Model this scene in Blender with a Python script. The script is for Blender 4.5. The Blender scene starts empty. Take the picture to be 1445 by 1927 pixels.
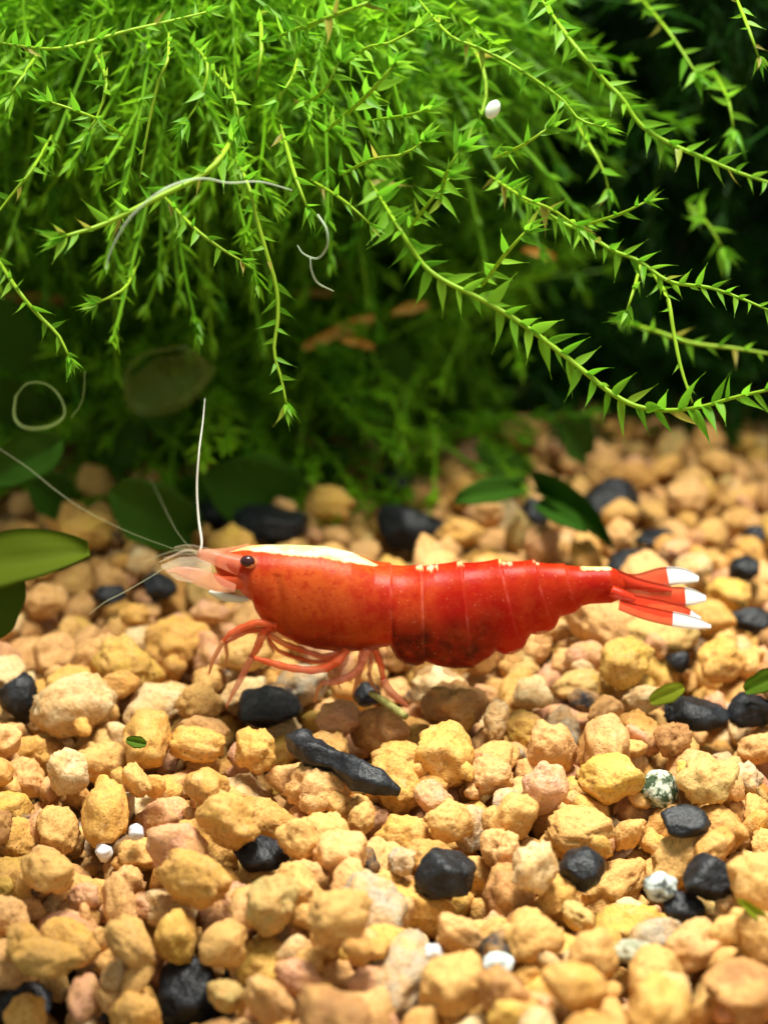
import bpy, bmesh, math, random
import numpy as np
from mathutils import Vector, Matrix, Quaternion, noise

# ------------------------------------------------------------------ camera, light, exposure (1 unit = 1 cm)
SC = bpy.context.scene
SC.unit_settings.scale_length = 0.01
PITCH = math.radians(20.0)
FPX = 3434.0                      # focal length in pixels of the 1445 x 1927 photograph
CAM = Vector((0, -7.88, 3.86))
cd = bpy.data.cameras.new('camera')
cam = bpy.data.objects.new('camera', cd)
SC.collection.objects.link(cam)
cam.location = CAM
cam.rotation_euler = (math.pi / 2 - PITCH, 0, 0)
cd.sensor_fit = 'VERTICAL'
cd.sensor_height = 24.0
cd.lens = 24.0 * FPX / 1927.0
cd.clip_start = .05
cd.clip_end = 500
cd.dof.use_dof = True
cd.dof.focus_distance = 8.1
cd.dof.aperture_fstop = .32
SC.camera = cam

w = bpy.data.worlds.new('World')
SC.world = w
w.use_nodes = True
bg = w.node_tree.nodes['Background']
bg.inputs[0].default_value = (.95, 1.0, .88, 1)
bg.inputs[1].default_value = .68

def area_lamp(name, loc, target, sx, sy, power, col):
    ld = bpy.data.lights.new(name, 'AREA')
    ld.shape = 'RECTANGLE'
    ld.size, ld.size_y = sx, sy
    ld.energy = power
    ld.color = col
    o = bpy.data.objects.new(name, ld)
    SC.collection.objects.link(o)
    o.location = loc
    o.rotation_euler = (Vector(target) - Vector(loc)).to_track_quat('-Z', 'Y').to_euler()
    return o
area_lamp('aquarium_lamp', (1.3, .2, 13.5), (0, .4, 0), 6.2, 3.4, 5800, (1.0, .955, .86))

SC.view_settings.view_transform = 'Standard'
SC.view_settings.look = 'None'
SC.view_settings.exposure = 0.0
SC.view_settings.gamma = 1.0
SC.cycles.use_denoising = True
SC.cycles.max_bounces = 8
SC.cycles.diffuse_bounces = 4
SC.cycles.transparent_max_bounces = 10
SC.cycles.caustics_reflective = False
SC.cycles.caustics_refractive = False

_F = Vector((0, math.cos(PITCH), -math.sin(PITCH)))
_U = Vector((0, math.sin(PITCH), math.cos(PITCH)))
def P(u, v, y=0.0):
    """the point of the plane Y = y seen at photograph pixel (u, v)"""
    r = _F + Vector((1, 0, 0)) * ((u - 722.5) / FPX) - _U * ((v - 963.5) / FPX)
    return CAM + r * ((y - CAM.y) / r.y)
def PG(u, v, z=0.0):
    r = _F + Vector((1, 0, 0)) * ((u - 722.5) / FPX) - _U * ((v - 963.5) / FPX)
    return CAM + r * ((z - CAM.z) / r.z)
def proj(p):
    d = Vector(p) - CAM
    t = d.dot(_F)
    return 722.5 + FPX * d.x / t, 963.5 - FPX * d.dot(_U) / t, t

# ------------------------------------------------------------------ helpers
def link(name, me, m=None, parent=None):
    o = bpy.data.objects.new(name, me)
    SC.collection.objects.link(o)
    if m is not None and me is not None and not me.materials:
        me.materials.append(m)
    if parent is not None:
        o.parent = parent
    return o
def tag(o, label=None, cat=None, group=None, kind=None):
    if label: o['label'] = label
    if cat: o['category'] = cat
    if group: o['group'] = group
    if kind: o['kind'] = kind
    return o
def empty(name, loc, label, cat, group=None):
    o = bpy.data.objects.new(name, None)
    SC.collection.objects.link(o)
    o.location = loc
    o.empty_display_size = .1
    return tag(o, label, cat, group)
def mesh_np(name, verts, faces, smooth=True):
    """verts n x 3, faces n x k array (k = 3 or 4)"""
    me = bpy.data.meshes.new(name)
    verts = np.asarray(verts, dtype=np.float32)
    faces = np.asarray(faces, dtype=np.int32)
    k = faces.shape[1]
    me.vertices.add(len(verts)); me.vertices.foreach_set('co', verts.ravel())
    me.loops.add(faces.size); me.loops.foreach_set('vertex_index', faces.ravel())
    me.polygons.add(len(faces))
    me.polygons.foreach_set('loop_start', np.arange(0, faces.size, k, dtype=np.int32))
    me.polygons.foreach_set('use_smooth', np.full(len(faces), smooth))
    me.update(calc_edges=True)
    me.validate()
    return me
def set_color(me, name, cols):
    a = me.color_attributes.new(name, 'FLOAT_COLOR', 'POINT')
    cols = np.asarray(cols, dtype=np.float32)
    if cols.shape[1] == 3:
        cols = np.hstack([cols, np.ones((len(cols), 1), np.float32)])
    a.data.foreach_set('color', cols.ravel())
def bm_mesh(name, bm, smooth=True):
    me = bpy.data.meshes.new(name)
    bm.to_mesh(me); bm.free()
    for p in me.polygons: p.use_smooth = smooth
    return me
def spline(pts, n):
    """Catmull-Rom through pts (tuples of any length), n samples evenly in length"""
    p = np.array(pts, float)
    if len(p) == 2:
        s = np.linspace(0, 1, n)[:, None]
        return p[0] * (1 - s) + p[1] * s
    q = np.vstack([2 * p[0] - p[1], p, 2 * p[-1] - p[-2]])
    out = []
    for i in range(len(p) - 1):
        a, b, c, d = q[i], q[i + 1], q[i + 2], q[i + 3]
        for t in np.linspace(0, 1, 24, endpoint=False):
            out.append(.5 * ((2 * b) + (c - a) * t + (2 * a - 5 * b + 4 * c - d) * t * t + (3 * b - a - 3 * c + d) * t ** 3))
    out.append(p[-1]); out = np.array(out)
    L = np.concatenate([[0], np.cumsum(np.linalg.norm(np.diff(out[:, :3], axis=0), axis=1))])
    s = np.linspace(0, L[-1], n)
    return np.stack([np.interp(s, L, out[:, k]) for k in range(p.shape[1])], 1)
def tube_arrays(path, rad, ns=8, flat=1.0, cap=True):
    path = np.asarray(path, float); n = len(path)
    rad = np.interp(np.linspace(0, 1, n), np.linspace(0, 1, len(rad)), rad) if np.ndim(rad) else np.full(n, rad)
    tan = np.gradient(path, axis=0); tan /= np.linalg.norm(tan, axis=1)[:, None] + 1e-9
    up = np.array([0, 1.0, .13]); V = []
    for i in range(n):
        a = np.cross(tan[i], up); la = np.linalg.norm(a)
        a = a / la if la > 1e-4 else np.array([1.0, 0, 0])
        b = np.cross(a, tan[i])
        for k in range(ns):
            th = 2 * math.pi * k / ns
            V.append(path[i] + rad[i] * (a * math.cos(th) + b * math.sin(th) * flat))
    Fq = []
    for i in range(n - 1):
        for k in range(ns):
            k2 = (k + 1) % ns
            Fq.append((i * ns + k, i * ns + k2, (i + 1) * ns + k2, (i + 1) * ns + k))
    V = np.array(V); Fq = np.array(Fq)
    if cap:
        c0 = len(V); V = np.vstack([V, path[0][None], path[-1][None]])
        ex = []
        for k in range(0, ns, 2):
            ex.append((c0, (k + 2) % ns, (k + 1) % ns, k))
            b0 = (n - 1) * ns
            ex.append((c0 + 1, b0 + k, b0 + (k + 1) % ns, b0 + (k + 2) % ns))
        Fq = np.vstack([Fq, np.array(ex)])
    return V, Fq
def tube(name, pts, rad, m, parent=None, n=28, ns=8, flat=1.0, origin=(0, 0, 0)):
    V, Fq = tube_arrays(spline(pts, n), rad, ns, flat)
    return link(name, mesh_np(name, V - np.array(origin), Fq), m, parent)

# ------------------------------------------------------------------ materials
def newmat(name):
    m = bpy.data.materials.new(name)
    m.use_nodes = True
    return m, m.node_tree.nodes, m.node_tree.links, m.node_tree.nodes['Principled BSDF']
def N(nodes, t, **kw):
    n = nodes.new(t)
    for k, v in kw.items():
        if k.startswith('i_'):
            n.inputs[k[2:].replace('_', ' ')].default_value = v
        else:
            setattr(n, k, v)
    return n
def mixc(nodes, links, fac, a, b, mode='MIX'):
    n = nodes.new('ShaderNodeMix'); n.data_type = 'RGBA'; n.blend_type = mode
    for s, v in ((0, fac), (6, a), (7, b)):
        if hasattr(v, 'is_output'): links.new(v, n.inputs[s])
        else: n.inputs[s].default_value = v
    return n.outputs[2]
def ramp(nodes, links, src, stops):
    r = nodes.new('ShaderNodeValToRGB')
    e = r.color_ramp.elements
    while len(e) < len(stops): e.new(.5)
    for i, (p, c) in enumerate(stops):
        e[i].position = p
        e[i].color = c if isinstance(c, tuple) else (c, c, c, 1)
    links.new(src, r.inputs[0])
    return r.outputs[0]
def noise_n(nodes, links, scale, detail=4, rough=.55, coord=None):
    n = N(nodes, 'ShaderNodeTexNoise'); n.inputs['Scale'].default_value = scale
    n.inputs['Detail'].default_value = detail; n.inputs['Roughness'].default_value = rough
    if coord is not None: links.new(coord, n.inputs['Vector'])
    return n

def clay_mat(name, use_attr):
    """fired clay granule: tint from the object colour or from the per-stone attribute, with grain, stains and pores"""
    m, n, l, b = newmat(name)
    if use_attr:
        tint = N(n, 'ShaderNodeAttribute', attribute_name='tint').outputs['Color']
    else:
        tint = N(n, 'ShaderNodeObjectInfo').outputs['Color']
    pos = N(n, 'ShaderNodeNewGeometry').outputs['Position']
    big = noise_n(n, l, 9, 3, .6, pos)
    fine = noise_n(n, l, 42, 5, .65, pos)
    spk = noise_n(n, l, 75, 2, .5, pos)
    c1 = mixc(n, l, ramp(n, l, big.outputs['Fac'], [(.38, 0.0), (.66, .75)]), tint, (.66, .37, .12, 1))
    c2 = mixc(n, l, ramp(n, l, fine.outputs['Fac'], [(.30, .65), (.50, 0.0)]), c1, (.30, .125, .035, 1))
    c3 = mixc(n, l, ramp(n, l, spk.outputs['Fac'], [(.26, .8), (.36, 0.0)]), c2, (.10, .05, .02, 1))
    pale = noise_n(n, l, 17, 3, .6, pos)
    c4 = mixc(n, l, ramp(n, l, pale.outputs['Fac'], [(.60, 0.0), (.75, .5)]), c3, (.72, .50, .25, 1))
    l.new(c4, b.inputs['Base Color'])
    b.inputs['Roughness'].default_value = .62
    b.inputs['Specular IOR Level'].default_value = .18
    bp = N(n, 'ShaderNodeBump'); bp.inputs['Strength'].default_value = 1.0; bp.inputs['Distance'].default_value = .012
    mx = N(n, 'ShaderNodeMath', operation='ADD')
    l.new(fine.outputs['Fac'], mx.inputs[0]); l.new(big.outputs['Fac'], mx.inputs[1])
    l.new(mx.outputs[0], bp.inputs['Height']); l.new(bp.outputs[0], b.inputs['Normal'])
    return m
M_CLAY = clay_mat('fired_clay', False)
M_CLAYS = clay_mat('fired_clay_bed', True)

def simple_stone(name, ca, cb, scale, rough, spec, bump=.6, lo=.4, hi=.6):
    m, n, l, b = newmat(name)
    pos = N(n, 'ShaderNodeNewGeometry').outputs['Position']
    t = noise_n(n, l, scale, 4, .6, pos)
    l.new(mixc(n, l, ramp(n, l, t.outputs['Fac'], [(lo, 0.0), (hi, 1.0)]), ca, cb), b.inputs['Base Color'])
    b.inputs['Roughness'].default_value = rough
    b.inputs['Specular IOR Level'].default_value = spec
    f = noise_n(n, l, 40, 4, .6, pos)
    bp = N(n, 'ShaderNodeBump'); bp.inputs['Strength'].default_value = bump; bp.inputs['Distance'].default_value = .01
    l.new(f.outputs['Fac'], bp.inputs['Height']); l.new(bp.outputs[0], b.inputs['Normal'])
    return m
M_BLACK = simple_stone('black_lava', (.007, .0085, .011, 1), (.026, .030, .037, 1), 16, .42, .35, 1.0, .45, .72)
M_MOSSY = simple_stone('algae_speckled_stone', (.03, .055, .02, 1), (.50, .54, .42, 1), 24, .6, .25, .9, .44, .56)
M_SPECK = simple_stone('pitted_pale_stone', (.05, .06, .055, 1), (.55, .62, .58, 1), 20, .5, .3, .9, .36, .5)
M_WHITE = simple_stone('pale_blue_stone', (.42, .50, .47, 1), (.62, .69, .68, 1), 18, .45, .4, .3)
M_GREYG = simple_stone('grey_green_stone', (.22, .23, .15, 1), (.42, .42, .30, 1), 15, .6, .25)
def quartz_mat():
    m, n, l, b = newmat('quartz')
    b.inputs['Base Color'].default_value = (.74, .76, .80, 1)
    b.inputs['Roughness'].default_value = .12
    b.inputs['Subsurface Weight'].default_value = .4
    b.inputs['Subsurface Radius'].default_value = (.05, .05, .05)
    return m
M_QUARTZ = quartz_mat()

def leaf_mat(name, ca, cb, trans=.45, rough=.45, use_attr=False, spec=.25, old=0.0):
    m, n, l, b = newmat(name)
    if use_attr:
        f = N(n, 'ShaderNodeAttribute', attribute_name='tint').outputs['Fac']
    else:
        f = N(n, 'ShaderNodeObjectInfo').outputs['Random']
    pos = N(n, 'ShaderNodeNewGeometry').outputs['Position']
    t = noise_n(n, l, 6, 2, .5, pos)
    c = mixc(n, l, f, ca, cb)
    c = mixc(n, l, ramp(n, l, t.outputs['Fac'], [(.35, 0.0), (.7, .5)]), c, ca)
    c = mixc(n, l, ramp(n, l, f, [(.93, 0.0), (.96, old)]), c, (.34, .26, .05, 1))
    l.new(c, b.inputs['Base Color'])
    b.inputs['Roughness'].default_value = rough
    b.inputs['Specular IOR Level'].default_value = spec
    tr = N(n, 'ShaderNodeBsdfTranslucent'); l.new(c, tr.inputs[0])
    mx = N(n, 'ShaderNodeMixShader'); mx.inputs[0].default_value = trans
    out = [q for q in n if q.type == 'OUTPUT_MATERIAL'][0]
    l.new(b.outputs[0], mx.inputs[1]); l.new(tr.outputs[0], mx.inputs[2]); l.new(mx.outputs[0], out.inputs[0])
    return m
M_LEAF = leaf_mat('moss_leaf', (.12, .38, .014, 1), (.27, .55, .035, 1), .62, old=.8)
M_STEM = leaf_mat('moss_stem', (.24, .44, .018, 1), (.36, .54, .035, 1), .4)
M_MASS = leaf_mat('moss_mass', (.05, .22, .006, 1), (.26, .54, .018, 1), .6, use_attr=True)
M_BROAD = leaf_mat('broad_leaf', (.06, .125, .004, 1), (.085, .16, .008, 1), .3, .6, False, .08)
M_OLIVE = leaf_mat('olive_leaf', (.085, .125, .005, 1), (.11, .155, .007, 1), .4, .6, False, .06)
M_DEEP = leaf_mat('shade_tinted_moss', (.012, .060, .004, 1), (.030, .13, .008, 1), .5, use_attr=True)  # moss colour darkened to paint in the deep shade at the back
M_YLEAF = leaf_mat('yellow_leaf', (.30, .38, .015, 1), (.36, .42, .02, 1), .4, .4)
M_DARKLEAF = leaf_mat('dark_leaf', (.030, .095, .008, 1), (.055, .135, .012, 1), .35, .6, False, .06)
M_TWIG = simple_stone('twig', (.16, .15, .035, 1), (.30, .28, .09, 1), 20, .6, .2)
M_STRAW = simple_stone('dry_leaf', (.42, .20, .035, 1), (.62, .38, .10, 1), 12, .6, .2)
def plain(name, col, rough=.5, spec=.3, alpha=1.0, sss=0.0, emit=None):
    m, n, l, b = newmat(name)
    b.inputs['Base Color'].default_value = col
    b.inputs['Roughness'].default_value = rough
    b.inputs['Specular IOR Level'].default_value = spec
    b.inputs['Alpha'].default_value = alpha
    if sss:
        b.inputs['Subsurface Weight'].default_value = sss
        b.inputs['Subsurface Radius'].default_value = (.08, .05, .03)
    return m
M_FIL = plain('pale_filament', (.50, .60, .42, 1), .4, .2, .38)
M_BACK = plain('black_backing', (.004, .006, .004, 1), .6, .1)
def ground_mat():
    m, n, l, b = newmat('gravel_floor')
    pos = N(n, 'ShaderNodeNewGeometry').outputs['Position']
    v = N(n, 'ShaderNodeTexVoronoi'); v.inputs['Scale'].default_value = 4.5; l.new(pos, v.inputs['Vector'])
    l.new(mixc(n, l, ramp(n, l, v.outputs['Distance'], [(.2, 0.0), (.6, 1.0)]), (.10, .055, .018, 1), (.02, .012, .005, 1)), b.inputs['Base Color'])
    b.inputs['Roughness'].default_value = .8
    bp = N(n, 'ShaderNodeBump'); bp.inputs['Strength'].default_value = 1; bp.inputs['Distance'].default_value = .15; bp.invert = True
    l.new(v.outputs['Distance'], bp.inputs['Height']); l.new(bp.outputs[0], b.inputs['Normal'])
    return m
M_GROUND = ground_mat()

# ------------------------------------------------------------------ setting: tank floor, dark back pane
def floor_z(x, y):
    z = -.66
    z -= .62 * math.exp(-(((x + 1.25) / .72) ** 2 + ((y + 2.45) / .62) ** 2) ** 1.5)
    z += .10 * math.sin(x * 1.3 + .5) * math.sin(y * .9 + 1) if abs(x) < 4 and y < 7 else 0
    return z
def build_floor():
    xs = np.linspace(-16, 16, 161); ys = np.linspace(-7, 15, 111)
    V = [(x, y, floor_z(x, y)) for y in ys for x in xs]
    nx = len(xs)
    Fq = [(j * nx + i, j * nx + i + 1, (j + 1) * nx + i + 1, (j + 1) * nx + i) for j in range(len(ys) - 1) for i in range(nx - 1)]
    tag(link('ground', mesh_np('ground', V, Fq), M_GROUND), kind='structure')
build_floor()
bm = bmesh.new(); bmesh.ops.create_cube(bm, size=1)
for v in bm.verts: v.co = Vector((v.co.x * 32, v.co.y * .4, v.co.z * 9.6))
bmesh.ops.bevel(bm, geom=bm.edges[:], offset=.05, segments=2, affect='EDGES')
bw = link('back_wall', bm_mesh('back_wall', bm, False), M_BACK)
bw.location = (0, 15.2, 3.3)
tag(bw, kind='structure')
# black panel added unseen above the frame to shade the front corner
bm = bmesh.new()
ring = [bm.verts.new(q + (3.86,)) for q in ((-1.9, -.95), (-1.1, -1.05), (-.4, -1.35), (.1, -2.0), (.4, -3.0), (-2.0, -5.2), (-5, -5.2), (-5, -.95))]
bmesh.ops.recalc_face_normals(bm, faces=[bm.faces.new(ring)])
ex = bmesh.ops.extrude_face_region(bm, geom=bm.faces[:])
for q in ex['geom']:
    if isinstance(q, bmesh.types.BMVert): q.co.z += .3
bmesh.ops.recalc_face_normals(bm, faces=bm.faces[:])
tag(link('corner_shade_panel', bm_mesh('corner_shade_panel', bm, False), M_BACK), kind='structure')

# ------------------------------------------------------------------ gravel
N_KIND = 22
def pebble_verts(kind, sub):
    """Rounded, chipped clay granule of unit mean diameter: ellipsoid, soft flat facets, lumps, pits."""
    rnd = random.Random(900 + kind)
    bm = bmesh.new()
    bmesh.ops.create_icosphere(bm, subdivisions=sub, radius=1.0)
    ax = [1.0 + rnd.uniform(0, .38), rnd.uniform(.82, 1.0), rnd.uniform(.6, .85)]
    angular = rnd.random()
    planes = []
    for _ in range(rnd.randint(8, 14)):
        n = Vector((rnd.gauss(0, 1), rnd.gauss(0, 1), rnd.gauss(0, 1))).normalized()
        planes.append((n, rnd.uniform(.66, .95)))
    pits = []
    for _ in range(rnd.randint(4, 11)):
        n = Vector((rnd.gauss(0, 1), rnd.gauss(0, 1), rnd.gauss(0, 1))).normalized()
        pits.append((n, rnd.uniform(.10, .34), rnd.uniform(.06, .17)))
    off = Vector((rnd.uniform(-50, 50), rnd.uniform(-50, 50), rnd.uniform(-50, 50)))
    rough = .06 + .10 * rnd.random()
    for v in bm.verts:
        d = v.co.normalized()
        r = 1.0
        for n, h in planes:                      # soft facets
            c = d.dot(n)
            if c > .25:
                lim = h / c
                if lim < r: r = lim + (r - lim) * (.18 - .14 * angular)
        r += .18 * noise.noise(d * 1.7 + off)
        n1 = noise.noise(d * 4.0 + off)
        r += rough * (1 - 2 * abs(n1)) * .8      # creases
        if sub > 2:
            r += rough * .55 * noise.noise(d * 9.0 + off)
            r += rough * .30 * noise.noise(d * 19.0 + off)
            for n, w, dep in pits:
                a = (d - n).length
                if a < w * 1.35:
                    t = a / w
                    r -= dep * max(0, 1 - t * t) - .22 * dep * math.exp(-((t - 1.1) / .16) ** 2)
        v.co = Vector((d.x * ax[0], d.y * ax[1], d.z * ax[2])) * r * .58
    return bm
def black_verts(kind):
    rnd = random.Random(300 + kind)
    bm = bmesh.new()
    bmesh.ops.create_icosphere(bm, subdivisions=4, radius=1.0)
    planes = []
    for _ in range(13):
        n = Vector((rnd.gauss(0, 1), rnd.gauss(0, 1), rnd.gauss(0, 1))).normalized()
        planes.append((n, rnd.uniform(.62, .92)))
    off = Vector((rnd.uniform(-50, 50), rnd.uniform(-50, 50), rnd.uniform(-50, 50)))
    for v in bm.verts:
        d = v.co.normalized(); r = 1.05 + .12 * noise.noise(d * 1.4 + off)
        for n, h in planes:
            c = d.dot(n)
            if c > .2 and h / c < r: r = h / c + (r - h / c) * .04
        r += .05 * noise.noise(d * 3.5 + off) + .05 * noise.noise(d * 9 + off) + .03 * noise.noise(d * 20 + off)
        v.co = d * r * .58
    return bm

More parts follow.
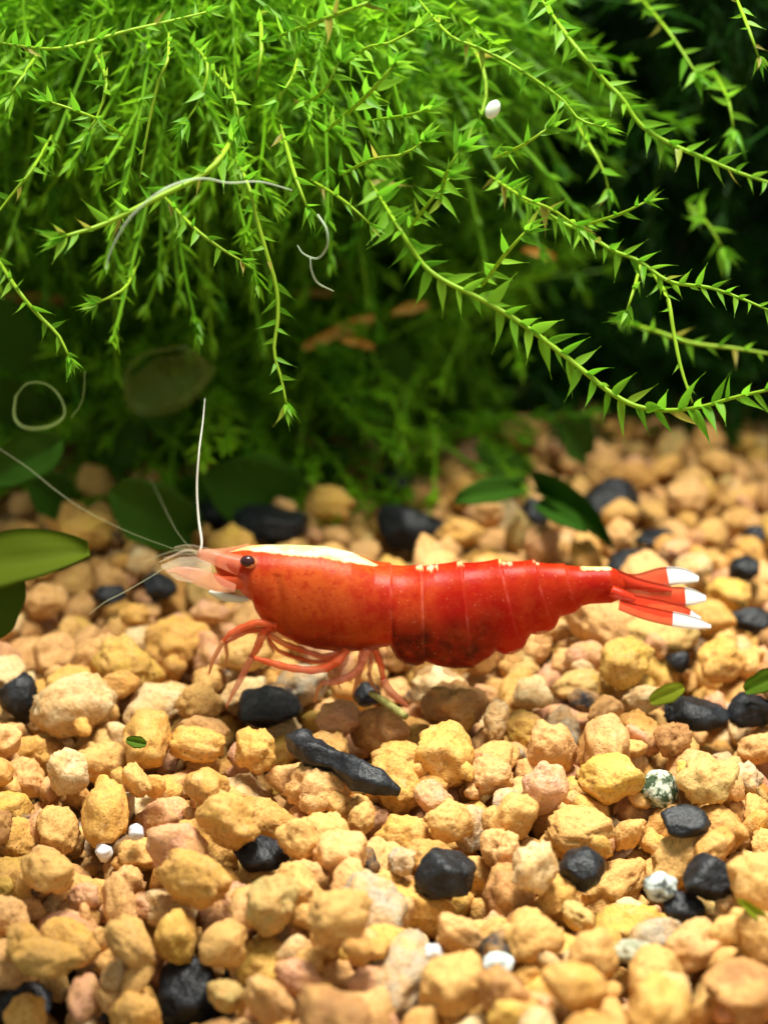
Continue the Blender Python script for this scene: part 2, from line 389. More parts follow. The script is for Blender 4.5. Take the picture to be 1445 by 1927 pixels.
# every stone of the bed, ten whole numbers each: x, y, z in 1/1000 cm, rotation x, y, z (quaternion / 60), size / 400, shape, landmark, in view
GRAVEL = (
-167,-1887,42,-58,6,2,96,21,36,1,251,-2132,-110,15,23,-51,96,20,50,1,1327,-2186,-88,20,-56,-4,99,2,0,1,580,-1817,-110,30,9,13,96,10,49,1,-1076,957,-109,-35,-3,12,136,13,38,1,
84,-1877,-224,12,-2,33,107,7,0,1,-290,-652,-74,20,-2,21,111,6,40,1,271,-492,2,-40,-24,-38,113,14,42,1,1200,-1861,-105,-5,-24,-37,94,18,58,1,-774,-1737,-420,15,-17,7,103,12,24,1,
-431,-1697,-31,5,28,-33,91,0,35,1,-1218,-819,-108,-29,38,-13,98,19,0,1,174,2771,-110,51,-31,2,144,11,12,1,841,-963,-110,1,-4,32,101,21,43,1,1411,-785,25,-23,40,37,99,18,45,1,
-1498,140,-56,36,1,9,107,21,0,1,1000,-731,9,47,-1,14,97,5,44,1,-1117,-235,-49,33,40,21,103,18,0,1,-555,140,-82,35,47,13,107,12,2,1,-19,-32,-110,-48,-19,-19,109,5,41,1,
1203,350,63,-57,-9,13,109,0,53,1,948,-2478,7,9,42,-17,99,13,0,1,252,-1339,-105,-45,12,25,89,7,4,1,708,-738,-27,24,-7,-18,96,8,46,1,1310,-1533,0,-25,-28,-42,86,9,6,1,
-775,-1467,-48,-14,-41,40,84,21,0,1,-181,-1277,-54,-21,-55,-7,87,20,48,1,1090,838,78,-4,-54,14,109,0,0,1,681,-2356,48,13,13,57,72,17,0,1,-1281,-1925,-110,-48,20,27,77,20,52,1,
-729,2662,-52,18,-24,48,130,18,13,1,-831,-1633,-224,35,15,39,82,3,0,1,1746,695,-82,-28,-36,39,103,10,54,1,-1371,-1386,-64,8,0,-45,81,18,51,1,-1428,-1790,-420,-2,3,40,87,16,25,1,
144,-1319,-281,50,21,-12,101,5,0,1,1455,972,-55,43,-20,25,118,19,55,1,-311,717,-47,-32,30,-7,106,21,0,1,-54,-1580,-120,-6,21,-45,102,14,0,1,604,-1427,-25,-40,19,40,78,6,0,1,
-868,-300,-43,24,18,13,90,21,57,1,-1778,2369,6,7,-23,39,116,21,56,1,291,1542,36,34,18,28,107,17,0,1,-518,-1176,-107,0,-12,45,82,13,3,1,-618,-1853,-110,-4,-2,35,74,4,59,1,
987,-1051,-319,11,-8,-53,97,12,0,1,-761,-868,31,0,18,39,87,7,0,1,1455,3112,-110,0,-2,-23,150,6,17,1,1016,-394,-24,-30,-30,28,109,19,0,1,45,-629,-75,21,34,37,83,16,0,1,
344,128,-47,28,-52,10,93,16,0,1,-1442,-433,-110,-1,35,-9,86,4,37,1,-156,-1768,-329,-55,-24,5,89,21,0,1,815,-1325,-101,-4,-46,21,77,19,5,1,782,-2015,-64,0,38,-16,81,14,0,1,
433,-2253,-45,-13,39,18,66,6,0,1,-329,1808,7,15,-20,-22,109,1,0,1,540,-1294,-236,-44,-20,27,102,15,0,1,-1084,2966,-93,0,-23,33,128,15,14,1,-460,-1748,-255,40,-45,2,76,16,0,1,
-1814,316,-110,-22,-27,-15,91,3,1,1,956,2299,-61,45,-16,-36,109,3,0,1,463,-548,-71,27,53,1,81,13,0,1,1431,-1870,-76,11,-46,27,84,10,0,1,1489,1619,-23,-46,32,18,109,11,0,1,
-635,-1205,66,14,37,45,73,16,0,1,-420,435,-103,55,-13,14,99,1,0,1,-337,2825,11,2,23,51,109,1,0,1,1522,143,-103,-21,-4,0,90,12,9,1,-1287,521,-11,-9,-53,-25,96,10,0,1,
-967,-720,-224,-16,-14,-34,100,5,0,1,-1893,1575,-110,3,-6,42,96,8,39,1,-168,-2440,-37,12,8,-20,83,18,0,1,1012,-2055,-166,-44,3,41,95,11,0,1,-1083,-1405,-224,-1,-38,26,71,8,0,1,
-427,-2135,-169,-26,-29,-45,62,21,0,1,767,-306,-62,-31,-13,-43,86,11,0,1,-983,-1805,-137,-10,21,5,65,2,0,1,1505,-1644,8,20,25,-5,93,21,0,1,301,-1716,-161,7,-49,29,66,19,0,1,
1243,-1168,-130,52,8,19,88,10,0,1,552,-952,-64,39,22,5,78,14,0,1,730,222,-36,-10,-6,43,81,7,0,1,1212,-744,-41,24,-5,-51,73,10,28,1,-843,-1245,-64,-43,9,22,85,18,0,1,
488,-1119,-110,38,35,12,71,13,60,1,1789,185,-110,-45,-16,31,78,18,10,1,17,738,-93,-13,12,8,83,3,0,1,-1010,1775,-114,28,0,42,97,19,0,1,-1134,268,-139,-57,-7,-11,94,4,0,1,
-592,-430,-13,29,21,-47,71,6,0,1,-700,518,35,-13,49,-30,78,10,0,1,1331,-323,-4,-43,23,-29,73,13,47,1,-706,1337,-126,15,55,11,88,2,0,1,-1426,-842,-189,-24,19,-38,69,16,0,1,
1010,4575,-61,1,6,15,109,0,0,1,-891,95,-35,-7,-1,43,82,9,0,1,971,416,-83,-7,-2,12,78,19,0,1,55,3604,-100,-5,41,29,101,0,22,1,-1597,-1185,-228,36,47,8,102,15,0,1,
608,1805,-44,12,13,9,88,17,0,1,-1333,-133,-237,18,-53,21,91,10,0,1,-697,1783,-106,-26,36,28,102,13,0,1,-338,-1203,-22,-7,-45,-31,66,10,0,1,541,3396,-105,-26,-25,-17,98,15,0,1,
1260,-1156,33,0,11,55,62,2,8,1,1950,3207,-53,-53,-25,7,95,18,0,1,315,854,-44,-18,50,15,91,13,0,1,1740,1764,-5,15,-18,-30,87,20,0,1,-925,4721,49,27,-20,-5,109,17,0,1,
1932,1517,-56,-8,-9,-59,93,3,0,1,1023,-1445,-316,7,-3,0,97,2,0,1,-322,-1938,-205,-4,-48,33,58,10,0,1,778,1202,-123,6,26,-51,100,9,0,1,-603,2185,-134,43,-29,28,109,12,0,1,
-1025,-971,-228,52,28,-9,78,8,0,1,41,1808,-82,4,-31,40,82,19,0,1,1763,1225,-64,19,-6,-11,77,5,0,1,1440,-905,-147,-48,29,-19,90,5,0,1,-770,-998,-176,24,-27,48,101,7,0,1,
-1508,-1529,-194,51,10,-28,68,10,0,1,-211,11,-74,7,-7,48,76,3,0,1,-1723,940,-174,16,-46,-23,93,17,0,1,-1669,-278,-229,32,-13,49,66,13,0,1,-525,-899,-126,-40,14,-6,85,10,0,1,
-905,2259,-55,34,-13,-16,86,16,0,1,1963,5917,-127,17,-46,-34,109,6,0,1,-960,-1966,-381,22,35,-25,73,11,0,1,670,-54,-107,11,28,38,77,17,0,1,290,671,-105,-16,44,31,85,20,0,1,
-1046,-1801,-316,-50,-16,-25,53,12,0,1,-1951,5247,-129,-18,36,-26,109,0,0,1,-1029,4111,-37,44,-16,-21,96,11,0,1,503,755,-84,48,-23,26,70,15,0,1,-262,-211,-137,24,-40,-37,80,9,0,1,
948,1921,-176,13,-13,-41,109,12,0,1,2001,1313,-110,-34,-49,-1,75,17,11,1,-1836,2184,-260,18,56,-1,93,16,0,1,2299,4398,-88,27,-40,-21,108,21,0,1,-1265,1680,-73,-6,9,-8,77,4,21,1,
-2290,4311,-60,17,53,4,105,14,0,1,458,2546,-71,0,4,57,82,2,0,1,1068,-1669,-214,-11,38,45,71,5,0,1,96,890,39,-12,48,33,69,18,0,1,-1846,3285,-7,-54,13,16,86,11,0,1,
-584,-2063,-194,-18,-13,-51,50,10,0,1,1653,-754,-167,-27,18,-50,66,8,0,1,1178,2065,-45,-17,-51,1,77,6,0,1,-1509,768,-72,-56,-2,-21,75,5,0,1,272,-1012,-43,27,8,0,56,16,0,1,
-881,-1385,-244,-10,7,-34,75,14,0,1,80,-935,-195,37,-17,-5,80,16,0,1,-320,-1515,-309,-3,12,-11,95,7,0,1,223,-783,-76,-27,2,-54,65,13,0,1,-2617,4620,3,55,3,23,96,1,0,1,
1193,-1576,-110,-15,23,24,58,6,7,1,1373,2225,12,34,-9,-41,81,6,0,1,780,-1533,-184,-2,24,20,52,12,0,1,1259,196,-68,-9,-16,-34,66,18,0,1,-20,-1153,-145,-3,12,-52,67,20,0,1,
-1963,1152,-284,1,-9,6,106,12,0,1,-1594,5473,-60,56,-1,-16,109,6,0,1,-1544,-155,-447,23,49,-7,100,7,0,1,-625,-449,-288,-52,-17,23,109,4,0,1,710,-1392,-196,30,-17,25,62,13,0,1,
557,4105,-98,-57,-4,-17,98,8,0,1,1706,4939,-172,-13,-3,48,101,6,0,1,-104,-908,-94,21,43,12,56,15,0,1,1012,5313,-84,-29,-16,50,106,0,0,1,1070,112,-69,-7,55,-18,68,3,0,1,
-626,-1412,-260,-34,34,30,78,16,0,1,131,4139,-127,-52,24,-19,105,5,0,1,-1095,-696,-20,-31,18,-27,57,4,0,1,1240,3468,-152,-22,-19,47,93,14,0,1,-1600,-871,-217,23,18,35,70,12,0,1,
1042,1675,-69,52,18,9,77,0,0,1,-1251,-1674,-221,-8,-54,-25,69,8,0,1,372,-894,-150,31,-3,25,65,14,0,1,-1314,312,-42,0,49,30,62,7,0,1,-2202,2292,-144,27,-18,-34,80,8,0,1,
1105,-1530,-45,7,37,42,52,18,29,1,-341,-1523,-58,-23,-50,-24,66,10,0,1,-1584,473,-109,41,43,0,98,7,0,1,-560,4041,-45,12,-42,39,93,18,0,1,-2557,5757,-107,-32,-17,-1,98,10,0,1,
-1427,2089,-73,21,10,-44,72,3,0,1,-693,353,-96,54,21,10,77,5,0,1,-116,736,-257,-54,-20,5,95,3,0,1,1277,-1994,-241,19,15,-54,77,13,0,1,799,855,-94,17,43,-14,63,6,0,1,
643,2833,-83,-17,-22,-37,77,18,0,1,-1552,1637,-110,38,0,-38,68,5,20,1,1068,-867,-184,0,-27,-10,52,10,0,1,1451,1919,-48,-55,22,5,99,1,15,1,1773,-175,-127,-10,14,56,63,11,0,1,
1032,612,-32,43,0,-12,71,17,0,1,-1340,2492,-140,-15,-58,-6,86,1,0,1,-473,5211,-103,31,-37,35,100,21,0,1,-1502,-1725,-264,-56,-13,18,83,18,0,1,-1484,4724,-125,-30,-7,-44,91,4,0,1,
-1098,-1172,-263,26,43,-8,65,13,0,1,-1786,1867,-314,-15,-24,23,85,14,0,1,-1914,2589,-10,-52,-6,29,105,17,0,1,-1496,3264,7,3,-21,48,75,5,0,1,-488,-2,-252,-6,-23,-9,66,16,0,1,
369,-972,-459,2,7,42,77,8,0,1,-1719,-625,-224,-25,0,36,91,19,0,1,-1670,4046,-98,-40,-1,-28,90,11,0,1,688,-2237,-103,-7,30,-24,76,9,0,1,1623,-592,-65,7,16,-25,55,6,0,1,
-420,1279,-83,6,-12,31,63,6,0,1,2251,3923,-79,0,8,49,80,21,0,1,1268,4189,-32,-36,46,14,85,11,0,1,51,613,-206,-48,34,-5,60,3,0,1,-1240,-1328,-223,-42,1,-20,48,13,0,1,
-236,5489,-208,35,47,-7,103,21,0,1,-268,1363,-59,-47,-4,-20,62,19,0,1,302,4551,-154,-20,48,-29,95,19,0,1,1187,-181,-39,15,41,33,63,16,0,1,1141,-608,-193,24,16,27,89,10,0,1,
296,438,-152,-23,20,0,94,16,0,1,-784,3797,-87,6,34,-44,85,17,0,1,526,-2173,-189,-35,-28,-9,65,11,0,1,1670,3630,-90,-59,-4,5,84,10,0,1,2298,3182,-274,-7,-25,-42,107,12,0,1,
2038,4481,-154,3,-22,25,88,19,0,1,73,-1280,-80,-49,26,-15,47,15,0,1,-1807,-234,-88,3,56,3,85,1,0,1,-1200,1852,-215,-29,-46,1,104,4,0,1,-551,870,-145,-20,-36,2,87,2,0,1,
941,-1914,-94,3,38,-46,46,18,34,1,461,1624,-191,47,27,0,96,19,0,1,598,1056,-43,6,30,48,59,6,0,1,-1709,-83,-226,-32,-5,-19,80,10,0,1,-633,1555,-137,-9,50,27,79,6,0,1,
945,2908,-90,46,34,-2,82,4,19,1,2033,2694,-122,8,10,-57,68,3,0,1,1499,4187,-189,30,-3,-34,106,11,0,1,708,1582,-114,29,26,-43,76,20,0,1,1371,-1257,-22,5,-9,20,56,7,0,1,
-947,1240,-39,-5,9,-59,62,1,0,1,-161,3423,-230,-56,14,-1,85,6,0,1,-1271,-1502,-318,8,-57,-9,84,11,0,1,-1423,288,-285,-53,-3,-28,86,20,0,1,1576,1320,29,-35,-27,38,65,5,0,1,
2063,1831,-26,-43,-28,26,66,10,16,1,102,6005,-140,8,-27,-50,109,2,0,1,-1641,3284,-199,-15,-31,45,90,16,0,1,-2409,3756,-113,33,-43,-22,73,13,0,1,-170,1595,-158,6,12,-55,78,7,0,1,
662,432,-171,2,31,-38,87,7,0,1,525,-140,-9,21,26,-39,50,0,0,1,1693,2049,-11,-9,-6,22,76,3,0,1,-2607,4413,-179,38,-41,-4,109,5,0,1,1018,3095,-105,30,-1,-38,96,18,0,1,
502,-329,-135,-17,55,10,86,1,0,1,901,276,-208,10,59,-7,81,18,0,1,-1208,3510,-10,7,-54,25,69,9,0,1,-998,3632,-108,-31,-17,-44,74,9,0,1,1698,5917,-267,-41,-37,-2,107,14,0,1,
1906,3880,-99,56,15,13,71,4,0,1,-808,287,-303,-29,-11,35,76,12,0,1,2341,3369,-165,9,46,-35,78,2,0,1,1328,1339,-172,55,11,-14,109,11,0,1,-1131,2570,-86,-5,-50,24,63,6,0,1,
-1625,4553,-82,-38,7,-1,76,14,0,1,1398,-1554,-124,-21,15,-51,61,21,0,1,904,1009,-48,-52,26,-13,55,19,0,1,-103,4661,-113,18,29,38,93,3,0,1,-1383,-1798,-169,13,28,-12,61,5,0,1,
830,2534,-77,30,-20,45,76,12,0,1,-1584,1992,-192,15,-49,23,84,9,0,1,846,50,-172,28,1,-39,83,12,0,1,-226,-1769,-155,26,33,31,57,1,0,1,-2090,3307,-109,0,18,47,80,19,0,1,
749,3602,-237,-9,-10,10,100,5,0,1,94,-327,-132,-16,-14,-53,79,16,0,1,1466,2825,-50,48,0,-3,68,17,0,1,-504,256,-292,-29,19,-2,109,4,0,1,-2112,5613,-95,-6,-9,-27,89,3,0,1,
-1346,1230,-56,30,-49,14,55,11,0,1,-1402,-1323,-408,9,14,6,97,1,0,1,1392,816,-251,-21,36,23,108,4,0,1,1582,1072,-379,-23,51,-20,87,10,0,1,1848,704,-306,-38,-26,20,106,11,0,1,
-86,365,-110,11,49,-24,53,1,23,1,-2302,3102,-90,3,15,-49,63,15,0,1,-275,2646,-165,-6,25,4,78,6,0,1,-1771,3676,-65,18,12,50,77,2,0,1,2540,4404,-107,-22,0,41,73,20,0,1,
433,-1978,-110,-1,22,29,42,5,30,1,1664,2539,-110,21,-4,55,77,10,18,1,1947,4799,-123,15,-24,-53,75,7,0,1,597,5232,-94,-54,21,-12,74,10,0,1,1229,-836,-167,22,13,-53,57,21,0,1,
744,4362,-181,35,35,29,82,11,0,1,-1934,4223,-64,-3,-2,25,74,15,0,1,-551,643,-134,-26,-11,-4,72,19,0,1,-2221,3662,-123,55,9,21,77,11,0,1,-334,-1345,-143,49,-3,14,79,12,0,1,
1749,3153,-197,7,-54,-2,69,0,0,1,1830,3755,-276,-8,16,-31,91,19,0,1,-1291,-753,-479,38,-34,-32,64,14,0,1,-2069,4491,-93,2,30,44,89,2,0,1,267,1894,2,-32,-40,7,88,8,0,1,
-98,-703,-196,5,-47,-21,72,5,0,1,-1091,2486,-223,-1,11,54,67,20,0,1,1824,1366,-299,6,47,-22,109,16,0,1,1524,757,-110,-8,15,32,49,3,27,1,-2351,3969,-48,-40,26,25,65,2,0,1,
-988,4451,-103,3,-3,-59,103,14,0,1,743,5036,-171,-39,-45,8,72,10,0,1,-1920,528,-71,31,-50,-11,71,20,0,1,-689,3185,3,50,26,21,61,17,0,1,-417,-418,-175,3,14,58,70,17,0,1,
-375,4514,-173,57,4,17,93,17,0,1,-1285,2189,-224,-6,20,49,98,13,0,1,1670,-968,-209,-24,-51,-1,68,15,0,1,-2156,1520,-117,-43,-18,-32,79,16,0,1,2293,2603,-110,-5,-50,13,65,17,26,1,
2249,2361,-166,-10,21,-15,78,18,0,1,375,1178,-73,-13,-18,41,67,16,0,1,1810,4657,-249,28,52,-1,77,21,0,1,1068,3905,-246,29,-27,-41,102,17,0,1,-91,4221,-61,-6,-51,15,64,19,0,1,
1161,-863,-337,-53,-2,7,53,18,0,1,366,-1518,-336,-5,-27,53,80,5,0,1,-128,2419,-171,-51,-25,-14,70,20,0,1,-1928,2381,-157,-10,-12,-10,61,14,0,1,-5,1381,-99,-15,-3,51,55,10,0,1,
-81,-1350,-460,20,53,-11,78,6,0,1,2317,5707,-215,-7,2,58,70,5,0,1,188,-1173,-131,10,-56,17,65,11,0,1,-2213,2805,-224,8,-56,1,103,20,0,1,-1505,2434,-27,5,36,-32,58,1,0,1,
-1652,-1006,-76,20,21,32,56,0,0,1,-242,-1037,-94,7,-19,50,68,15,0,1,-1077,-1623,-343,-27,53,-7,61,9,0,1,-829,738,-166,22,-40,33,102,21,0,1,-113,1223,-107,-41,-9,10,47,18,0,1,
-454,1654,-148,33,-14,-30,72,11,0,1,-1286,3273,-149,-1,1,-2,95,4,0,1,-1135,4915,-98,35,-6,48,92,3,0,1,-2001,2167,-141,-50,-28,-17,53,2,0,1,-207,2136,-164,-6,-7,-15,94,7,0,1,
1242,2408,-131,-36,9,-45,99,9,0,1,-462,3426,-66,55,25,-1,68,15,0,1,1018,1336,-80,-30,-8,40,73,19,0,1,-327,1521,-54,13,35,-33,63,7,0,1,1474,3903,-145,7,-39,-11,69,6,0,1,
18,-1885,-430,-14,38,-43,67,17,0,1,2169,1874,-208,18,50,28,64,12,0,1,-1374,-1038,-376,-3,-58,-11,92,4,0,1,-68,3874,-220,-23,-53,15,87,3,0,1,1752,1801,-211,-51,23,-15,98,2,0,1,
2522,5816,-228,-54,6,0,77,13,0,1,-825,3281,-77,-6,36,-12,72,6,0,1,-176,-473,-192,45,25,7,77,7,0,1,-1751,447,-337,-39,-40,22,45,19,0,1,-440,6109,-137,-9,-46,-31,76,7,0,1,
1079,-705,-417,5,-2,59,86,9,0,1,-547,-2108,-338,2,-12,-54,79,4,0,1,-2201,2034,-206,50,-26,6,78,4,0,1,-601,2981,-201,41,4,33,97,1,0,1,-2199,5057,-95,-27,53,-4,67,21,0,1,
-1279,-1183,-293,-58,3,14,61,21,0,1,-879,339,-33,-41,-38,-22,53,6,0,1,861,714,-179,-32,48,5,60,9,0,1,1182,4387,-140,-48,-12,19,76,0,0,1,712,2698,-237,0,-48,35,93,19,0,1,
-134,1378,-266,-4,-41,-25,93,5,0,1,756,3177,-240,7,-30,51,109,12,0,1,135,5083,-52,-37,-9,20,67,12,0,1,331,-1815,-410,1,-22,-30,109,18,0,1,2436,3968,-210,-35,16,-41,78,18,0,1,
-1404,-692,-337,14,-31,0,58,19,0,1,-2044,1341,-162,0,24,-45,47,5,0,1,614,1421,-131,2,54,-24,66,11,0,1,472,3647,-101,-43,27,-2,84,21,0,1,2627,4329,-223,-30,5,42,82,15,0,1,
-1274,4582,-103,-33,-6,-22,61,13,0,1,-1549,2770,-126,11,40,43,81,7,0,1,-2803,6080,-124,53,28,2,68,20,0,1,238,973,-253,53,21,8,84,2,0,1,-1023,-452,-221,-12,-4,58,75,13,0,1,
1784,375,-295,-14,36,-27,62,7,0,1,-1254,2723,9,7,-58,5,51,8,0,1,-1466,3466,-53,54,-17,2,85,19,0,1,487,-1675,-222,43,-17,12,63,20,0,1,1474,4901,-96,-8,54,14,66,2,0,1,
18,-10,-385,-2,-8,-55,109,19,0,1,129,-2237,-217,-3,-27,14,56,18,0,1,-108,1125,-238,0,18,-31,69,3,0,1,-1854,4579,-131,-44,41,6,72,20,0,1,-1787,-462,-100,0,13,54,69,5,0,1,
641,2436,-249,8,18,56,106,2,0,1,533,541,-207,-2,-56,5,48,17,0,1,-647,5316,-173,41,-6,40,71,14,0,1,-815,1999,-95,-23,14,-51,61,16,0,1,-536,4460,-47,32,-5,-38,71,8,0,1,
-1906,5778,-148,-43,-36,10,74,11,0,1,222,-571,-261,-49,-28,-14,97,5,0,1,486,-40,-196,29,34,26,79,5,0,1,902,-1911,-250,16,-31,-23,42,15,0,1,-8,5500,-100,-1,-24,42,62,0,0,1,
-235,-2117,-199,-5,-23,-45,55,0,0,1,-1723,1314,-190,44,-28,-30,51,5,0,1,-2515,4881,-32,24,-1,-27,73,14,0,1,-988,-1767,-423,11,3,-51,59,6,0,1,693,987,-206,-3,-48,27,67,11,0,1,
-1493,1411,-260,11,-41,-31,72,6,0,1,-842,-988,-421,-52,-22,21,97,13,0,1,120,1524,-225,4,-9,58,109,13,0,1,1174,3113,-304,-59,1,-7,98,14,0,1,340,4819,-126,-13,0,35,79,7,0,1,
-1440,4933,-64,-55,-3,-14,70,20,0,1,2443,5249,-252,2,28,-14,98,12,0,1,-197,5736,-96,-43,-31,15,65,20,0,1,-121,-2263,-227,-6,43,-32,108,2,0,1,-858,1606,-207,33,-44,-8,63,1,0,1,
1033,4675,-337,-12,-42,25,105,17,0,1,-1158,3913,-114,15,-51,-12,82,21,0,1,758,-2700,13,-11,1,-25,109,10,0,1,-206,1895,-186,-44,-3,-16,81,21,0,1,2122,3504,-158,-4,-43,-14,71,9,0,1,
-477,3808,-83,46,-14,-36,63,18,0,1,358,3523,-157,-24,31,8,58,7,0,1,1248,3925,-78,-27,7,-47,53,6,0,1,-1028,-590,-108,-8,-38,-44,43,3,0,1,-230,4293,-113,48,10,33,57,15,0,1,
1328,5048,-113,9,15,32,59,12,0,1,2150,4965,-153,-44,-6,-9,68,3,0,1,1192,5185,-217,-42,33,-20,89,15,0,1,-1204,-986,-209,-1,8,35,33,4,32,1,-2524,3828,-293,-4,11,47,85,5,0,1,
-26,3060,-241,19,-43,-14,63,9,0,1,528,1221,-148,-35,32,-31,60,10,0,1,1803,2664,-163,-48,32,15,81,5,0,1,-1258,4734,-64,32,34,-31,67,19,0,1,-1726,5264,-151,18,-25,-34,60,18,0,1,
-661,5851,-187,25,-22,1,71,16,0,1,-2302,6074,-202,-13,-16,-23,85,8,0,1,377,-404,-278,19,21,38,43,0,0,1,1914,800,-113,-48,27,-22,49,2,0,1,-309,4097,-269,25,32,-44,85,5,0,1,
-320,5886,-219,-11,-24,-53,107,21,0,1,1275,-108,-184,-51,4,27,46,17,0,1,-870,485,-93,10,4,45,68,9,0,1,1735,460,-436,9,4,56,66,9,0,1,1414,-435,-105,29,-21,-17,77,7,0,1,
-1274,2720,-156,-39,-5,-45,71,14,0,1,237,3377,-134,-4,10,-59,67,10,0,1,845,-489,-179,27,52,-7,64,8,0,1,452,2011,-135,-16,20,-54,69,13,0,1,1653,194,-402,-8,10,-59,82,6,0,1,
-476,2013,-232,24,-7,-55,85,18,0,1,423,5608,-87,-59,1,1,76,10,0,1,-2448,3008,-304,-31,-5,-45,109,17,0,1,-562,1125,-202,20,-55,-7,83,5,0,1,-2056,1681,-290,-5,0,51,55,19,0,1,
-1306,5066,-59,-27,-45,-29,71,9,0,1,374,5436,-77,59,-2,9,55,0,0,1,829,-2186,-229,31,21,-46,69,14,0,1,-1340,1615,-208,-20,54,-14,59,15,0,1,2492,3231,-71,17,-16,38,71,5,0,1,
-2615,3895,-116,-2,24,40,68,18,0,1,-1527,4190,-113,-48,2,-35,54,21,0,1,1910,2993,-182,22,-23,1,58,1,0,1,-1176,777,-203,-25,-10,-38,42,2,0,1,-1462,-1386,-243,4,-39,44,41,5,0,1,
-2150,3826,-61,-28,40,-35,52,6,0,1,1213,5971,-256,-19,12,-37,96,3,0,1,-309,150,-158,19,-55,12,51,16,0,1,1971,943,-224,24,14,-42,77,6,0,1,-1283,1105,-146,-56,-18,8,66,21,0,1,
-2096,4250,-162,-47,-36,-6,68,21,0,1,-1618,2206,-151,48,-34,8,53,17,0,1,2091,3735,-174,-35,9,23,95,13,0,1,-930,-1141,-257,32,17,-46,50,5,0,1,1416,633,-286,-25,25,30,57,19,0,1,
-2155,1777,-171,-30,-33,9,66,6,0,1,609,-2006,-291,7,49,33,84,6,0,1,-605,-895,-444,-2,29,37,73,1,0,1,-1910,1613,-346,-9,-1,59,58,1,0,1,-2113,2525,-165,-46,-21,5,57,19,0,1,
199,1040,-83,-14,58,-8,61,17,0,1,-383,4276,-178,52,29,4,54,7,0,1,-828,1168,-154,-15,-49,-28,45,11,0,1,-2040,3471,-82,-1,33,42,65,20,0,1,946,3534,-96,30,14,11,48,6,0,1,
208,4958,-109,39,37,14,55,1,0,1,802,5744,-214,33,-26,-31,65,16,0,1,132,981,-428,45,38,9,53,11,0,1,1190,2155,-225,6,14,-54,87,12,0,1,-537,-1085,-262,-6,3,-57,70,11,0,1,
-731,4221,-99,9,-10,54,60,17,0,1,-970,-1316,-408,13,7,7,93,14,0,1,-1342,-538,-458,-8,26,-11,77,10,0,1,722,2216,-152,15,3,2,61,0,0,1,64,2831,-374,-2,1,-59,59,7,0,1,
-730,4686,-198,33,-15,47,86,4,0,1,419,-679,-240,-42,-29,20,70,12,0,1,44,5113,-213,-7,3,-59,67,7,0,1,185,-2000,-41,59,-3,-7,26,12,31,1,673,765,-165,5,21,-9,53,17,0,1,
-1304,4219,-159,47,-21,4,69,8,0,1,-289,-2003,-385,-26,6,30,73,4,0,1,1996,5743,-348,58,14,-4,104,8,0,1,-242,2912,-207,20,-10,8,83,2,0,1,970,782,-93,-22,10,19,51,20,0,1,
-1618,2479,-212,35,31,-33,68,17,0,1,830,3991,-155,39,-8,-9,46,8,0,1,680,4078,-231,-19,49,-23,64,21,0,1,-788,4921,-155,-13,-12,-53,65,2,0,1,1236,1632,-165,-9,2,42,78,17,0,1,
-826,5577,-146,-50,-24,-22,70,9,0,1,1473,4709,-139,-21,55,10,50,11,0,1,912,4091,-222,43,-9,38,61,2,0,1,2253,3548,-374,-17,-33,41,109,7,0,1,272,-836,-319,59,-5,-4,78,0,0,1,
-164,198,-302,7,-10,-51,76,16,0,1,326,4262,-291,-3,24,-39,61,20,0,1,-626,-257,-133,27,13,1,69,1,0,1,-1778,2906,-78,-48,-34,10,65,17,0,1,-437,5029,-154,24,-42,34,57,2,0,1,
1338,288,-241,10,3,56,77,9,0,1,748,-666,-232,8,-5,-15,58,16,0,1,1668,490,-265,38,-2,-45,65,12,0,1,462,829,-270,-58,-9,-13,54,0,0,1,-364,3899,-200,-1,-5,-7,65,2,0,1,
449,-968,-342,57,9,-6,43,21,0,1,2291,3688,-172,-34,3,37,61,20,0,1,703,-1666,-298,9,6,39,83,12,0,1,1583,-801,-297,-16,25,36,35,7,0,1,1365,2557,-296,12,-13,31,86,9,0,1,
-2415,3340,-275,-27,-49,-9,73,6,0,1,-2414,5115,-151,-14,-14,-51,89,21,0,1,-2010,880,-186,26,-42,13,84,2,0,1,708,628,-120,-16,-15,56,45,21,0,1,859,1433,-107,0,8,23,53,0,0,1,
1394,5251,-106,15,-24,14,65,6,0,1,29,5715,-133,-43,22,-7,82,12,0,1,-1239,-645,-290,24,10,41,76,10,0,1,-1605,366,-421,43,-11,-37,62,17,0,1,-1439,2290,-82,-8,47,-31,64,16,0,1,
-1050,-1068,-65,-16,52,9,28,21,33,1,-1477,2406,-391,52,1,-5,76,6,0,1,-1599,3750,-213,-48,35,-7,104,20,0,1,469,5033,-158,-35,-34,-5,57,6,0,1,-90,-439,-412,-41,-32,11,96,0,0,1,
-2309,4849,-85,47,27,-23,56,14,0,1,-1504,1089,-175,36,7,39,70,15,0,1,-946,1257,-188,-38,-44,2,65,19,0,1,530,-2495,-66,34,-38,-29,63,0,0,1,-1066,-874,-428,-17,-48,-9,74,11,0,1,
-2175,2655,-95,-56,17,4,38,21,0,1,-238,5161,-257,11,19,37,81,1,0,1,2620,4006,-201,-24,-5,-54,69,12,0,1,-1976,4040,-81,-48,23,17,43,1,0,1,-2479,4672,-122,-57,6,-12,73,4,0,1,
216,1319,-118,-34,-21,29,51,14,0,1,889,-1620,-245,-22,15,-46,46,17,0,1,1810,-73,-346,27,-22,5,95,17,0,1,-259,849,-423,-6,52,-28,85,15,0,1,112,419,-369,-46,38,2,108,8,0,1,
651,-202,-276,-3,4,-57,78,21,0,1,-1653,141,-360,-35,-4,-37,81,16,0,1,-1316,3654,-132,6,21,-55,69,16,0,1,219,3944,-309,5,11,-54,108,9,0,1,1225,-315,-238,38,-15,-19,75,12,0,1,
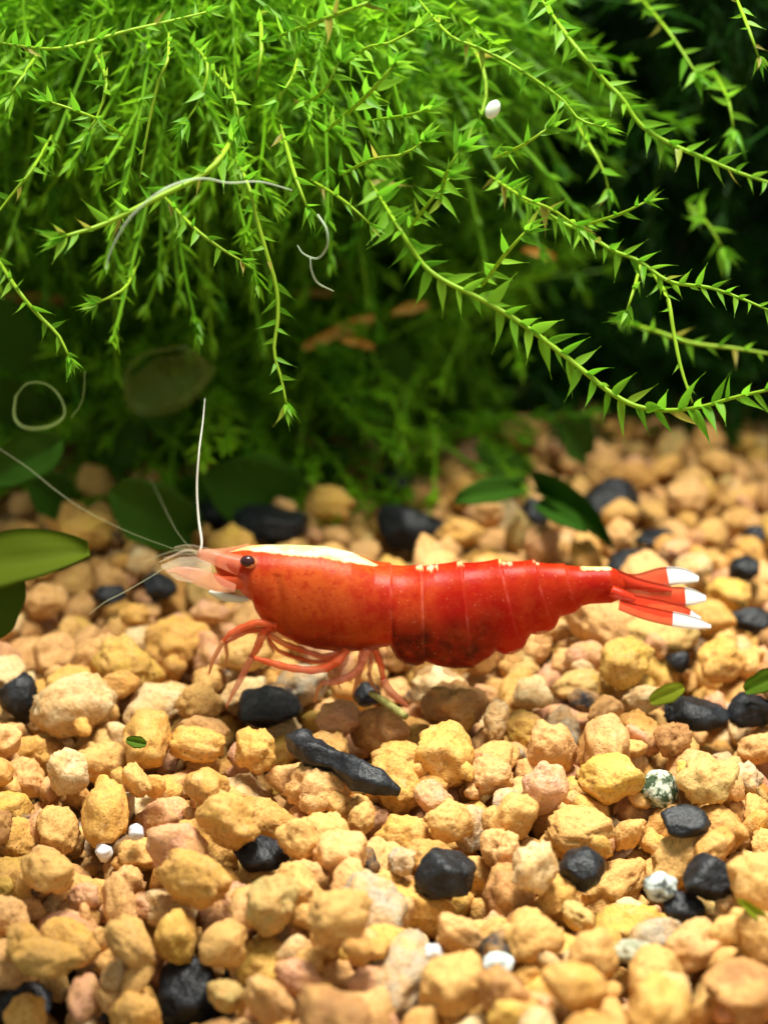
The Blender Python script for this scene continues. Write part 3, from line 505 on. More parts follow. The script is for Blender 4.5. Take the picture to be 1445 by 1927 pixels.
-1041,433,-203,5,-8,47,87,20,0,1,-2142,3077,-172,-6,11,-49,61,18,0,1,580,4963,-192,-5,-38,20,46,10,0,1,1513,-620,-257,-2,10,-58,102,9,0,1,-1033,-59,-207,27,-7,-43,62,4,0,1,
-473,2738,-306,-31,16,9,99,21,0,1,2041,3347,-265,-8,-1,-24,71,17,0,1,1686,-511,-194,7,-51,18,44,8,0,1,1164,411,-184,-53,-27,-9,67,7,0,1,-857,-113,-68,-5,-44,40,64,18,0,1,
1852,2143,-84,-56,18,-6,65,5,0,1,135,53,-197,-21,54,-12,60,8,0,1,305,5281,-215,42,26,-29,93,0,0,1,2087,5483,-233,-11,-2,18,56,18,0,1,911,-784,-175,-24,25,-49,78,12,0,1,
499,4423,-218,-10,-11,-51,92,8,0,1,1283,5659,-237,29,-43,-18,63,5,0,1,2083,2209,-121,-8,-22,40,53,20,0,1,-1061,-80,-401,-2,-3,-5,81,21,0,1,-1324,744,-334,22,17,-43,72,21,0,1,
579,1092,-366,37,43,-7,59,2,0,1,255,1760,-248,-37,-15,-13,56,21,0,1,2286,2979,-327,-23,-3,-43,57,21,0,1,1492,1149,-31,-46,7,-2,75,9,0,1,2160,1409,-295,-28,-27,46,62,3,0,1,
-1535,3463,-205,13,1,58,48,9,0,1,-2444,4113,-122,-55,-4,23,78,0,0,1,2136,4708,-207,14,-12,8,84,18,0,1,-1204,-421,-178,-37,13,-28,51,4,0,1,1041,4259,-197,21,24,21,43,9,0,1,
-1183,5622,-123,17,5,-42,63,10,0,1,-612,-2436,-108,45,34,-2,61,18,0,1,-2033,2692,-183,-32,-46,-2,63,2,0,1,2541,3579,-243,-31,-46,17,109,12,0,1,753,-513,-351,-23,5,-13,66,10,0,1,
2331,3532,-111,-31,28,-32,49,19,0,1,2750,5506,-301,8,8,57,60,8,0,1,1963,5032,-241,-15,29,-28,97,21,0,1,-1448,2958,-263,14,-17,-50,98,20,0,1,-1450,4981,-266,25,43,32,109,5,0,1,
199,-728,-201,3,-58,-15,39,7,0,1,-135,3969,-110,-27,-19,-4,41,2,0,1,1521,5114,-125,19,35,-13,72,18,0,1,-662,6102,-202,-18,-46,-33,72,9,0,1,13,1997,-217,44,-11,35,77,11,0,1,
283,-144,-256,7,-42,24,109,19,0,1,1464,1967,-254,6,-2,59,95,4,0,1,-514,-1576,-109,6,-10,54,55,18,0,1,602,5247,-321,31,-50,2,107,5,0,1,2244,2139,-214,-30,-39,-31,63,17,0,1,
-532,3625,-135,-13,-16,56,62,21,0,1,2696,4588,-192,15,-39,-22,68,21,0,1,550,5491,-212,-12,-2,17,93,7,0,1,-1705,2637,-191,-45,8,-38,69,15,0,1,-1778,5972,-148,-31,-2,46,65,9,0,1,
1316,-1417,-236,-11,-4,-58,65,19,0,1,-814,860,-459,-15,27,-50,85,0,0,1,2025,2842,-268,-46,-6,12,84,10,0,1,1148,2794,-305,3,-55,-24,109,1,0,1,760,5343,-205,-55,9,21,74,20,0,1,
2815,6081,-416,5,-43,6,70,8,0,1,-2104,2221,-275,-1,-18,7,51,16,0,1,-1162,2959,-330,-5,12,54,90,18,0,1,-619,2832,-42,-40,25,-1,63,19,0,1,1684,3921,-126,-1,-23,-29,70,18,0,1,
-625,1809,-357,57,17,7,79,6,0,1,-1196,-1367,-459,-18,-31,27,43,21,0,1,97,1100,-206,59,7,-6,58,10,0,1,-1776,3547,-229,41,-1,-27,65,15,0,1,-1267,77,-196,9,-44,37,59,13,0,1,
1191,4268,-302,14,19,52,75,10,0,1,-1824,4984,-199,45,-37,9,66,7,0,1,-673,-171,-264,-42,-38,12,59,15,0,1,125,-1537,-326,-37,22,18,46,15,0,1,-425,-203,-452,-6,6,57,96,15,0,1,
-1469,2163,-427,-36,29,-18,86,12,0,1,-1444,4100,-234,-1,-33,-36,78,7,0,1,222,1949,-228,27,-37,-39,81,11,0,1,-1525,5221,-127,23,49,-25,71,21,0,1,2605,5482,-217,21,-5,-54,42,16,0,1,
690,4794,-257,1,-46,36,82,5,0,1,-1136,5182,-50,-36,25,-24,57,5,0,1,-408,-1839,-436,39,33,-2,81,7,0,1,-31,948,-172,-30,-18,-48,69,21,0,1,925,5141,-263,12,-46,-31,60,18,0,1,
-1494,5709,-159,-16,-36,-6,74,0,0,1,1328,-1653,-235,55,18,-16,75,15,0,1,-1760,567,-517,32,-4,-7,99,17,0,1,1005,1121,-225,22,-12,10,65,17,0,1,-929,3432,-225,-9,55,11,84,12,0,1,
1704,3543,-235,-27,-15,-12,56,1,0,1,619,-525,-199,24,-2,30,60,2,0,1,-1422,470,-238,-13,41,32,47,18,0,1,2621,5027,-239,-19,-48,28,62,0,0,1,1967,1910,-125,-54,-1,-26,56,11,0,1,
1965,2269,-183,-45,35,-2,41,11,0,1,-955,4757,-244,0,-9,5,96,6,0,1,308,-2268,-236,28,-12,23,63,19,0,1,569,-1533,-218,-20,56,9,58,1,0,1,272,-1094,-309,57,-13,3,76,12,0,1,
1251,-456,-421,30,5,52,64,3,0,1,-1821,103,-204,11,-32,-48,52,19,0,1,-109,2618,-193,39,-14,-39,58,20,0,1,-432,3027,-323,7,2,-41,70,14,0,1,2348,2978,-180,23,51,17,51,9,0,1,
416,3504,-364,20,-6,-51,89,8,0,1,-2084,2352,-170,31,-30,-11,52,8,0,1,-1345,5817,-202,-28,-19,-40,63,4,0,1,1380,-1729,-126,-11,28,-52,40,14,0,1,-873,-1589,-458,10,30,-14,48,21,0,1,
-84,5715,-384,42,23,25,109,10,0,1,2437,6023,-338,31,-7,34,109,0,0,1,537,690,-299,-45,-14,-29,75,7,0,1,1410,-213,-159,38,-12,43,73,1,0,1,1865,165,-299,-38,-1,44,83,9,0,1,
368,2317,-147,-41,-27,-22,62,16,0,1,-297,-662,-267,1,20,-7,89,20,0,1,1333,3670,-135,12,44,-38,53,0,0,1,90,4651,-159,22,17,51,52,17,0,1,3,-937,-433,29,19,49,76,9,0,1,
1102,747,-188,21,-53,18,71,20,0,1,-999,2041,-188,-2,-38,37,81,10,0,1,-2822,5528,-196,-5,-39,-44,75,9,0,1,1675,1429,-176,-13,12,57,42,2,0,1,-2305,5405,-186,27,-9,20,76,17,0,1,
-2857,6024,-253,-60,5,1,49,16,0,1,266,728,-366,-9,3,-33,78,17,0,1,-1710,761,-373,23,-5,-17,67,17,0,1,-634,-1637,-220,-1,-9,-49,66,5,0,1,-1595,1215,-216,-42,29,31,63,16,0,1,
-95,4109,-182,-18,8,-24,66,20,0,1,1622,4498,-189,-7,39,-42,52,3,0,1,-1747,540,-164,-24,27,-43,37,15,0,1,-84,3200,-397,-32,28,23,75,17,0,1,1214,-1959,-446,-38,29,30,64,2,0,1,
-1655,2086,-385,-22,-10,31,70,11,0,1,-1872,2664,-333,34,-11,41,59,20,0,1,875,5940,-265,-5,-27,-2,75,9,0,1,948,67,-330,-12,36,-27,67,17,0,1,-149,-1175,-285,-23,-53,-1,100,12,0,1,
1964,273,-52,25,6,54,79,16,0,1,438,-1208,-488,-11,11,-56,57,20,0,1,-2266,3822,-311,-8,-50,11,93,11,0,1,-588,-85,-364,49,-23,-21,42,14,0,1,418,246,-290,-21,-49,27,71,12,0,1,
-1044,167,-350,-59,8,3,86,14,0,1,-690,3488,-160,-21,-4,48,79,18,0,1,84,3691,-421,22,-39,27,109,9,0,1,-2083,3955,-198,8,-22,-15,73,12,0,1,145,209,-261,-54,18,-1,69,20,0,1,
-1542,1822,-267,-39,-40,-16,54,14,0,1,419,2950,-262,-57,-11,-15,102,12,0,1,898,5624,-354,8,-14,30,63,15,0,1,-1243,6028,-258,4,26,-33,97,8,0,1,-2172,1073,-114,1,-22,-48,109,19,0,1,
1278,-987,-453,-8,-48,33,70,0,0,1,1589,-149,-229,48,32,-1,57,18,0,1,-1857,2470,-358,20,19,-49,93,5,0,1,-1521,3654,-380,-27,-51,12,60,21,0,1,-291,4354,-307,-13,0,38,73,8,0,1,
-1231,602,-243,-53,-20,-2,74,0,0,1,-1153,-997,-329,0,-1,48,46,5,0,1,1699,2306,-76,-54,-13,7,62,4,0,1,-2272,3237,-178,2,-8,14,56,15,0,1,-1016,-1616,-481,6,-13,44,53,11,0,1,
592,-1334,-474,8,-2,-54,83,13,0,1,-792,2997,-397,26,39,36,81,13,0,1,2598,5645,-267,35,-7,27,66,15,0,1,-1806,5511,-280,-9,-45,-23,109,3,0,1,-1732,-101,-510,-35,44,20,36,17,0,1,
187,1350,-421,7,2,-49,76,8,0,1,953,3154,-496,56,21,-8,78,16,0,1,843,4950,-422,-38,7,46,109,1,0,1,-341,931,-270,-3,6,59,77,19,0,1,910,4278,-327,-2,-32,32,83,15,0,1,
2186,6086,-408,-32,13,48,84,9,0,1,1289,-1745,-390,9,6,-43,60,11,0,1,1002,-1246,-359,-2,44,-40,47,13,0,1,544,-452,-303,-42,-21,14,62,21,0,1,-60,2431,-336,-2,26,-18,62,13,0,1,
-1389,3504,-255,-7,-22,-22,64,20,0,1,-2137,5285,-277,-36,4,13,70,18,0,1,1294,390,-78,12,26,27,57,3,0,1,-1550,-392,-415,7,1,57,63,15,0,1,-1529,-557,-333,32,-51,-2,53,7,0,1,
-863,-24,-249,13,57,11,78,1,0,1,-388,-499,-332,-57,16,3,51,14,0,1,-1497,1642,-313,-39,10,-29,71,1,0,1,-91,6099,-318,42,13,11,67,9,0,1,1301,2952,-204,13,-6,-44,39,0,0,1,
1527,6079,-316,52,28,-2,69,1,0,1,-1223,-964,-505,2,-3,37,50,2,0,1,1690,-370,-355,-37,-36,9,107,19,0,1,1731,3371,-291,15,-6,54,69,9,0,1,-623,3770,-281,-6,-38,46,75,10,0,1,
1328,-653,-83,-36,39,27,69,8,0,1,-1481,669,-259,44,-22,-18,68,10,0,1,-860,532,-236,-47,-32,-3,50,12,0,1,-1139,3499,-163,-7,-10,-9,73,20,0,1,-517,3428,-289,-30,-14,-27,50,15,0,1,
1870,5381,-259,13,-57,-4,60,0,0,1,1295,86,-270,-48,-16,-18,70,10,0,1,459,1377,-124,-15,7,-42,35,2,0,1,1544,2623,-167,-1,-27,10,48,13,0,1,1491,-885,-404,-12,-19,-53,97,3,0,1,
2181,1573,-427,-45,-7,-39,94,3,0,1,-1703,2750,-369,24,2,-55,83,20,0,1,1581,403,-359,27,42,32,38,15,0,1,-1216,66,-529,-40,-2,-42,52,16,0,1,-438,1342,-213,13,50,31,42,16,0,1,
2006,2623,-256,-14,-3,47,51,8,0,1,1653,5478,-258,31,-27,26,73,3,0,1,25,-1488,-382,41,-13,30,43,13,0,1,1461,-1304,-167,18,44,25,68,11,0,1,-373,-1128,-186,-29,-24,42,54,9,0,1,
-599,3893,-184,-40,-10,-35,44,18,0,1,-906,4085,-204,-12,-29,30,48,5,0,1,932,2701,-465,-22,19,-16,75,10,0,1,67,-1146,-465,15,10,-20,70,8,0,1,-355,470,-300,2,-17,38,67,16,0,1,
873,5374,-438,29,-26,-16,85,17,0,1,1393,2217,-308,7,6,56,46,14,0,1,2141,4478,-345,5,47,-33,77,5,0,1,-1446,890,-238,-19,18,52,70,2,0,1,-784,4433,-277,-29,-11,-34,88,10,0,1,
600,5877,-243,-18,30,45,73,20,0,1,825,-673,-441,-52,-30,-3,68,20,0,1,-530,61,-473,-16,0,-24,83,13,0,1,-1602,1838,-387,-58,-6,5,54,9,0,1,507,2718,-361,-14,-8,44,68,10,0,1,
443,3858,-492,-14,-3,58,106,10,0,1,668,1975,-207,37,40,23,73,2,0,1,-908,2482,-331,-7,-6,49,55,2,0,1,-1770,3100,-198,52,-18,-21,56,19,0,1,-853,-239,-203,-36,-3,25,70,3,0,1,
470,950,-156,-41,-20,-12,63,20,0,1,-1677,1465,-295,1,-48,25,65,16,0,1,651,3352,-333,-32,-23,-13,92,20,0,1,-94,4398,-206,-23,-51,22,83,9,0,1,-276,4770,-234,-13,-3,26,71,19,0,1,
-830,2182,-310,39,17,18,51,16,0,1,-2607,3571,-204,17,37,4,70,0,0,1,-894,5169,-60,-23,10,13,82,19,0,1,-641,-1305,-454,9,-2,34,79,19,0,1,-1082,-613,-476,60,7,1,95,3,0,1,
683,89,-355,4,3,24,104,4,0,1,1971,1606,-358,-57,-13,-4,59,2,0,1,2114,3052,-406,-33,-6,-48,79,6,0,1,-1867,312,-353,-13,27,31,84,18,0,1,655,1278,-320,25,-44,-21,57,16,0,1,
2243,4766,-328,21,-20,39,43,3,0,1,-1639,2942,-222,23,34,19,60,4,0,1,555,-1822,-323,-29,49,-1,35,16,0,1,-1141,3691,-126,37,27,33,48,20,0,1,269,4339,-162,-19,33,-44,35,0,0,1,
-2731,4815,-93,20,56,4,66,12,0,1,2991,5745,-445,-47,9,15,51,8,0,1,2892,5614,-452,3,41,41,56,17,0,1,-1121,-1144,-456,-6,1,20,64,17,0,1,2294,5499,-387,22,-6,-23,107,11,0,1,
2975,5989,-481,-6,28,45,60,13,0,1,-343,1485,-312,18,20,-12,76,18,0,1,-271,1717,-237,-55,11,11,62,2,0,1,1960,2107,-321,-23,28,38,109,4,0,1,-815,5338,-287,53,22,-16,88,4,0,1,
1148,1856,-180,37,-35,-27,47,21,0,1,-1891,3368,-179,-28,10,14,56,3,0,1,1599,4658,-245,-18,35,-32,70,15,0,1,-1723,-116,-397,41,30,-4,41,11,0,1,-1940,4764,-149,15,5,33,54,3,0,1,
111,-764,-451,9,12,44,64,7,0,1,457,506,-359,22,-26,-32,67,2,0,1,-163,3870,-425,-54,-12,9,105,13,0,1,2061,5194,-424,14,48,30,83,10,0,1,599,-686,-404,-30,8,-25,86,10,0,1,
868,2783,-306,-4,-2,55,39,21,0,1,1997,3594,-299,30,39,-19,62,11,0,1,81,5572,-316,29,-20,48,70,18,0,1,-14,-1600,-466,-16,-46,-26,51,8,0,1,849,-1558,-464,-33,-1,-10,71,6,0,1,
-731,-731,-326,48,26,-24,85,19,0,1,-1662,1659,-368,-19,-50,10,64,5,0,1,2017,4232,-230,-11,2,18,55,20,0,1,-3065,5858,-190,22,-8,-40,69,18,0,1,211,5678,-210,-45,-23,-33,53,1,0,1,
909,899,-261,-43,-36,20,72,1,0,1,1294,4156,-193,-46,37,9,49,7,0,1,1375,4469,-195,37,26,31,57,18,0,1,-2324,5604,-224,-43,12,33,78,12,0,1,1872,6110,-212,12,22,-44,52,11,0,1,
2040,688,-111,-31,-12,47,61,0,0,1,1820,1064,-144,-29,-25,-30,46,20,0,1,914,3441,-245,49,5,5,55,18,0,1,-2182,5799,-206,-5,21,-47,66,11,0,1,340,-667,-449,-12,-6,0,53,10,0,1,
-1279,-127,-523,-17,8,-18,78,0,0,1,789,2187,-382,31,47,-11,105,11,0,1,-807,108,-460,-3,-19,-43,99,15,0,1,1978,508,-189,55,-1,24,74,9,0,1,-1896,1413,-383,0,26,52,89,7,0,1,
-472,1600,-370,-47,-13,24,80,2,0,1,-2227,4056,-164,-11,48,5,67,4,0,1,1191,3666,-349,-13,-1,58,84,7,0,1,-166,4655,-361,-45,-32,17,80,14,0,1,-1185,-417,-532,-6,10,-53,51,0,0,1,
-460,3231,-373,39,-16,-25,78,10,0,1,1925,4034,-191,0,-17,56,65,0,0,1,1371,-1501,-441,12,-3,-22,109,21,0,1,1059,-468,-410,5,3,59,61,11,0,1,976,674,-337,20,1,10,83,1,0,1,
1788,997,-301,2,23,17,66,6,0,1,-201,1077,-335,58,-15,-7,54,12,0,1,1874,4278,-267,33,-26,-39,57,21,0,1,910,-137,-340,6,47,33,61,11,0,1,-861,611,-410,24,36,-41,67,17,0,1,
-619,533,-307,-38,-1,21,87,17,0,1,2684,5214,-293,-30,24,-6,67,7,0,1,2225,5893,-369,37,0,47,53,15,0,1,-973,128,-196,-48,-15,16,47,15,0,1,151,4807,-249,11,1,-32,83,21,0,1,
-2369,5837,-284,-20,37,-13,82,3,0,1,1010,2559,-229,-9,-19,-24,89,20,0,1,-2625,3325,-74,-21,36,33,109,2,0,1,-1236,4352,-185,-26,42,26,55,5,0,1,-1793,4776,-203,11,-47,6,52,8,0,1,
-2998,6048,-288,-47,-6,27,44,2,0,1,1675,-669,-464,5,-3,59,68,20,0,1,510,-164,-392,-55,10,18,61,9,0,1,-2469,4367,-397,-34,43,-19,79,3,0,1,-2056,1760,-415,59,8,-5,59,20,0,1,
-2160,1902,-322,-2,8,-50,70,7,0,1,-1316,1306,-258,17,-26,-50,86,12,0,1,-829,2835,-186,-25,-46,28,86,17,0,1,-578,3580,-336,-23,-32,-40,71,6,0,1,-2402,2322,-89,-16,25,-28,91,10,0,1,
-1711,4284,-168,26,-7,14,91,1,0,1,521,-1058,-253,-42,-26,-10,59,13,0,1,2158,3002,-244,10,-48,11,39,13,0,1,-1837,3479,-62,14,-34,29,70,4,0,1,860,-1343,-476,-3,18,-55,75,10,0,1,
-643,-702,-492,33,28,27,44,4,0,1,-1039,1062,-468,-10,-53,-23,84,17,0,1,-1995,1935,-474,-20,-14,-54,65,4,0,1,1977,1861,-394,25,41,-35,109,19,0,1,184,3334,-526,53,27,6,57,5,0,1,
2897,5855,-468,-55,-15,-12,56,1,0,1,1845,-442,-194,30,-16,-48,73,13,0,1,-1060,1301,-410,-1,-27,53,99,15,0,1,872,1330,-320,-3,55,4,85,11,0,1,210,5905,-352,-34,36,-33,109,21,0,1,
-2019,2384,-298,17,40,-41,44,5,0,1,1911,1138,-260,-40,-25,-30,74,1,0,1,-416,3155,-201,-1,14,-58,45,4,0,1,2421,2758,-188,-17,45,11,102,19,0,1,1025,3347,-150,20,2,45,76,20,0,1,
630,-912,-276,-10,-38,-31,56,11,0,1,1576,-356,-149,-15,-57,-11,46,1,0,1,250,-1325,-503,36,48,2,53,14,0,1,-1915,2132,-476,-2,-3,-26,76,1,0,1,-816,-1442,-472,-23,-30,21,41,5,0,1,
1018,515,-249,-2,30,-48,64,17,0,1,2252,1784,-395,-2,-49,16,73,3,0,1,134,2179,-304,-7,-31,51,93,2,0,1,2125,1979,-483,17,49,28,47,10,0,1,1931,3733,-471,-2,-59,-5,58,10,0,1,
-1824,4148,-359,2,-9,-18,87,2,0,1,-189,4454,-478,1,-48,34,67,1,0,1,-1904,632,-267,-26,50,-9,104,19,0,1,1672,5659,-314,-20,40,35,88,1,0,1,57,3039,-447,-25,14,46,63,16,0,1,
-2800,4625,-169,-36,-34,2,64,15,0,1,-2595,6033,-219,-48,-2,-33,95,16,0,1,-286,313,-215,-40,-29,3,57,10,0,1,1439,2425,-169,-8,-33,21,60,19,0,1,2652,3766,-153,-18,-52,16,77,11,0,1,
2457,4216,-248,34,11,-41,61,2,0,1,-837,6020,-275,42,-9,-25,78,1,0,1,1625,-1391,-45,53,26,-13,73,11,0,1,599,-762,-164,-30,23,46,65,18,0,1,-138,414,-427,-16,-3,-54,73,14,0,1,
-1827,816,-548,-2,-48,-35,65,11,0,1,-1802,1028,-552,25,-27,-44,58,18,0,1,1618,3147,-423,6,2,-4,109,11,0,1,896,4408,-531,15,35,34,78,11,0,1,90,-1716,-501,-55,13,15,54,13,0,1,
1268,-711,-307,-18,0,43,57,8,0,1,845,480,-352,-12,12,14,67,9,0,1,-2,3343,-519,26,53,8,54,13,0,1,-26,4065,-335,-57,16,5,67,15,0,1,-1216,4691,-236,53,4,25,67,5,0,1,
-583,4115,-233,-47,-14,-8,61,20,0,1,378,4794,-299,-47,33,-15,67,6,0,1,-421,5788,-448,-29,-17,-8,60,7,0,1,986,-316,-257,17,8,-21,77,14,0,1,-524,2455,-228,-44,35,-13,76,2,0,1,
-1957,4590,-289,-41,32,4,81,20,0,1,-610,5588,-236,-21,2,-42,80,8,0,1,690,6091,-347,-14,26,22,71,12,0,1,338,3113,-179,-32,-22,17,39,15,0,1,-1893,3893,-165,37,-29,32,76,20,0,1,
55,4462,-168,-11,9,-18,48,4,0,1,1839,5521,-264,-26,35,36,54,5,0,1,-1944,174,-138,45,-32,-21,58,11,0,1,-1565,-957,-457,53,-26,-11,69,16,0,1,726,-484,-463,1,-3,-59,37,20,0,1,
-738,730,-543,4,-10,-58,44,2,0,1,617,887,-368,7,-56,-19,64,2,0,1,1747,903,-440,5,9,-2,70,15,0,1,799,1084,-369,52,29,9,81,14,0,1,-204,1711,-436,-11,11,-54,89,8,0,1,
1763,1710,-462,-18,-6,30,57,5,0,1,-1800,52,-552,-43,41,8,66,19,0,1,83,1267,-261,29,9,-14,78,8,0,1,2092,2707,-410,-9,-23,-40,74,21,0,1,-901,5104,-243,-3,-49,-35,73,0,0,1,
764,-1850,-206,-3,-9,-59,64,19,0,1,922,-1903,-393,52,-27,-5,68,8,0,1,-1426,38,-334,22,34,-28,79,1,0,1,-171,-233,-297,11,57,-10,67,8,0,1,-251,3140,-216,26,-42,-32,63,4,0,1,
433,3256,-309,27,32,42,74,4,0,1,2530,4530,-345,-1,-36,3,76,20,0,1,392,5674,-327,49,4,14,83,11,0,1,-695,-707,-162,-8,-15,-57,60,13,0,1,407,1831,-173,53,2,-18,62,9,0,1,
1671,1554,-261,33,-7,47,61,2,0,1,-752,1982,-286,-2,-1,24,71,18,0,1,-964,1469,-171,-35,-27,41,63,7,0,1,810,4689,-430,37,17,9,68,13,0,1,1125,23,-172,-5,-10,-5,69,8,0,1,
1060,-1427,-501,-22,49,-21,55,19,0,1,-49,2548,-459,50,-7,33,55,13,0,1,668,3544,-527,-20,43,-36,69,13,0,1,-54,4121,-490,-57,-12,5,80,5,0,1,-160,510,-297,-2,17,-7,52,20,0,1,
-1082,797,-364,-50,30,12,84,18,0,1,442,2239,-322,35,45,-9,91,2,0,1,-941,2787,-406,-20,25,-46,86,13,0,1,596,4315,-458,6,-40,10,106,14,0,1,2600,4745,-277,25,9,28,64,4,0,1,
-2208,6030,-395,-20,-8,43,109,6,0,1,2714,5808,-460,48,-33,-13,53,16,0,1,946,-1680,-415,-14,31,-43,53,19,0,1,-346,1922,-408,37,-40,-25,82,7,0,1,35,1852,-358,-3,-23,-52,73,12,0,1,
-1933,4108,-208,51,27,16,74,12,0,1,1444,4984,-282,-18,12,-56,76,9,0,1,-1314,5383,-192,-4,59,-9,93,8,0,1,-2223,3393,-257,22,-47,-8,57,9,0,1,-2003,3719,-207,-17,22,45,83,18,0,1,
-1002,-1633,-219,-51,29,10,51,21,0,1,-1433,-1074,-187,51,-18,-7,47,21,0,1,2198,1454,-123,-32,49,2,60,6,0,1,460,6040,-234,41,34,5,83,0,0,1,-1818,-11,-416,43,-40,7,40,2,0,1,
-1095,230,-513,5,5,-11,78,14,0,1,-1351,2825,-361,-9,-35,-14,66,0,0,1,690,2916,-399,21,-28,28,109,13,0,1,2013,3965,-472,-2,33,48,60,0,0,1,-1388,4452,-319,-21,-18,37,85,11,0,1,
751,-1249,-323,38,41,-21,64,17,0,1,-1418,-276,-537,-7,19,49,60,20,0,1,-797,-352,-362,22,-24,-41,69,0,0,1,-2142,1358,-316,12,47,-12,77,4,0,1,2195,4138,-263,42,-25,32,78,16,0,1,
-767,5564,-342,-37,-24,-37,71,6,0,1,483,-825,-359,-13,-18,27,49,12,0,1,576,183,-187,-19,-12,-54,54,14,0,1,474,1062,-246,-10,-8,58,57,6,0,1,2518,3373,-331,4,58,-15,55,8,0,1,
2299,3884,-315,13,21,54,79,12,0,1,-1052,4208,-239,1,13,-58,72,12,0,1,-838,5757,-290,53,17,-13,70,14,0,1,-646,3222,-195,33,0,47,76,13,0,1,1959,3132,-304,15,-40,-24,70,9,0,1,
312,3721,-348,-22,-42,-16,58,11,0,1,2215,4320,-277,56,10,-2,57,20,0,1,1642,5098,-342,15,-4,42,59,9,0,1,1110,5553,-208,14,23,-21,67,7,0,1,-1923,6027,-288,-4,8,-18,78,19,0,1,
999,-2284,-77,10,36,-42,68,21,0,1,-1654,579,-282,11,-8,42,62,0,0,1,1967,2442,-226,1,1,59,52,9,0,1,2593,3410,-37,-28,40,23,76,7,0,1,2432,4432,-267,19,-20,-26,49,18,0,1,
-408,4878,-241,-28,-27,12,68,15,0,1,153,-232,-417,-37,11,-27,51,11,0,1,1388,-106,-381,-6,-14,57,87,10,0,1,1425,216,-405,-8,17,-52,62,10,0,1,1999,400,-396,-6,7,-45,103,11,0,1,
-1699,2292,-462,-21,54,16,79,1,0,1,786,3026,-555,19,-57,2,47,12,0,1,-2635,3749,-443,-3,14,-56,67,10,0,1,1349,3694,-501,40,38,-10,81,13,0,1,402,-1416,-455,-46,-22,-29,57,10,0,1,
1808,1116,-464,4,7,-32,56,15,0,1,-718,1570,-492,-34,44,-2,60,6,0,1,-1597,4639,-283,6,49,29,77,8,0,1,-1248,4520,-210,14,55,-9,44,6,0,1,2372,4346,-401,42,-38,-13,73,5,0,1,
2629,5429,-419,-6,22,47,85,13,0,1,1187,-2132,-355,11,40,39,63,2,0,1,1528,-2005,-325,25,-40,12,69,6,0,1,-1025,-328,-356,6,-19,46,84,19,0,1,-1340,1980,-322,-35,15,3,69,0,0,1,
-515,2109,-396,7,-20,54,55,8,0,1,-839,3092,-177,-7,55,-23,75,17,0,1,-1510,3950,-365,19,10,49,66,20,0,1,434,4133,-410,26,52,2,71,10,0,1,2019,6085,-313,-24,51,-19,62,11,0,1,
1275,-1008,-280,-3,-18,55,63,5,0,1,1339,3969,-260,21,-37,-28,69,7,0,1,-2386,5295,-348,8,18,30,56,15,0,1,-1709,5968,-309,-12,-14,49,65,19,0,1,2417,2270,-16,-52,21,22,106,21,0,1,
-2034,3492,-284,3,-6,28,73,18,0,1,825,4586,-309,-58,0,5,50,11,0,1,-55,-1759,-505,20,-4,-36,48,10,0,1,-1531,782,-501,19,-26,-34,93,6,0,1,-228,1091,-461,3,-11,-54,56,21,0,1,
-1864,1365,-555,-57,-18,-1,66,20,0,1,766,1547,-395,3,-5,4,76,9,0,1,-2109,2306,-457,6,-3,-60,85,13,0,1,-824,2344,-449,-1,-14,58,74,17,0,1,-1933,2837,-372,24,-49,-11,88,20,0,1,
-1628,2883,-424,-40,34,-8,60,2,0,1,2239,3301,-472,5,-3,-53,57,4,0,1,1394,3479,-423,-11,-47,-16,89,8,0,1,232,4992,-489,57,-3,-15,76,5,0,1,-2924,5658,-386,-8,-35,48,106,14,0,1,
-1532,-797,-354,-4,-5,58,55,20,0,1,-395,-1242,-316,-17,9,-53,70,7,0,1,158,-420,-385,57,18,-6,59,18,0,1,635,2438,-459,-26,5,5,60,2,0,1,-138,2702,-351,-50,12,-5,80,20,0,1,
-1629,3514,-332,-18,-13,-27,64,1,0,1,-397,3470,-422,23,-16,-45,77,5,0,1,1736,4402,-323,-55,-23,4,90,0,0,1,2881,4834,-290,-21,10,-41,109,2,0,1,-44,5098,-409,-28,8,-25,97,19,0,1,
1702,5201,-463,29,42,20,68,14,0,1,290,-1162,-480,23,9,51,48,15,0,1,-1180,1515,-272,-55,-17,-11,81,7,0,1,-2374,2511,-222,27,7,-48,72,6,0,1,1634,2653,-292,-1,36,-42,66,14,0,1,
1235,3781,-201,45,-31,-21,53,12,0,1,-2513,4034,-248,15,26,52,55,19,0,1,-1679,-1294,-82,27,5,-52,73,5,0,1,-795,1008,-240,38,35,-26,91,18,0,1,985,1508,-229,27,33,-29,59,11,0,1,
1062,3600,-213,48,1,27,63,11,0,1,186,4384,-308,39,-30,30,80,14,0,1,1466,5390,-199,0,1,-26,69,8,0,1,-757,550,-147,-15,-9,53,42,20,0,1,36,760,-413,45,7,30,50,4,0,1,
-2200,2420,-313,-9,-20,48,58,3,0,1,-272,3741,-266,-18,53,20,51,2,0,1,1840,5089,-375,-52,-18,16,63,7,0,1,-789,-1201,-499,37,46,3,35,0,0,1,-834,-509,-214,23,40,27,61,20,0,1,
-437,-1602,-456,-16,56,-2,72,3,0,1,-458,-1099,-461,-10,-20,39,71,18,0,1,1015,-1122,-475,-2,57,-19,53,3,0,1,-1416,187,-529,-12,2,-44,83,6,0,1,-2011,983,-524,52,-30,5,78,13,0,1,
425,1367,-310,19,18,12,108,5,0,1,534,1664,-400,10,-6,-59,78,4,0,1,753,1773,-381,-34,-43,24,82,3,0,1,-12,2270,-466,-4,-16,23,59,1,0,1,167,2387,-380,11,-38,25,95,14,0,1,
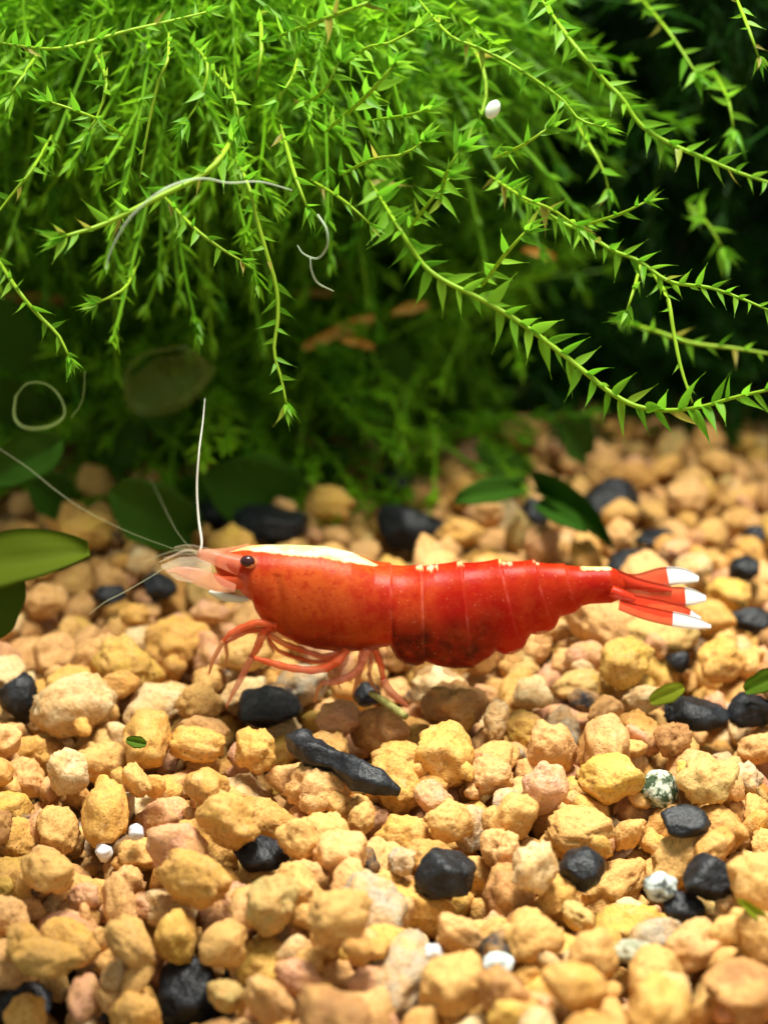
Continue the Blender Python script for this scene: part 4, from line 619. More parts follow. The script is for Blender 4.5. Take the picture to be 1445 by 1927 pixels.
-2210,3147,-435,-28,35,-39,43,16,0,1,-2571,3567,-424,38,18,26,68,0,0,1,494,3438,-528,-4,27,2,51,17,0,1,1432,4001,-538,43,40,8,67,15,0,1,1987,4132,-398,37,21,-37,84,15,0,1,
-628,4104,-421,-1,5,40,87,7,0,1,-301,4267,-455,1,-11,-59,86,19,0,1,1413,4275,-462,13,-35,4,87,13,0,1,-2449,5669,-450,57,5,16,63,13,0,1,405,5814,-488,-27,-50,14,55,15,0,1,
1321,-1844,-526,-46,30,-14,49,18,0,1,717,-1047,-313,15,20,6,54,10,0,1,961,-532,-267,-6,1,30,56,11,0,1,410,1118,-388,6,-31,19,51,9,0,1,-1608,2688,-466,53,7,10,49,7,0,1,
-1844,3080,-373,-10,38,42,71,14,0,1,-1386,3445,-404,34,-49,-6,59,3,0,1,1728,3604,-452,2,-37,-30,79,13,0,1,-2694,4308,-406,1,-1,36,91,0,0,1,438,5399,-495,2,3,-31,72,16,0,1,
-2932,5915,-350,-20,-18,-43,74,12,0,1,249,5487,-247,-14,-23,11,65,21,0,1,-312,5934,-462,-51,16,-12,70,0,0,1,869,-840,-462,-21,15,-18,44,3,0,1,-2703,4050,-298,5,-9,-59,55,15,0,1,
-1561,4414,-251,28,-21,-27,66,12,0,1,1468,5173,-395,-45,19,33,94,7,0,1,-3073,6093,-444,-50,16,-19,62,19,0,1,1799,6099,-419,3,46,38,73,6,0,1,1583,-1179,-215,2,-10,38,54,16,0,1,
827,-951,-250,-39,-2,41,51,17,0,1,-1262,-349,-349,35,-16,29,76,6,0,1,-1263,92,-370,7,51,18,44,21,0,1,10,1758,-454,-9,14,31,46,9,0,1,219,2705,-339,-40,25,-34,45,5,0,1,
1612,3432,-150,-45,-28,28,54,12,0,1,2552,5196,-441,-18,32,-48,42,11,0,1,-2065,5612,-280,-2,58,13,76,10,0,1,-430,5675,-280,-31,-5,50,69,7,0,1,401,4938,-386,31,4,-46,57,8,0,1,
2198,5104,-257,-2,2,56,67,0,0,1,-1601,-642,-483,51,30,-5,97,19,0,1,-408,-750,-481,0,1,43,78,20,0,1,1041,-289,-425,-30,38,-30,48,0,0,1,-1802,278,-562,3,1,15,71,7,0,1,
-739,401,-510,-58,-11,-4,89,20,0,1,-1286,873,-481,-38,41,20,86,2,0,1,246,1121,-428,-6,8,59,52,15,0,1,1493,2747,-446,54,19,8,85,17,0,1,-1138,2820,-442,59,-8,-3,60,9,0,1,
-1617,3140,-380,8,-8,-56,76,14,0,1,-1359,3219,-361,42,4,-17,77,0,0,1,-91,3536,-503,-2,-60,2,65,6,0,1,611,3749,-577,-40,44,-7,54,7,0,1,-659,4627,-431,-7,-3,-59,73,13,0,1,
996,4583,-594,-42,43,3,43,4,0,1,1410,4731,-419,-44,-4,-40,102,16,0,1,2530,4858,-408,3,-15,-47,67,16,0,1,-1277,5613,-368,16,-47,25,102,4,0,1,-1652,5939,-464,-11,-19,-8,74,14,0,1,
565,-1755,-465,2,-28,50,77,19,0,1,-180,-257,-458,-2,-24,54,48,14,0,1,62,-281,-318,41,-28,-19,51,21,0,1,320,1860,-413,39,-13,36,54,12,0,1,-2218,2600,-295,25,-40,25,63,5,0,1,
134,2629,-438,-14,-14,-54,75,15,0,1,228,3011,-503,17,-46,33,54,13,0,1,-63,3428,-380,-30,-19,-45,43,14,0,1,-786,4187,-264,-40,38,24,72,14,0,1,2656,4178,-309,-29,-14,-30,63,18,0,1,
57,4363,-547,31,-13,-27,40,17,0,1,426,5114,-465,34,-32,-34,64,21,0,1,-1258,5443,-445,-17,52,15,46,3,0,1,1486,5399,-423,23,30,-43,93,14,0,1,1005,5484,-510,44,-15,-34,44,20,0,1,
1452,5596,-307,-19,1,-55,62,9,0,1,-1257,453,-524,-40,14,13,67,7,0,1,-991,442,-384,6,-24,53,83,6,0,1,-938,1628,-416,25,29,42,109,19,0,1,810,1654,-233,-5,-6,56,61,2,0,1,
1066,1695,-286,-4,18,-37,74,15,0,1,-2115,2088,-481,29,2,23,55,15,0,1,2223,1974,-328,-20,13,53,58,16,0,1,-1027,3269,-229,14,-16,-21,68,8,0,1,-2322,3564,-315,-22,7,44,67,10,0,1,
-531,3973,-299,35,5,19,48,11,0,1,-659,4402,-426,9,-45,2,60,9,0,1,-2326,4693,-256,-48,31,4,104,3,0,1,216,4612,-391,10,6,-59,73,17,0,1,267,5032,-258,-51,-15,-27,73,17,0,1,
1833,4877,-416,-48,16,-32,76,17,0,1,1940,5066,-496,-57,8,-11,42,18,0,1,1279,5439,-311,19,-41,16,67,9,0,1,-2468,6117,-440,-32,-19,-26,69,15,0,1,877,6124,-452,-9,-25,-51,48,13,0,1,
1020,5798,-349,1,20,56,75,5,0,1,1350,-489,-293,25,-21,48,50,11,0,1,1112,952,-168,37,16,-6,82,21,0,1,-616,1442,-278,20,52,-2,43,10,0,1,-1370,2607,-304,9,-59,-3,89,8,0,1,
447,2730,-190,57,0,-12,50,17,0,1,1074,2493,-386,-29,-6,5,82,19,0,1,222,3555,-240,-12,-42,-27,71,13,0,1,2253,4886,-263,-14,-29,-29,60,12,0,1,2613,5761,-365,16,-13,11,50,1,0,1,
-269,-912,-212,-35,48,-5,73,20,0,1,-209,3624,-244,1,45,-23,46,21,0,1,-2351,4393,-258,4,-27,-45,41,4,0,1,996,-119,-121,-47,-19,-31,61,5,0,1,-3218,-3166,-553,40,-45,3,55,19,0,0,
-2502,-3156,-1287,-59,9,-4,62,6,0,0,-912,-2845,-1576,51,9,-25,52,5,0,0,-630,-3190,-478,-5,60,-4,68,4,0,0,-385,-2992,-454,-39,37,-25,73,5,0,0,463,-3167,-453,41,17,-39,87,4,0,0,
1382,-3131,-478,-20,-28,41,86,11,0,0,1615,-3071,-452,48,-15,-31,90,9,0,0,1953,-3144,-415,-14,-46,30,99,9,0,0,2243,-3092,-364,-54,17,6,109,5,0,0,2636,-3133,-410,-8,59,5,59,15,0,0,
2857,-3104,-353,-55,-5,20,85,9,0,0,-1851,-2751,-1435,26,2,54,73,18,0,0,-303,-2743,-523,0,9,53,72,15,0,0,227,-2874,-465,-15,-36,-9,84,17,0,0,701,-2902,-482,4,-52,29,107,18,0,0,
1167,-2850,-448,-2,-50,11,89,2,0,0,2609,-2819,-427,11,-59,-2,49,19,0,0,2914,-2708,-403,-6,57,11,42,9,0,0,-3050,-2441,-711,9,3,-55,81,8,0,0,-2600,-2482,-1292,15,-58,-7,68,15,0,0,
-1349,-2543,-1823,-8,26,20,58,21,0,0,-1059,-2525,-1820,-49,15,-19,64,11,0,0,-743,-2472,-917,48,21,23,90,11,0,0,-537,-2467,-675,-4,-8,35,57,21,0,0,-191,-2547,-521,-57,-14,0,60,19,0,0,
79,-2504,-501,-57,12,-5,79,21,0,0,1079,-2742,-563,35,1,25,46,20,0,0,1101,-2600,-571,-20,20,52,48,6,0,0,1575,-2453,-503,23,55,4,96,20,0,0,2242,-2530,-464,3,-1,16,53,7,0,0,
2511,-2566,-424,7,15,43,52,10,0,0,2831,-2531,-418,-3,8,-41,45,20,0,0,-3170,-2218,-507,4,6,24,74,15,0,0,-2480,-2219,-1207,-48,-22,-22,82,5,0,0,-1523,-2283,-1702,39,0,45,84,1,0,0,
-1029,-2295,-1734,-41,-42,12,65,19,0,0,-816,-2216,-821,20,35,38,83,9,0,0,-416,-2278,-577,-52,-24,-18,72,12,0,0,34,-2225,-550,46,-38,-8,35,21,0,0,272,-2127,-510,-4,16,-58,77,19,0,0,
1034,-2110,-524,33,-16,-30,75,17,0,0,1482,-2125,-466,40,-32,29,77,13,0,0,1836,-2193,-491,58,-2,1,64,13,0,0,3087,-2234,-328,-6,-30,49,105,7,0,0,-3111,-1844,-446,-40,-30,-27,70,11,0,0,
-2966,-2033,-492,-1,59,0,51,18,0,0,-2475,-1801,-435,-39,44,-7,65,17,0,0,-2041,-1909,-649,12,0,17,61,2,0,0,-1840,-1915,-685,-27,32,-32,61,10,0,0,-1300,-2016,-1021,49,3,-35,63,15,0,0,
-778,-2015,-637,-55,10,-13,88,14,0,0,-506,-2015,-522,-52,28,-9,79,21,0,0,-169,-1878,-514,-53,26,-8,52,12,0,0,69,-2021,-516,30,47,-16,54,6,0,0,289,-1949,-547,-12,11,-7,46,12,0,0,
1495,-1828,-516,16,-1,-51,61,8,0,0,1645,-1898,-485,-35,-19,24,66,7,0,0,1846,-1923,-486,-19,56,10,69,11,0,0,2209,-1985,-470,44,37,3,46,21,0,0,2911,-1924,-359,12,29,36,87,10,0,0,
-2577,-1595,-440,29,4,24,69,21,0,0,-2225,-1669,-426,6,2,55,84,2,0,0,-1790,-1570,-453,-28,-52,10,74,20,0,0,-1423,-1871,-821,-33,43,26,62,11,0,0,-223,-1644,-480,49,10,5,57,17,0,0,
785,-1726,-515,1,11,57,64,10,0,0,1060,-1629,-532,5,-6,29,51,13,0,0,1699,-1589,-497,-56,14,-11,54,14,0,0,1936,-1665,-420,-38,0,15,89,12,0,0,2302,-1611,-461,3,-53,24,47,4,0,0,
2564,-1598,-425,34,-14,23,69,9,0,0,2917,-1598,-425,-44,-40,4,62,18,0,0,-3132,-1409,-458,-4,-26,-38,62,16,0,0,-2525,-1397,-476,-1,0,6,51,16,0,0,-2126,-1177,-435,-9,49,-2,68,14,0,0,
-1994,-1233,-497,-1,3,42,48,20,0,0,-1664,-1348,-421,16,-37,32,57,16,0,0,2047,-1381,-483,11,-3,-49,62,12,0,0,2345,-1339,-459,-17,47,-33,60,7,0,0,2838,-1324,-452,15,35,37,55,18,0,0,
-3180,-1059,-485,42,-39,-12,49,13,0,0,-2907,-1210,-409,56,-10,-3,107,21,0,0,-2305,-984,-452,2,-7,-46,95,2,0,0,-1970,-1048,-472,-14,2,10,60,14,0,0,-1758,-1075,-459,-54,-10,23,71,9,0,0,
-242,-1042,-484,30,-29,-30,43,0,0,0,179,-1002,-442,-25,27,-10,62,7,0,0,752,-930,-425,19,18,-42,64,9,0,0,1617,-1082,-395,-25,13,39,81,4,0,0,2021,-1025,-479,-38,-47,-2,69,20,0,0,
2286,-880,-486,-53,28,1,63,19,0,0,2892,-1049,-461,11,57,-13,73,5,0,0,-3130,-709,-408,-22,40,-33,83,17,0,0,-2973,-816,-486,-5,-15,-33,36,5,0,0,-1856,-640,-459,-13,-28,-11,75,13,0,0,
2246,-640,-486,-5,7,9,68,12,0,0,2586,-654,-472,-28,35,-27,63,12,0,0,2797,-714,-509,13,-57,13,69,8,0,0,-3200,-418,-416,44,-30,-25,70,13,0,0,-2867,-312,-481,-28,-52,6,64,20,0,0,
-2625,-388,-442,26,40,-34,73,14,0,0,-1946,-472,-519,25,-54,-7,61,0,0,0,-1597,-332,-547,-7,6,51,63,3,0,0,-1346,-405,-558,-2,-7,-15,41,13,0,0,-455,-530,-478,14,47,-34,51,19,0,0,
126,-562,-467,-3,-6,59,50,5,0,0,414,-382,-415,6,7,22,77,12,0,0,1476,-459,-447,0,-5,-51,69,20,0,0,2004,-419,-456,4,14,57,75,8,0,0,2290,-414,-459,59,1,8,69,16,0,0,
2932,-511,-529,-4,9,44,64,15,0,0,-3098,-86,-407,16,-57,-10,87,0,0,0,-2813,-102,-485,-9,5,-20,62,8,0,0,-2175,-43,-517,34,-40,-24,60,21,0,0,-699,-93,-464,-35,-31,-3,64,7,0,0,
-201,-96,-483,-4,4,30,47,8,0,0,819,-248,-407,51,-16,-3,63,7,0,0,1958,-132,-478,23,23,-1,43,11,0,0,2259,-185,-500,-44,40,8,55,2,0,0,2565,13,-491,29,-12,-17,70,8,0,0,
2912,-139,-570,1,4,24,48,4,0,0,-1622,147,-560,-40,-44,-8,60,5,0,0,371,39,-376,1,-22,43,84,7,0,0,1162,311,-412,24,-52,5,39,12,0,0,2397,247,-472,-16,11,11,91,10,0,0,
2651,144,-543,-13,18,-41,55,0,0,0,-3114,515,-302,-9,-35,-10,104,11,0,0,-2470,413,-507,3,1,47,78,18,0,0,-1062,527,-545,-5,8,-30,61,0,0,0,-338,595,-452,6,2,56,80,19,0,0,
770,355,-389,37,41,-24,48,9,0,0,1245,502,-369,-9,3,23,89,5,0,0,1464,431,-415,-59,-6,11,50,13,0,0,2370,474,-468,55,10,20,68,8,0,0,2744,540,-541,-6,38,44,61,11,0,0,
3009,512,-561,-21,9,-5,60,4,0,0,-3006,753,-413,47,-26,0,72,20,0,0,-2680,810,-473,45,30,21,60,13,0,0,-2487,714,-490,-59,-10,2,75,11,0,0,-2210,726,-505,42,-33,23,68,6,0,0,
-1066,865,-548,13,-9,31,61,9,0,0,1162,830,-394,1,9,9,63,3,0,0,2904,680,-562,30,7,51,62,3,0,0,-3153,1096,-403,4,-47,-35,67,10,0,0,-2509,971,-445,7,-57,16,100,6,0,0,
-1622,1054,-548,6,-12,-48,76,9,0,0,-1321,1086,-530,-31,-41,9,62,14,0,0,-790,1097,-538,-4,4,59,55,4,0,0,-427,1130,-422,-13,55,13,97,1,0,0,430,962,-378,-56,3,6,60,17,0,0,
993,1074,-405,-3,0,48,49,2,0,0,1339,1139,-370,10,-2,-59,80,18,0,0,2128,1170,-409,46,38,1,106,10,0,0,2575,1106,-525,-58,-10,8,64,0,0,0,2899,1019,-546,-53,26,-5,72,2,0,0,
-3034,1365,-432,7,-3,-55,88,12,0,0,-2797,1358,-482,-4,3,7,54,1,0,0,-2577,1224,-520,-9,5,-16,53,8,0,0,-2071,1298,-497,-34,28,-32,71,18,0,0,-1393,1388,-498,-53,9,-2,84,17,0,0,
-804,1354,-484,-1,-44,37,58,2,0,0,-446,1372,-409,15,-49,4,70,8,0,0,1312,1346,-408,4,-51,31,63,0,0,0,1548,1265,-439,39,-45,7,43,18,0,0,1600,1521,-432,7,3,-32,67,1,0,0,
2305,1409,-511,31,2,46,44,9,0,0,2540,1380,-471,17,-22,9,79,13,0,0,2922,1373,-499,36,37,9,75,21,0,0,-3186,1809,-456,6,9,8,53,18,0,0,-2812,1598,-447,54,-24,-2,88,8,0,0,
-2433,1700,-465,14,-3,-58,71,18,0,0,-2189,1620,-465,-4,31,51,80,5,0,0,-1867,1651,-515,-24,55,7,96,4,0,0,-1207,1784,-524,-1,60,0,68,20,0,0,-712,1744,-513,9,0,-2,56,15,0,0,
211,1645,-423,0,0,-58,78,18,0,0,965,1676,-409,35,-48,-8,57,16,0,0,1965,1638,-483,-56,-19,2,63,20,0,0,2377,1622,-464,25,-14,31,60,11,0,0,2567,1548,-522,6,17,56,54,18,0,0,
2823,1579,-539,-43,41,9,58,14,0,0,-3230,2148,-452,-15,30,26,50,15,0,0,-2511,1883,-505,-3,-9,-44,51,19,0,0,-2259,1895,-488,0,6,-60,83,5,0,0,-1535,1924,-514,20,56,5,78,4,0,0,
-1279,1979,-508,5,-1,-59,56,6,0,0,-957,1908,-495,39,45,3,73,3,0,0,-747,1916,-465,16,21,0,62,4,0,0,-531,1928,-483,-1,6,-54,63,19,0,0,12,2057,-451,13,-12,-23,63,5,0,0,
244,2007,-443,3,1,-58,74,7,0,0,499,1940,-362,-4,34,7,97,3,0,0,814,1983,-441,-11,55,-20,50,17,0,0,1100,2080,-437,27,-52,-13,70,13,0,0,1408,2056,-423,-49,-35,3,89,7,0,0,
2456,1953,-404,-31,13,43,79,16,0,0,2672,1953,-480,-9,38,-42,67,21,0,0,2921,1738,-521,-17,0,-21,62,18,0,0,-3031,2232,-432,58,-14,-2,94,15,0,0,-2846,2111,-504,-6,0,36,40,3,0,0,
-2390,2223,-470,43,33,16,70,9,0,0,-1154,2186,-458,-48,-16,15,78,2,0,0,-547,2150,-493,10,-58,-10,42,16,0,0,560,2307,-476,0,13,58,54,21,0,0,1110,2291,-394,-3,-38,-41,90,15,0,0,
1972,2278,-474,40,-14,-16,51,14,0,0,3124,2390,-463,-5,-9,44,69,21,0,0,-3175,2503,-394,28,9,52,87,5,0,0,-2836,2588,-454,-10,-6,23,92,15,0,0,-2510,2678,-484,-56,21,6,54,4,0,0,
-1571,2556,-463,-39,38,12,52,6,0,0,-1107,2513,-417,-41,-42,6,88,17,0,0,-829,2628,-481,-43,-38,7,44,2,0,0,-394,2590,-459,3,-51,-32,60,10,0,0,207,2535,-514,5,-58,15,48,20,0,0,
424,2630,-497,7,-2,-37,63,13,0,0,2055,2528,-449,39,-29,-8,63,15,0,0,2365,2476,-407,-7,0,-29,109,21,0,0,2711,2442,-503,55,-22,3,37,19,0,0,2886,2502,-364,44,16,7,108,19,0,0,
-3190,2910,-428,-7,-45,-22,73,5,0,0,-2799,2976,-469,-5,-4,54,75,5,0,0,-2596,2860,-443,31,5,51,72,3,0,0,-2166,2854,-449,-38,-45,3,69,8,0,0,-334,2901,-448,-18,42,-21,64,12,0,0,
-132,2866,-453,43,13,6,72,4,0,0,87,2836,-502,3,1,-41,60,19,0,0,300,2848,-491,52,28,3,78,11,0,0,1416,2969,-510,4,5,1,63,1,0,0,1762,2709,-458,49,-2,-21,66,13,0,0,
1928,2887,-484,2,0,24,81,20,0,0,2262,2894,-457,-47,-30,17,59,10,0,0,2690,2798,-478,-39,-46,-4,41,12,0,0,2853,2828,-413,25,-23,-30,66,2,0,0,-3029,3118,-462,17,45,-33,74,19,0,0,
-2448,3268,-446,0,-4,40,57,1,0,0,-2052,3128,-418,34,-46,-14,69,1,0,0,-990,3123,-385,40,35,-21,62,16,0,0,-589,3059,-437,28,52,-10,70,14,0,0,-388,3079,-496,58,-5,2,41,15,0,0,
404,3320,-547,-20,6,-2,53,0,0,0,1256,3169,-495,-58,-9,6,81,19,0,0,1913,3154,-481,43,41,-2,66,6,0,0,2612,3141,-329,-27,-30,-34,100,1,0,0,2967,3256,-387,-46,23,-16,62,18,0,0,
-2426,3483,-456,36,-48,1,49,19,0,0,-2277,3536,-444,-9,7,58,47,12,0,0,-1560,3372,-401,29,52,-8,56,2,0,0,-1078,3448,-415,-1,-3,-59,81,20,0,0,-727,3430,-389,0,10,55,104,1,0,0,
-270,3501,-495,14,-8,-56,43,10,0,0,1030,3522,-512,32,8,-13,68,2,0,0,1767,3415,-479,-27,-17,10,66,18,0,0,2016,3460,-465,-1,-2,-35,81,18,0,0,2523,3493,-444,42,41,-1,39,10,0,0,
3085,3589,-287,20,-16,13,109,19,0,0,-1943,3761,-393,-6,-11,32,56,6,0,0,-1722,3859,-371,-2,-60,2,78,8,0,0,-1249,3788,-311,-35,0,48,73,16,0,0,-781,3700,-403,56,13,-4,76,7,0,0,
-449,3753,-457,9,-58,11,59,11,0,0,286,3718,-558,12,-22,3,50,3,0,0,788,3857,-516,53,-12,-14,88,13,0,0,1080,3742,-537,3,3,27,91,12,0,0,2628,3770,-396,-27,-50,19,57,11,0,0,
2999,3774,-381,52,27,11,56,10,0,0,-3114,3990,-503,11,-5,-55,74,13,0,0,-2961,4124,-507,11,-11,3,44,10,0,0,-2088,4173,-406,-1,56,-5,50,6,0,0,-1291,4023,-318,-29,2,49,86,15,0,0,
-912,4206,-393,5,-59,1,63,10,0,0,-842,3885,-403,-52,-22,7,62,18,0,0,-320,4029,-484,29,-34,-29,53,17,0,0,188,4043,-525,-9,-10,-51,70,1,0,0,2360,4078,-419,2,-6,11,62,17,0,0,
2609,4017,-402,56,21,0,82,4,0,0,3053,4073,-340,-2,8,55,108,15,0,0,-3151,4460,-517,60,0,2,57,0,0,0,-2245,4433,-407,-4,9,50,74,12,0,0,-1747,4412,-329,25,-16,52,72,2,0,0,
-1106,4449,-352,-43,42,4,109,19,0,0,391,4530,-523,44,-23,-20,71,10,0,0,1226,4307,-564,50,32,9,51,13,0,0,1650,4388,-513,-56,-14,-5,58,18,0,0,1974,4331,-442,-32,-17,-47,80,3,0,0,
2185,4332,-457,59,-8,1,65,3,0,0,2616,4390,-418,56,18,7,51,21,0,0,-3191,4624,-481,22,-10,53,62,20,0,0,-2920,4750,-476,-9,-7,-3,68,6,0,0,-2269,4759,-433,59,-6,-2,55,3,0,0,
-1915,4837,-330,4,-55,-4,90,6,0,0,-1719,4748,-407,-59,-9,4,44,0,0,0,-1358,4728,-391,3,-15,-52,61,9,0,0,-1099,4779,-425,-2,3,-45,54,5,0,0,-291,4906,-416,-32,-48,-14,105,5,0,0,
56,4796,-463,-4,55,24,80,16,0,0,276,4738,-576,-18,57,7,38,4,0,0,745,4591,-563,52,-29,-2,57,13,0,0,1702,4644,-455,-13,10,-52,83,16,0,0,2119,4662,-431,-10,12,57,71,16,0,0,
2378,4659,-335,-41,-23,-32,83,7,0,0,2736,4767,-416,-26,-53,1,61,12,0,0,-3187,4991,-510,30,50,-11,54,10,0,0,-2828,5013,-471,2,-6,39,73,2,0,0,-2574,5130,-378,2,-4,55,109,0,0,0,
-1973,5017,-425,-34,11,-21,45,9,0,0,-1685,5027,-386,-22,14,-9,62,9,0,0,-1214,4996,-400,-49,-28,10,64,4,0,0,-937,4954,-377,35,2,-26,76,15,0,0,-639,4908,-364,38,-26,-13,104,21,0,0,
-306,5272,-441,-13,-54,17,73,16,0,0,1109,5038,-462,22,19,40,109,18,0,0,1633,4997,-501,-55,18,5,63,10,0,0,1998,4862,-462,19,29,25,57,15,0,0,2298,5029,-432,-31,-51,-7,68,13,0,0,
2609,5118,-448,-48,10,24,35,14,0,0,3045,5120,-406,-24,-8,11,61,18,0,0,-3151,5188,-509,-7,-3,14,61,7,0,0,-2285,5470,-426,40,-37,1,60,16,0,0,-1953,5254,-432,-1,0,28,70,4,0,0,
-1639,5437,-426,52,-8,2,73,7,0,0,-1354,5239,-385,27,53,-4,91,11,0,0,-1073,5170,-395,1,28,47,76,9,0,0,-861,5403,-444,31,-50,-4,62,5,0,0,-311,5497,-470,49,-9,-2,70,1,0,0,
855,5177,-523,-60,2,-1,59,18,0,0,1844,5228,-506,-45,38,-9,49,7,0,0,2353,5202,-467,59,10,5,55,8,0,0,2715,5254,-456,-7,7,38,49,3,0,0,2932,5348,-447,-5,4,-60,50,12,0,0,
-3157,5595,-462,32,10,-42,64,3,0,0,-2252,5673,-434,-15,-51,-24,55,17,0,0,-1860,5655,-464,-23,6,19,46,14,0,0,-1671,5734,-496,35,-49,-3,42,4,0,0,-989,5646,-392,20,37,28,90,21,0,0,
-678,5682,-447,-51,14,-2,72,2,0,0,-409,5649,-482,-11,11,6,50,10,0,0,231,5465,-454,-19,-16,34,77,8,0,0,552,5668,-487,-51,-31,-1,62,6,0,0,777,5631,-493,-16,57,7,66,6,0,0,
1150,5622,-441,55,6,1,103,9,0,0,1413,5641,-467,-35,37,32,59,11,0,0,1881,5536,-463,37,-45,-9,72,21,0,0,2617,5636,-448,31,-1,6,57,2,0,0,-3093,5878,-480,-7,1,-4,70,8,0,0,
-2731,6019,-455,21,27,30,72,0,0,0,-2513,5959,-454,26,49,-21,67,5,0,0,-2151,5815,-484,8,-57,16,49,2,0,0,-1999,5909,-493,3,-18,-42,44,5,0,0,-1311,5853,-455,-31,-23,33,61,17,0,0,
-1122,5894,-482,4,-14,-57,51,10,0,0,-835,5894,-466,-46,38,7,72,6,0,0,-522,6050,-476,30,-8,14,46,5,0,0,-117,5926,-499,59,1,-6,45,4,0,0,247,5732,-487,-1,-5,-54,50,11,0,0,
765,5899,-439,16,7,56,68,17,0,0,1062,6006,-439,27,-25,-47,69,11,0,0,1428,5917,-490,-46,-38,-3,54,12,0,0,1616,5949,-449,6,14,12,73,4,0,0,2658,5997,-490,-17,-57,5,61,19,0,0,
-3193,-2991,-525,-16,-1,-51,72,0,0,0,-2646,-2942,-1289,-48,-31,-18,64,4,0,0,-1862,-3015,-1142,28,1,-23,82,13,0,0,71,-3126,-427,48,13,11,109,8,0,0,330,-3051,-302,-30,19,-48,59,21,0,0,
404,-3214,-234,-47,-19,-19,64,21,0,0,710,-3174,-460,6,45,-25,81,17,0,0,981,-3157,-422,21,-30,-44,72,17,0,0,986,-2444,-466,2,13,16,109,10,0,0,1437,-2973,-329,36,46,-5,73,4,0,0,
1972,-2961,-261,-18,-20,-23,70,8,0,0,2092,-3171,-188,-28,-21,48,73,5,0,0,2531,-3206,-347,9,-6,7,57,8,0,0,3081,-2834,-287,-9,-15,10,109,16,0,0,-3162,-2797,-457,2,-32,43,71,15,0,0,
-2905,-2713,-1178,58,11,7,69,7,0,0,-1629,-2832,-1277,-53,7,2,56,10,0,0,-1330,-2756,-1400,-30,-20,-38,66,12,0,0,-1231,-2762,-1616,4,16,52,52,11,0,0,-662,-2669,-717,-14,2,-58,57,14,0,0,
-573,-2616,-437,14,-56,-16,48,10,0,0,-133,-2674,-422,-47,-5,24,68,2,0,0,12,-2910,-475,24,-38,-19,69,6,0,0,757,-2690,-319,-28,35,28,109,6,0,0,902,-2184,-547,5,37,28,44,4,0,0,
1300,-2828,-381,6,41,7,50,20,0,0,2075,-2789,-344,0,13,54,69,4,0,0,2393,-2812,-393,22,11,47,73,6,0,0,2697,-2956,-366,5,-36,44,62,11,0,0,3057,-2443,-371,25,-13,25,60,12,0,0,
-3234,-2690,-523,-30,10,-46,53,1,0,0,-2826,-2410,-947,-59,-8,5,108,21,0,0,-1714,-2591,-1367,15,-14,-17,70,8,0,0,-709,-2424,-590,19,3,39,45,10,0,0,-6,-2526,-374,5,1,-42,42,9,0,0,
467,-2617,-251,-13,54,-19,73,10,0,0,756,-2526,-572,26,51,16,56,21,0,0,1394,-2461,-357,-21,-38,-5,65,9,0,0,1589,-2559,-308,-52,-20,-20,91,5,0,0,1823,-2509,-350,-55,-16,-18,81,4,0,0,
2361,-2587,-268,-25,-24,-4,93,16,0,0,2845,-2351,-382,-1,9,48,64,14,0,0,-3012,-2198,-381,43,28,12,69,10,0,0,-2757,-1899,-444,24,-4,-35,67,19,0,0,-2328,-2089,-1152,25,-18,-42,53,14,0,0,
-2125,-2229,-1155,-1,12,-38,81,4,0,0,-1346,-2234,-1631,-16,9,-50,77,13,0,0,-874,-2269,-1227,-34,-48,-10,40,20,0,0,-834,-2276,-756,5,3,44,76,3,0,0,-618,-2253,-641,-32,-31,40,69,18,0,0,
-63,-2114,-410,-58,13,0,67,7,0,0,478,-2259,-506,53,-6,27,83,3,0,0,1685,-2336,-363,53,-18,10,57,2,0,0,1871,-2368,-446,19,21,-26,68,1,0,0,2080,-2384,-423,32,-25,27,66,17,0,0,
2561,-2345,-387,-8,13,19,78,7,0,0,2770,-2132,-323,25,11,-42,87,10,0,0,-3203,-2007,-424,-35,-34,-30,69,0,0,0,-2635,-1747,-351,-54,-14,-14,67,19,0,0,-1120,-2070,-957,52,12,-25,59,4,0,0,
-68,-2074,-531,26,53,9,41,9,0,0,493,-1958,-501,38,-5,32,64,14,0,0,649,-2065,-525,16,-28,50,56,19,0,0,1616,-2211,-522,-53,2,23,49,9,0,0,1703,-2074,-421,-32,-30,-6,64,17,0,0,
2387,-2044,-388,-30,7,-28,77,21,0,0,3167,-1919,-372,-16,-22,-53,68,16,0,0,-2964,-1511,-343,-55,-21,6,82,8,0,0,-2672,-1488,-315,5,-38,-37,72,7,0,0,-2422,-1605,-443,-43,22,36,47,20,0,0,
-2357,-1514,-303,4,-38,-40,56,6,0,0,-1757,-1699,-331,-1,-7,0,65,8,0,0,-1591,-1513,-406,30,-9,40,75,13,0,0,168,-1491,-487,-2,-23,48,68,18,0,0,1640,-1718,-287,3,-4,-36,108,16,0,0,
1872,-1498,-469,-40,3,5,48,16,0,0,2179,-1803,-411,-28,-8,3,109,5,0,0,3124,-1688,-369,-27,-2,22,92,4,0,0,-3212,-1253,-463,5,49,-21,55,15,0,0,-2591,-1245,-390,8,-20,-23,70,18,0,0,
-2306,-1344,-428,-2,-59,-4,80,11,0,0,-1844,-1263,-401,40,38,24,74,0,0,0,-1599,-1199,-441,-7,17,-33,62,11,0,0,1125,-1251,-488,-11,6,2,58,7,0,0,1735,-1416,-480,19,-11,25,49,21,0,0,
1920,-1275,-355,-6,52,-3,90,10,0,0,2227,-1135,-437,-43,41,-8,86,5,0,0,2475,-1136,-435,35,-46,8,76,2,0,0,3064,-1192,-485,56,23,0,50,3,0,0,-3133,-970,-305,26,-2,-17,94,14,0,0,
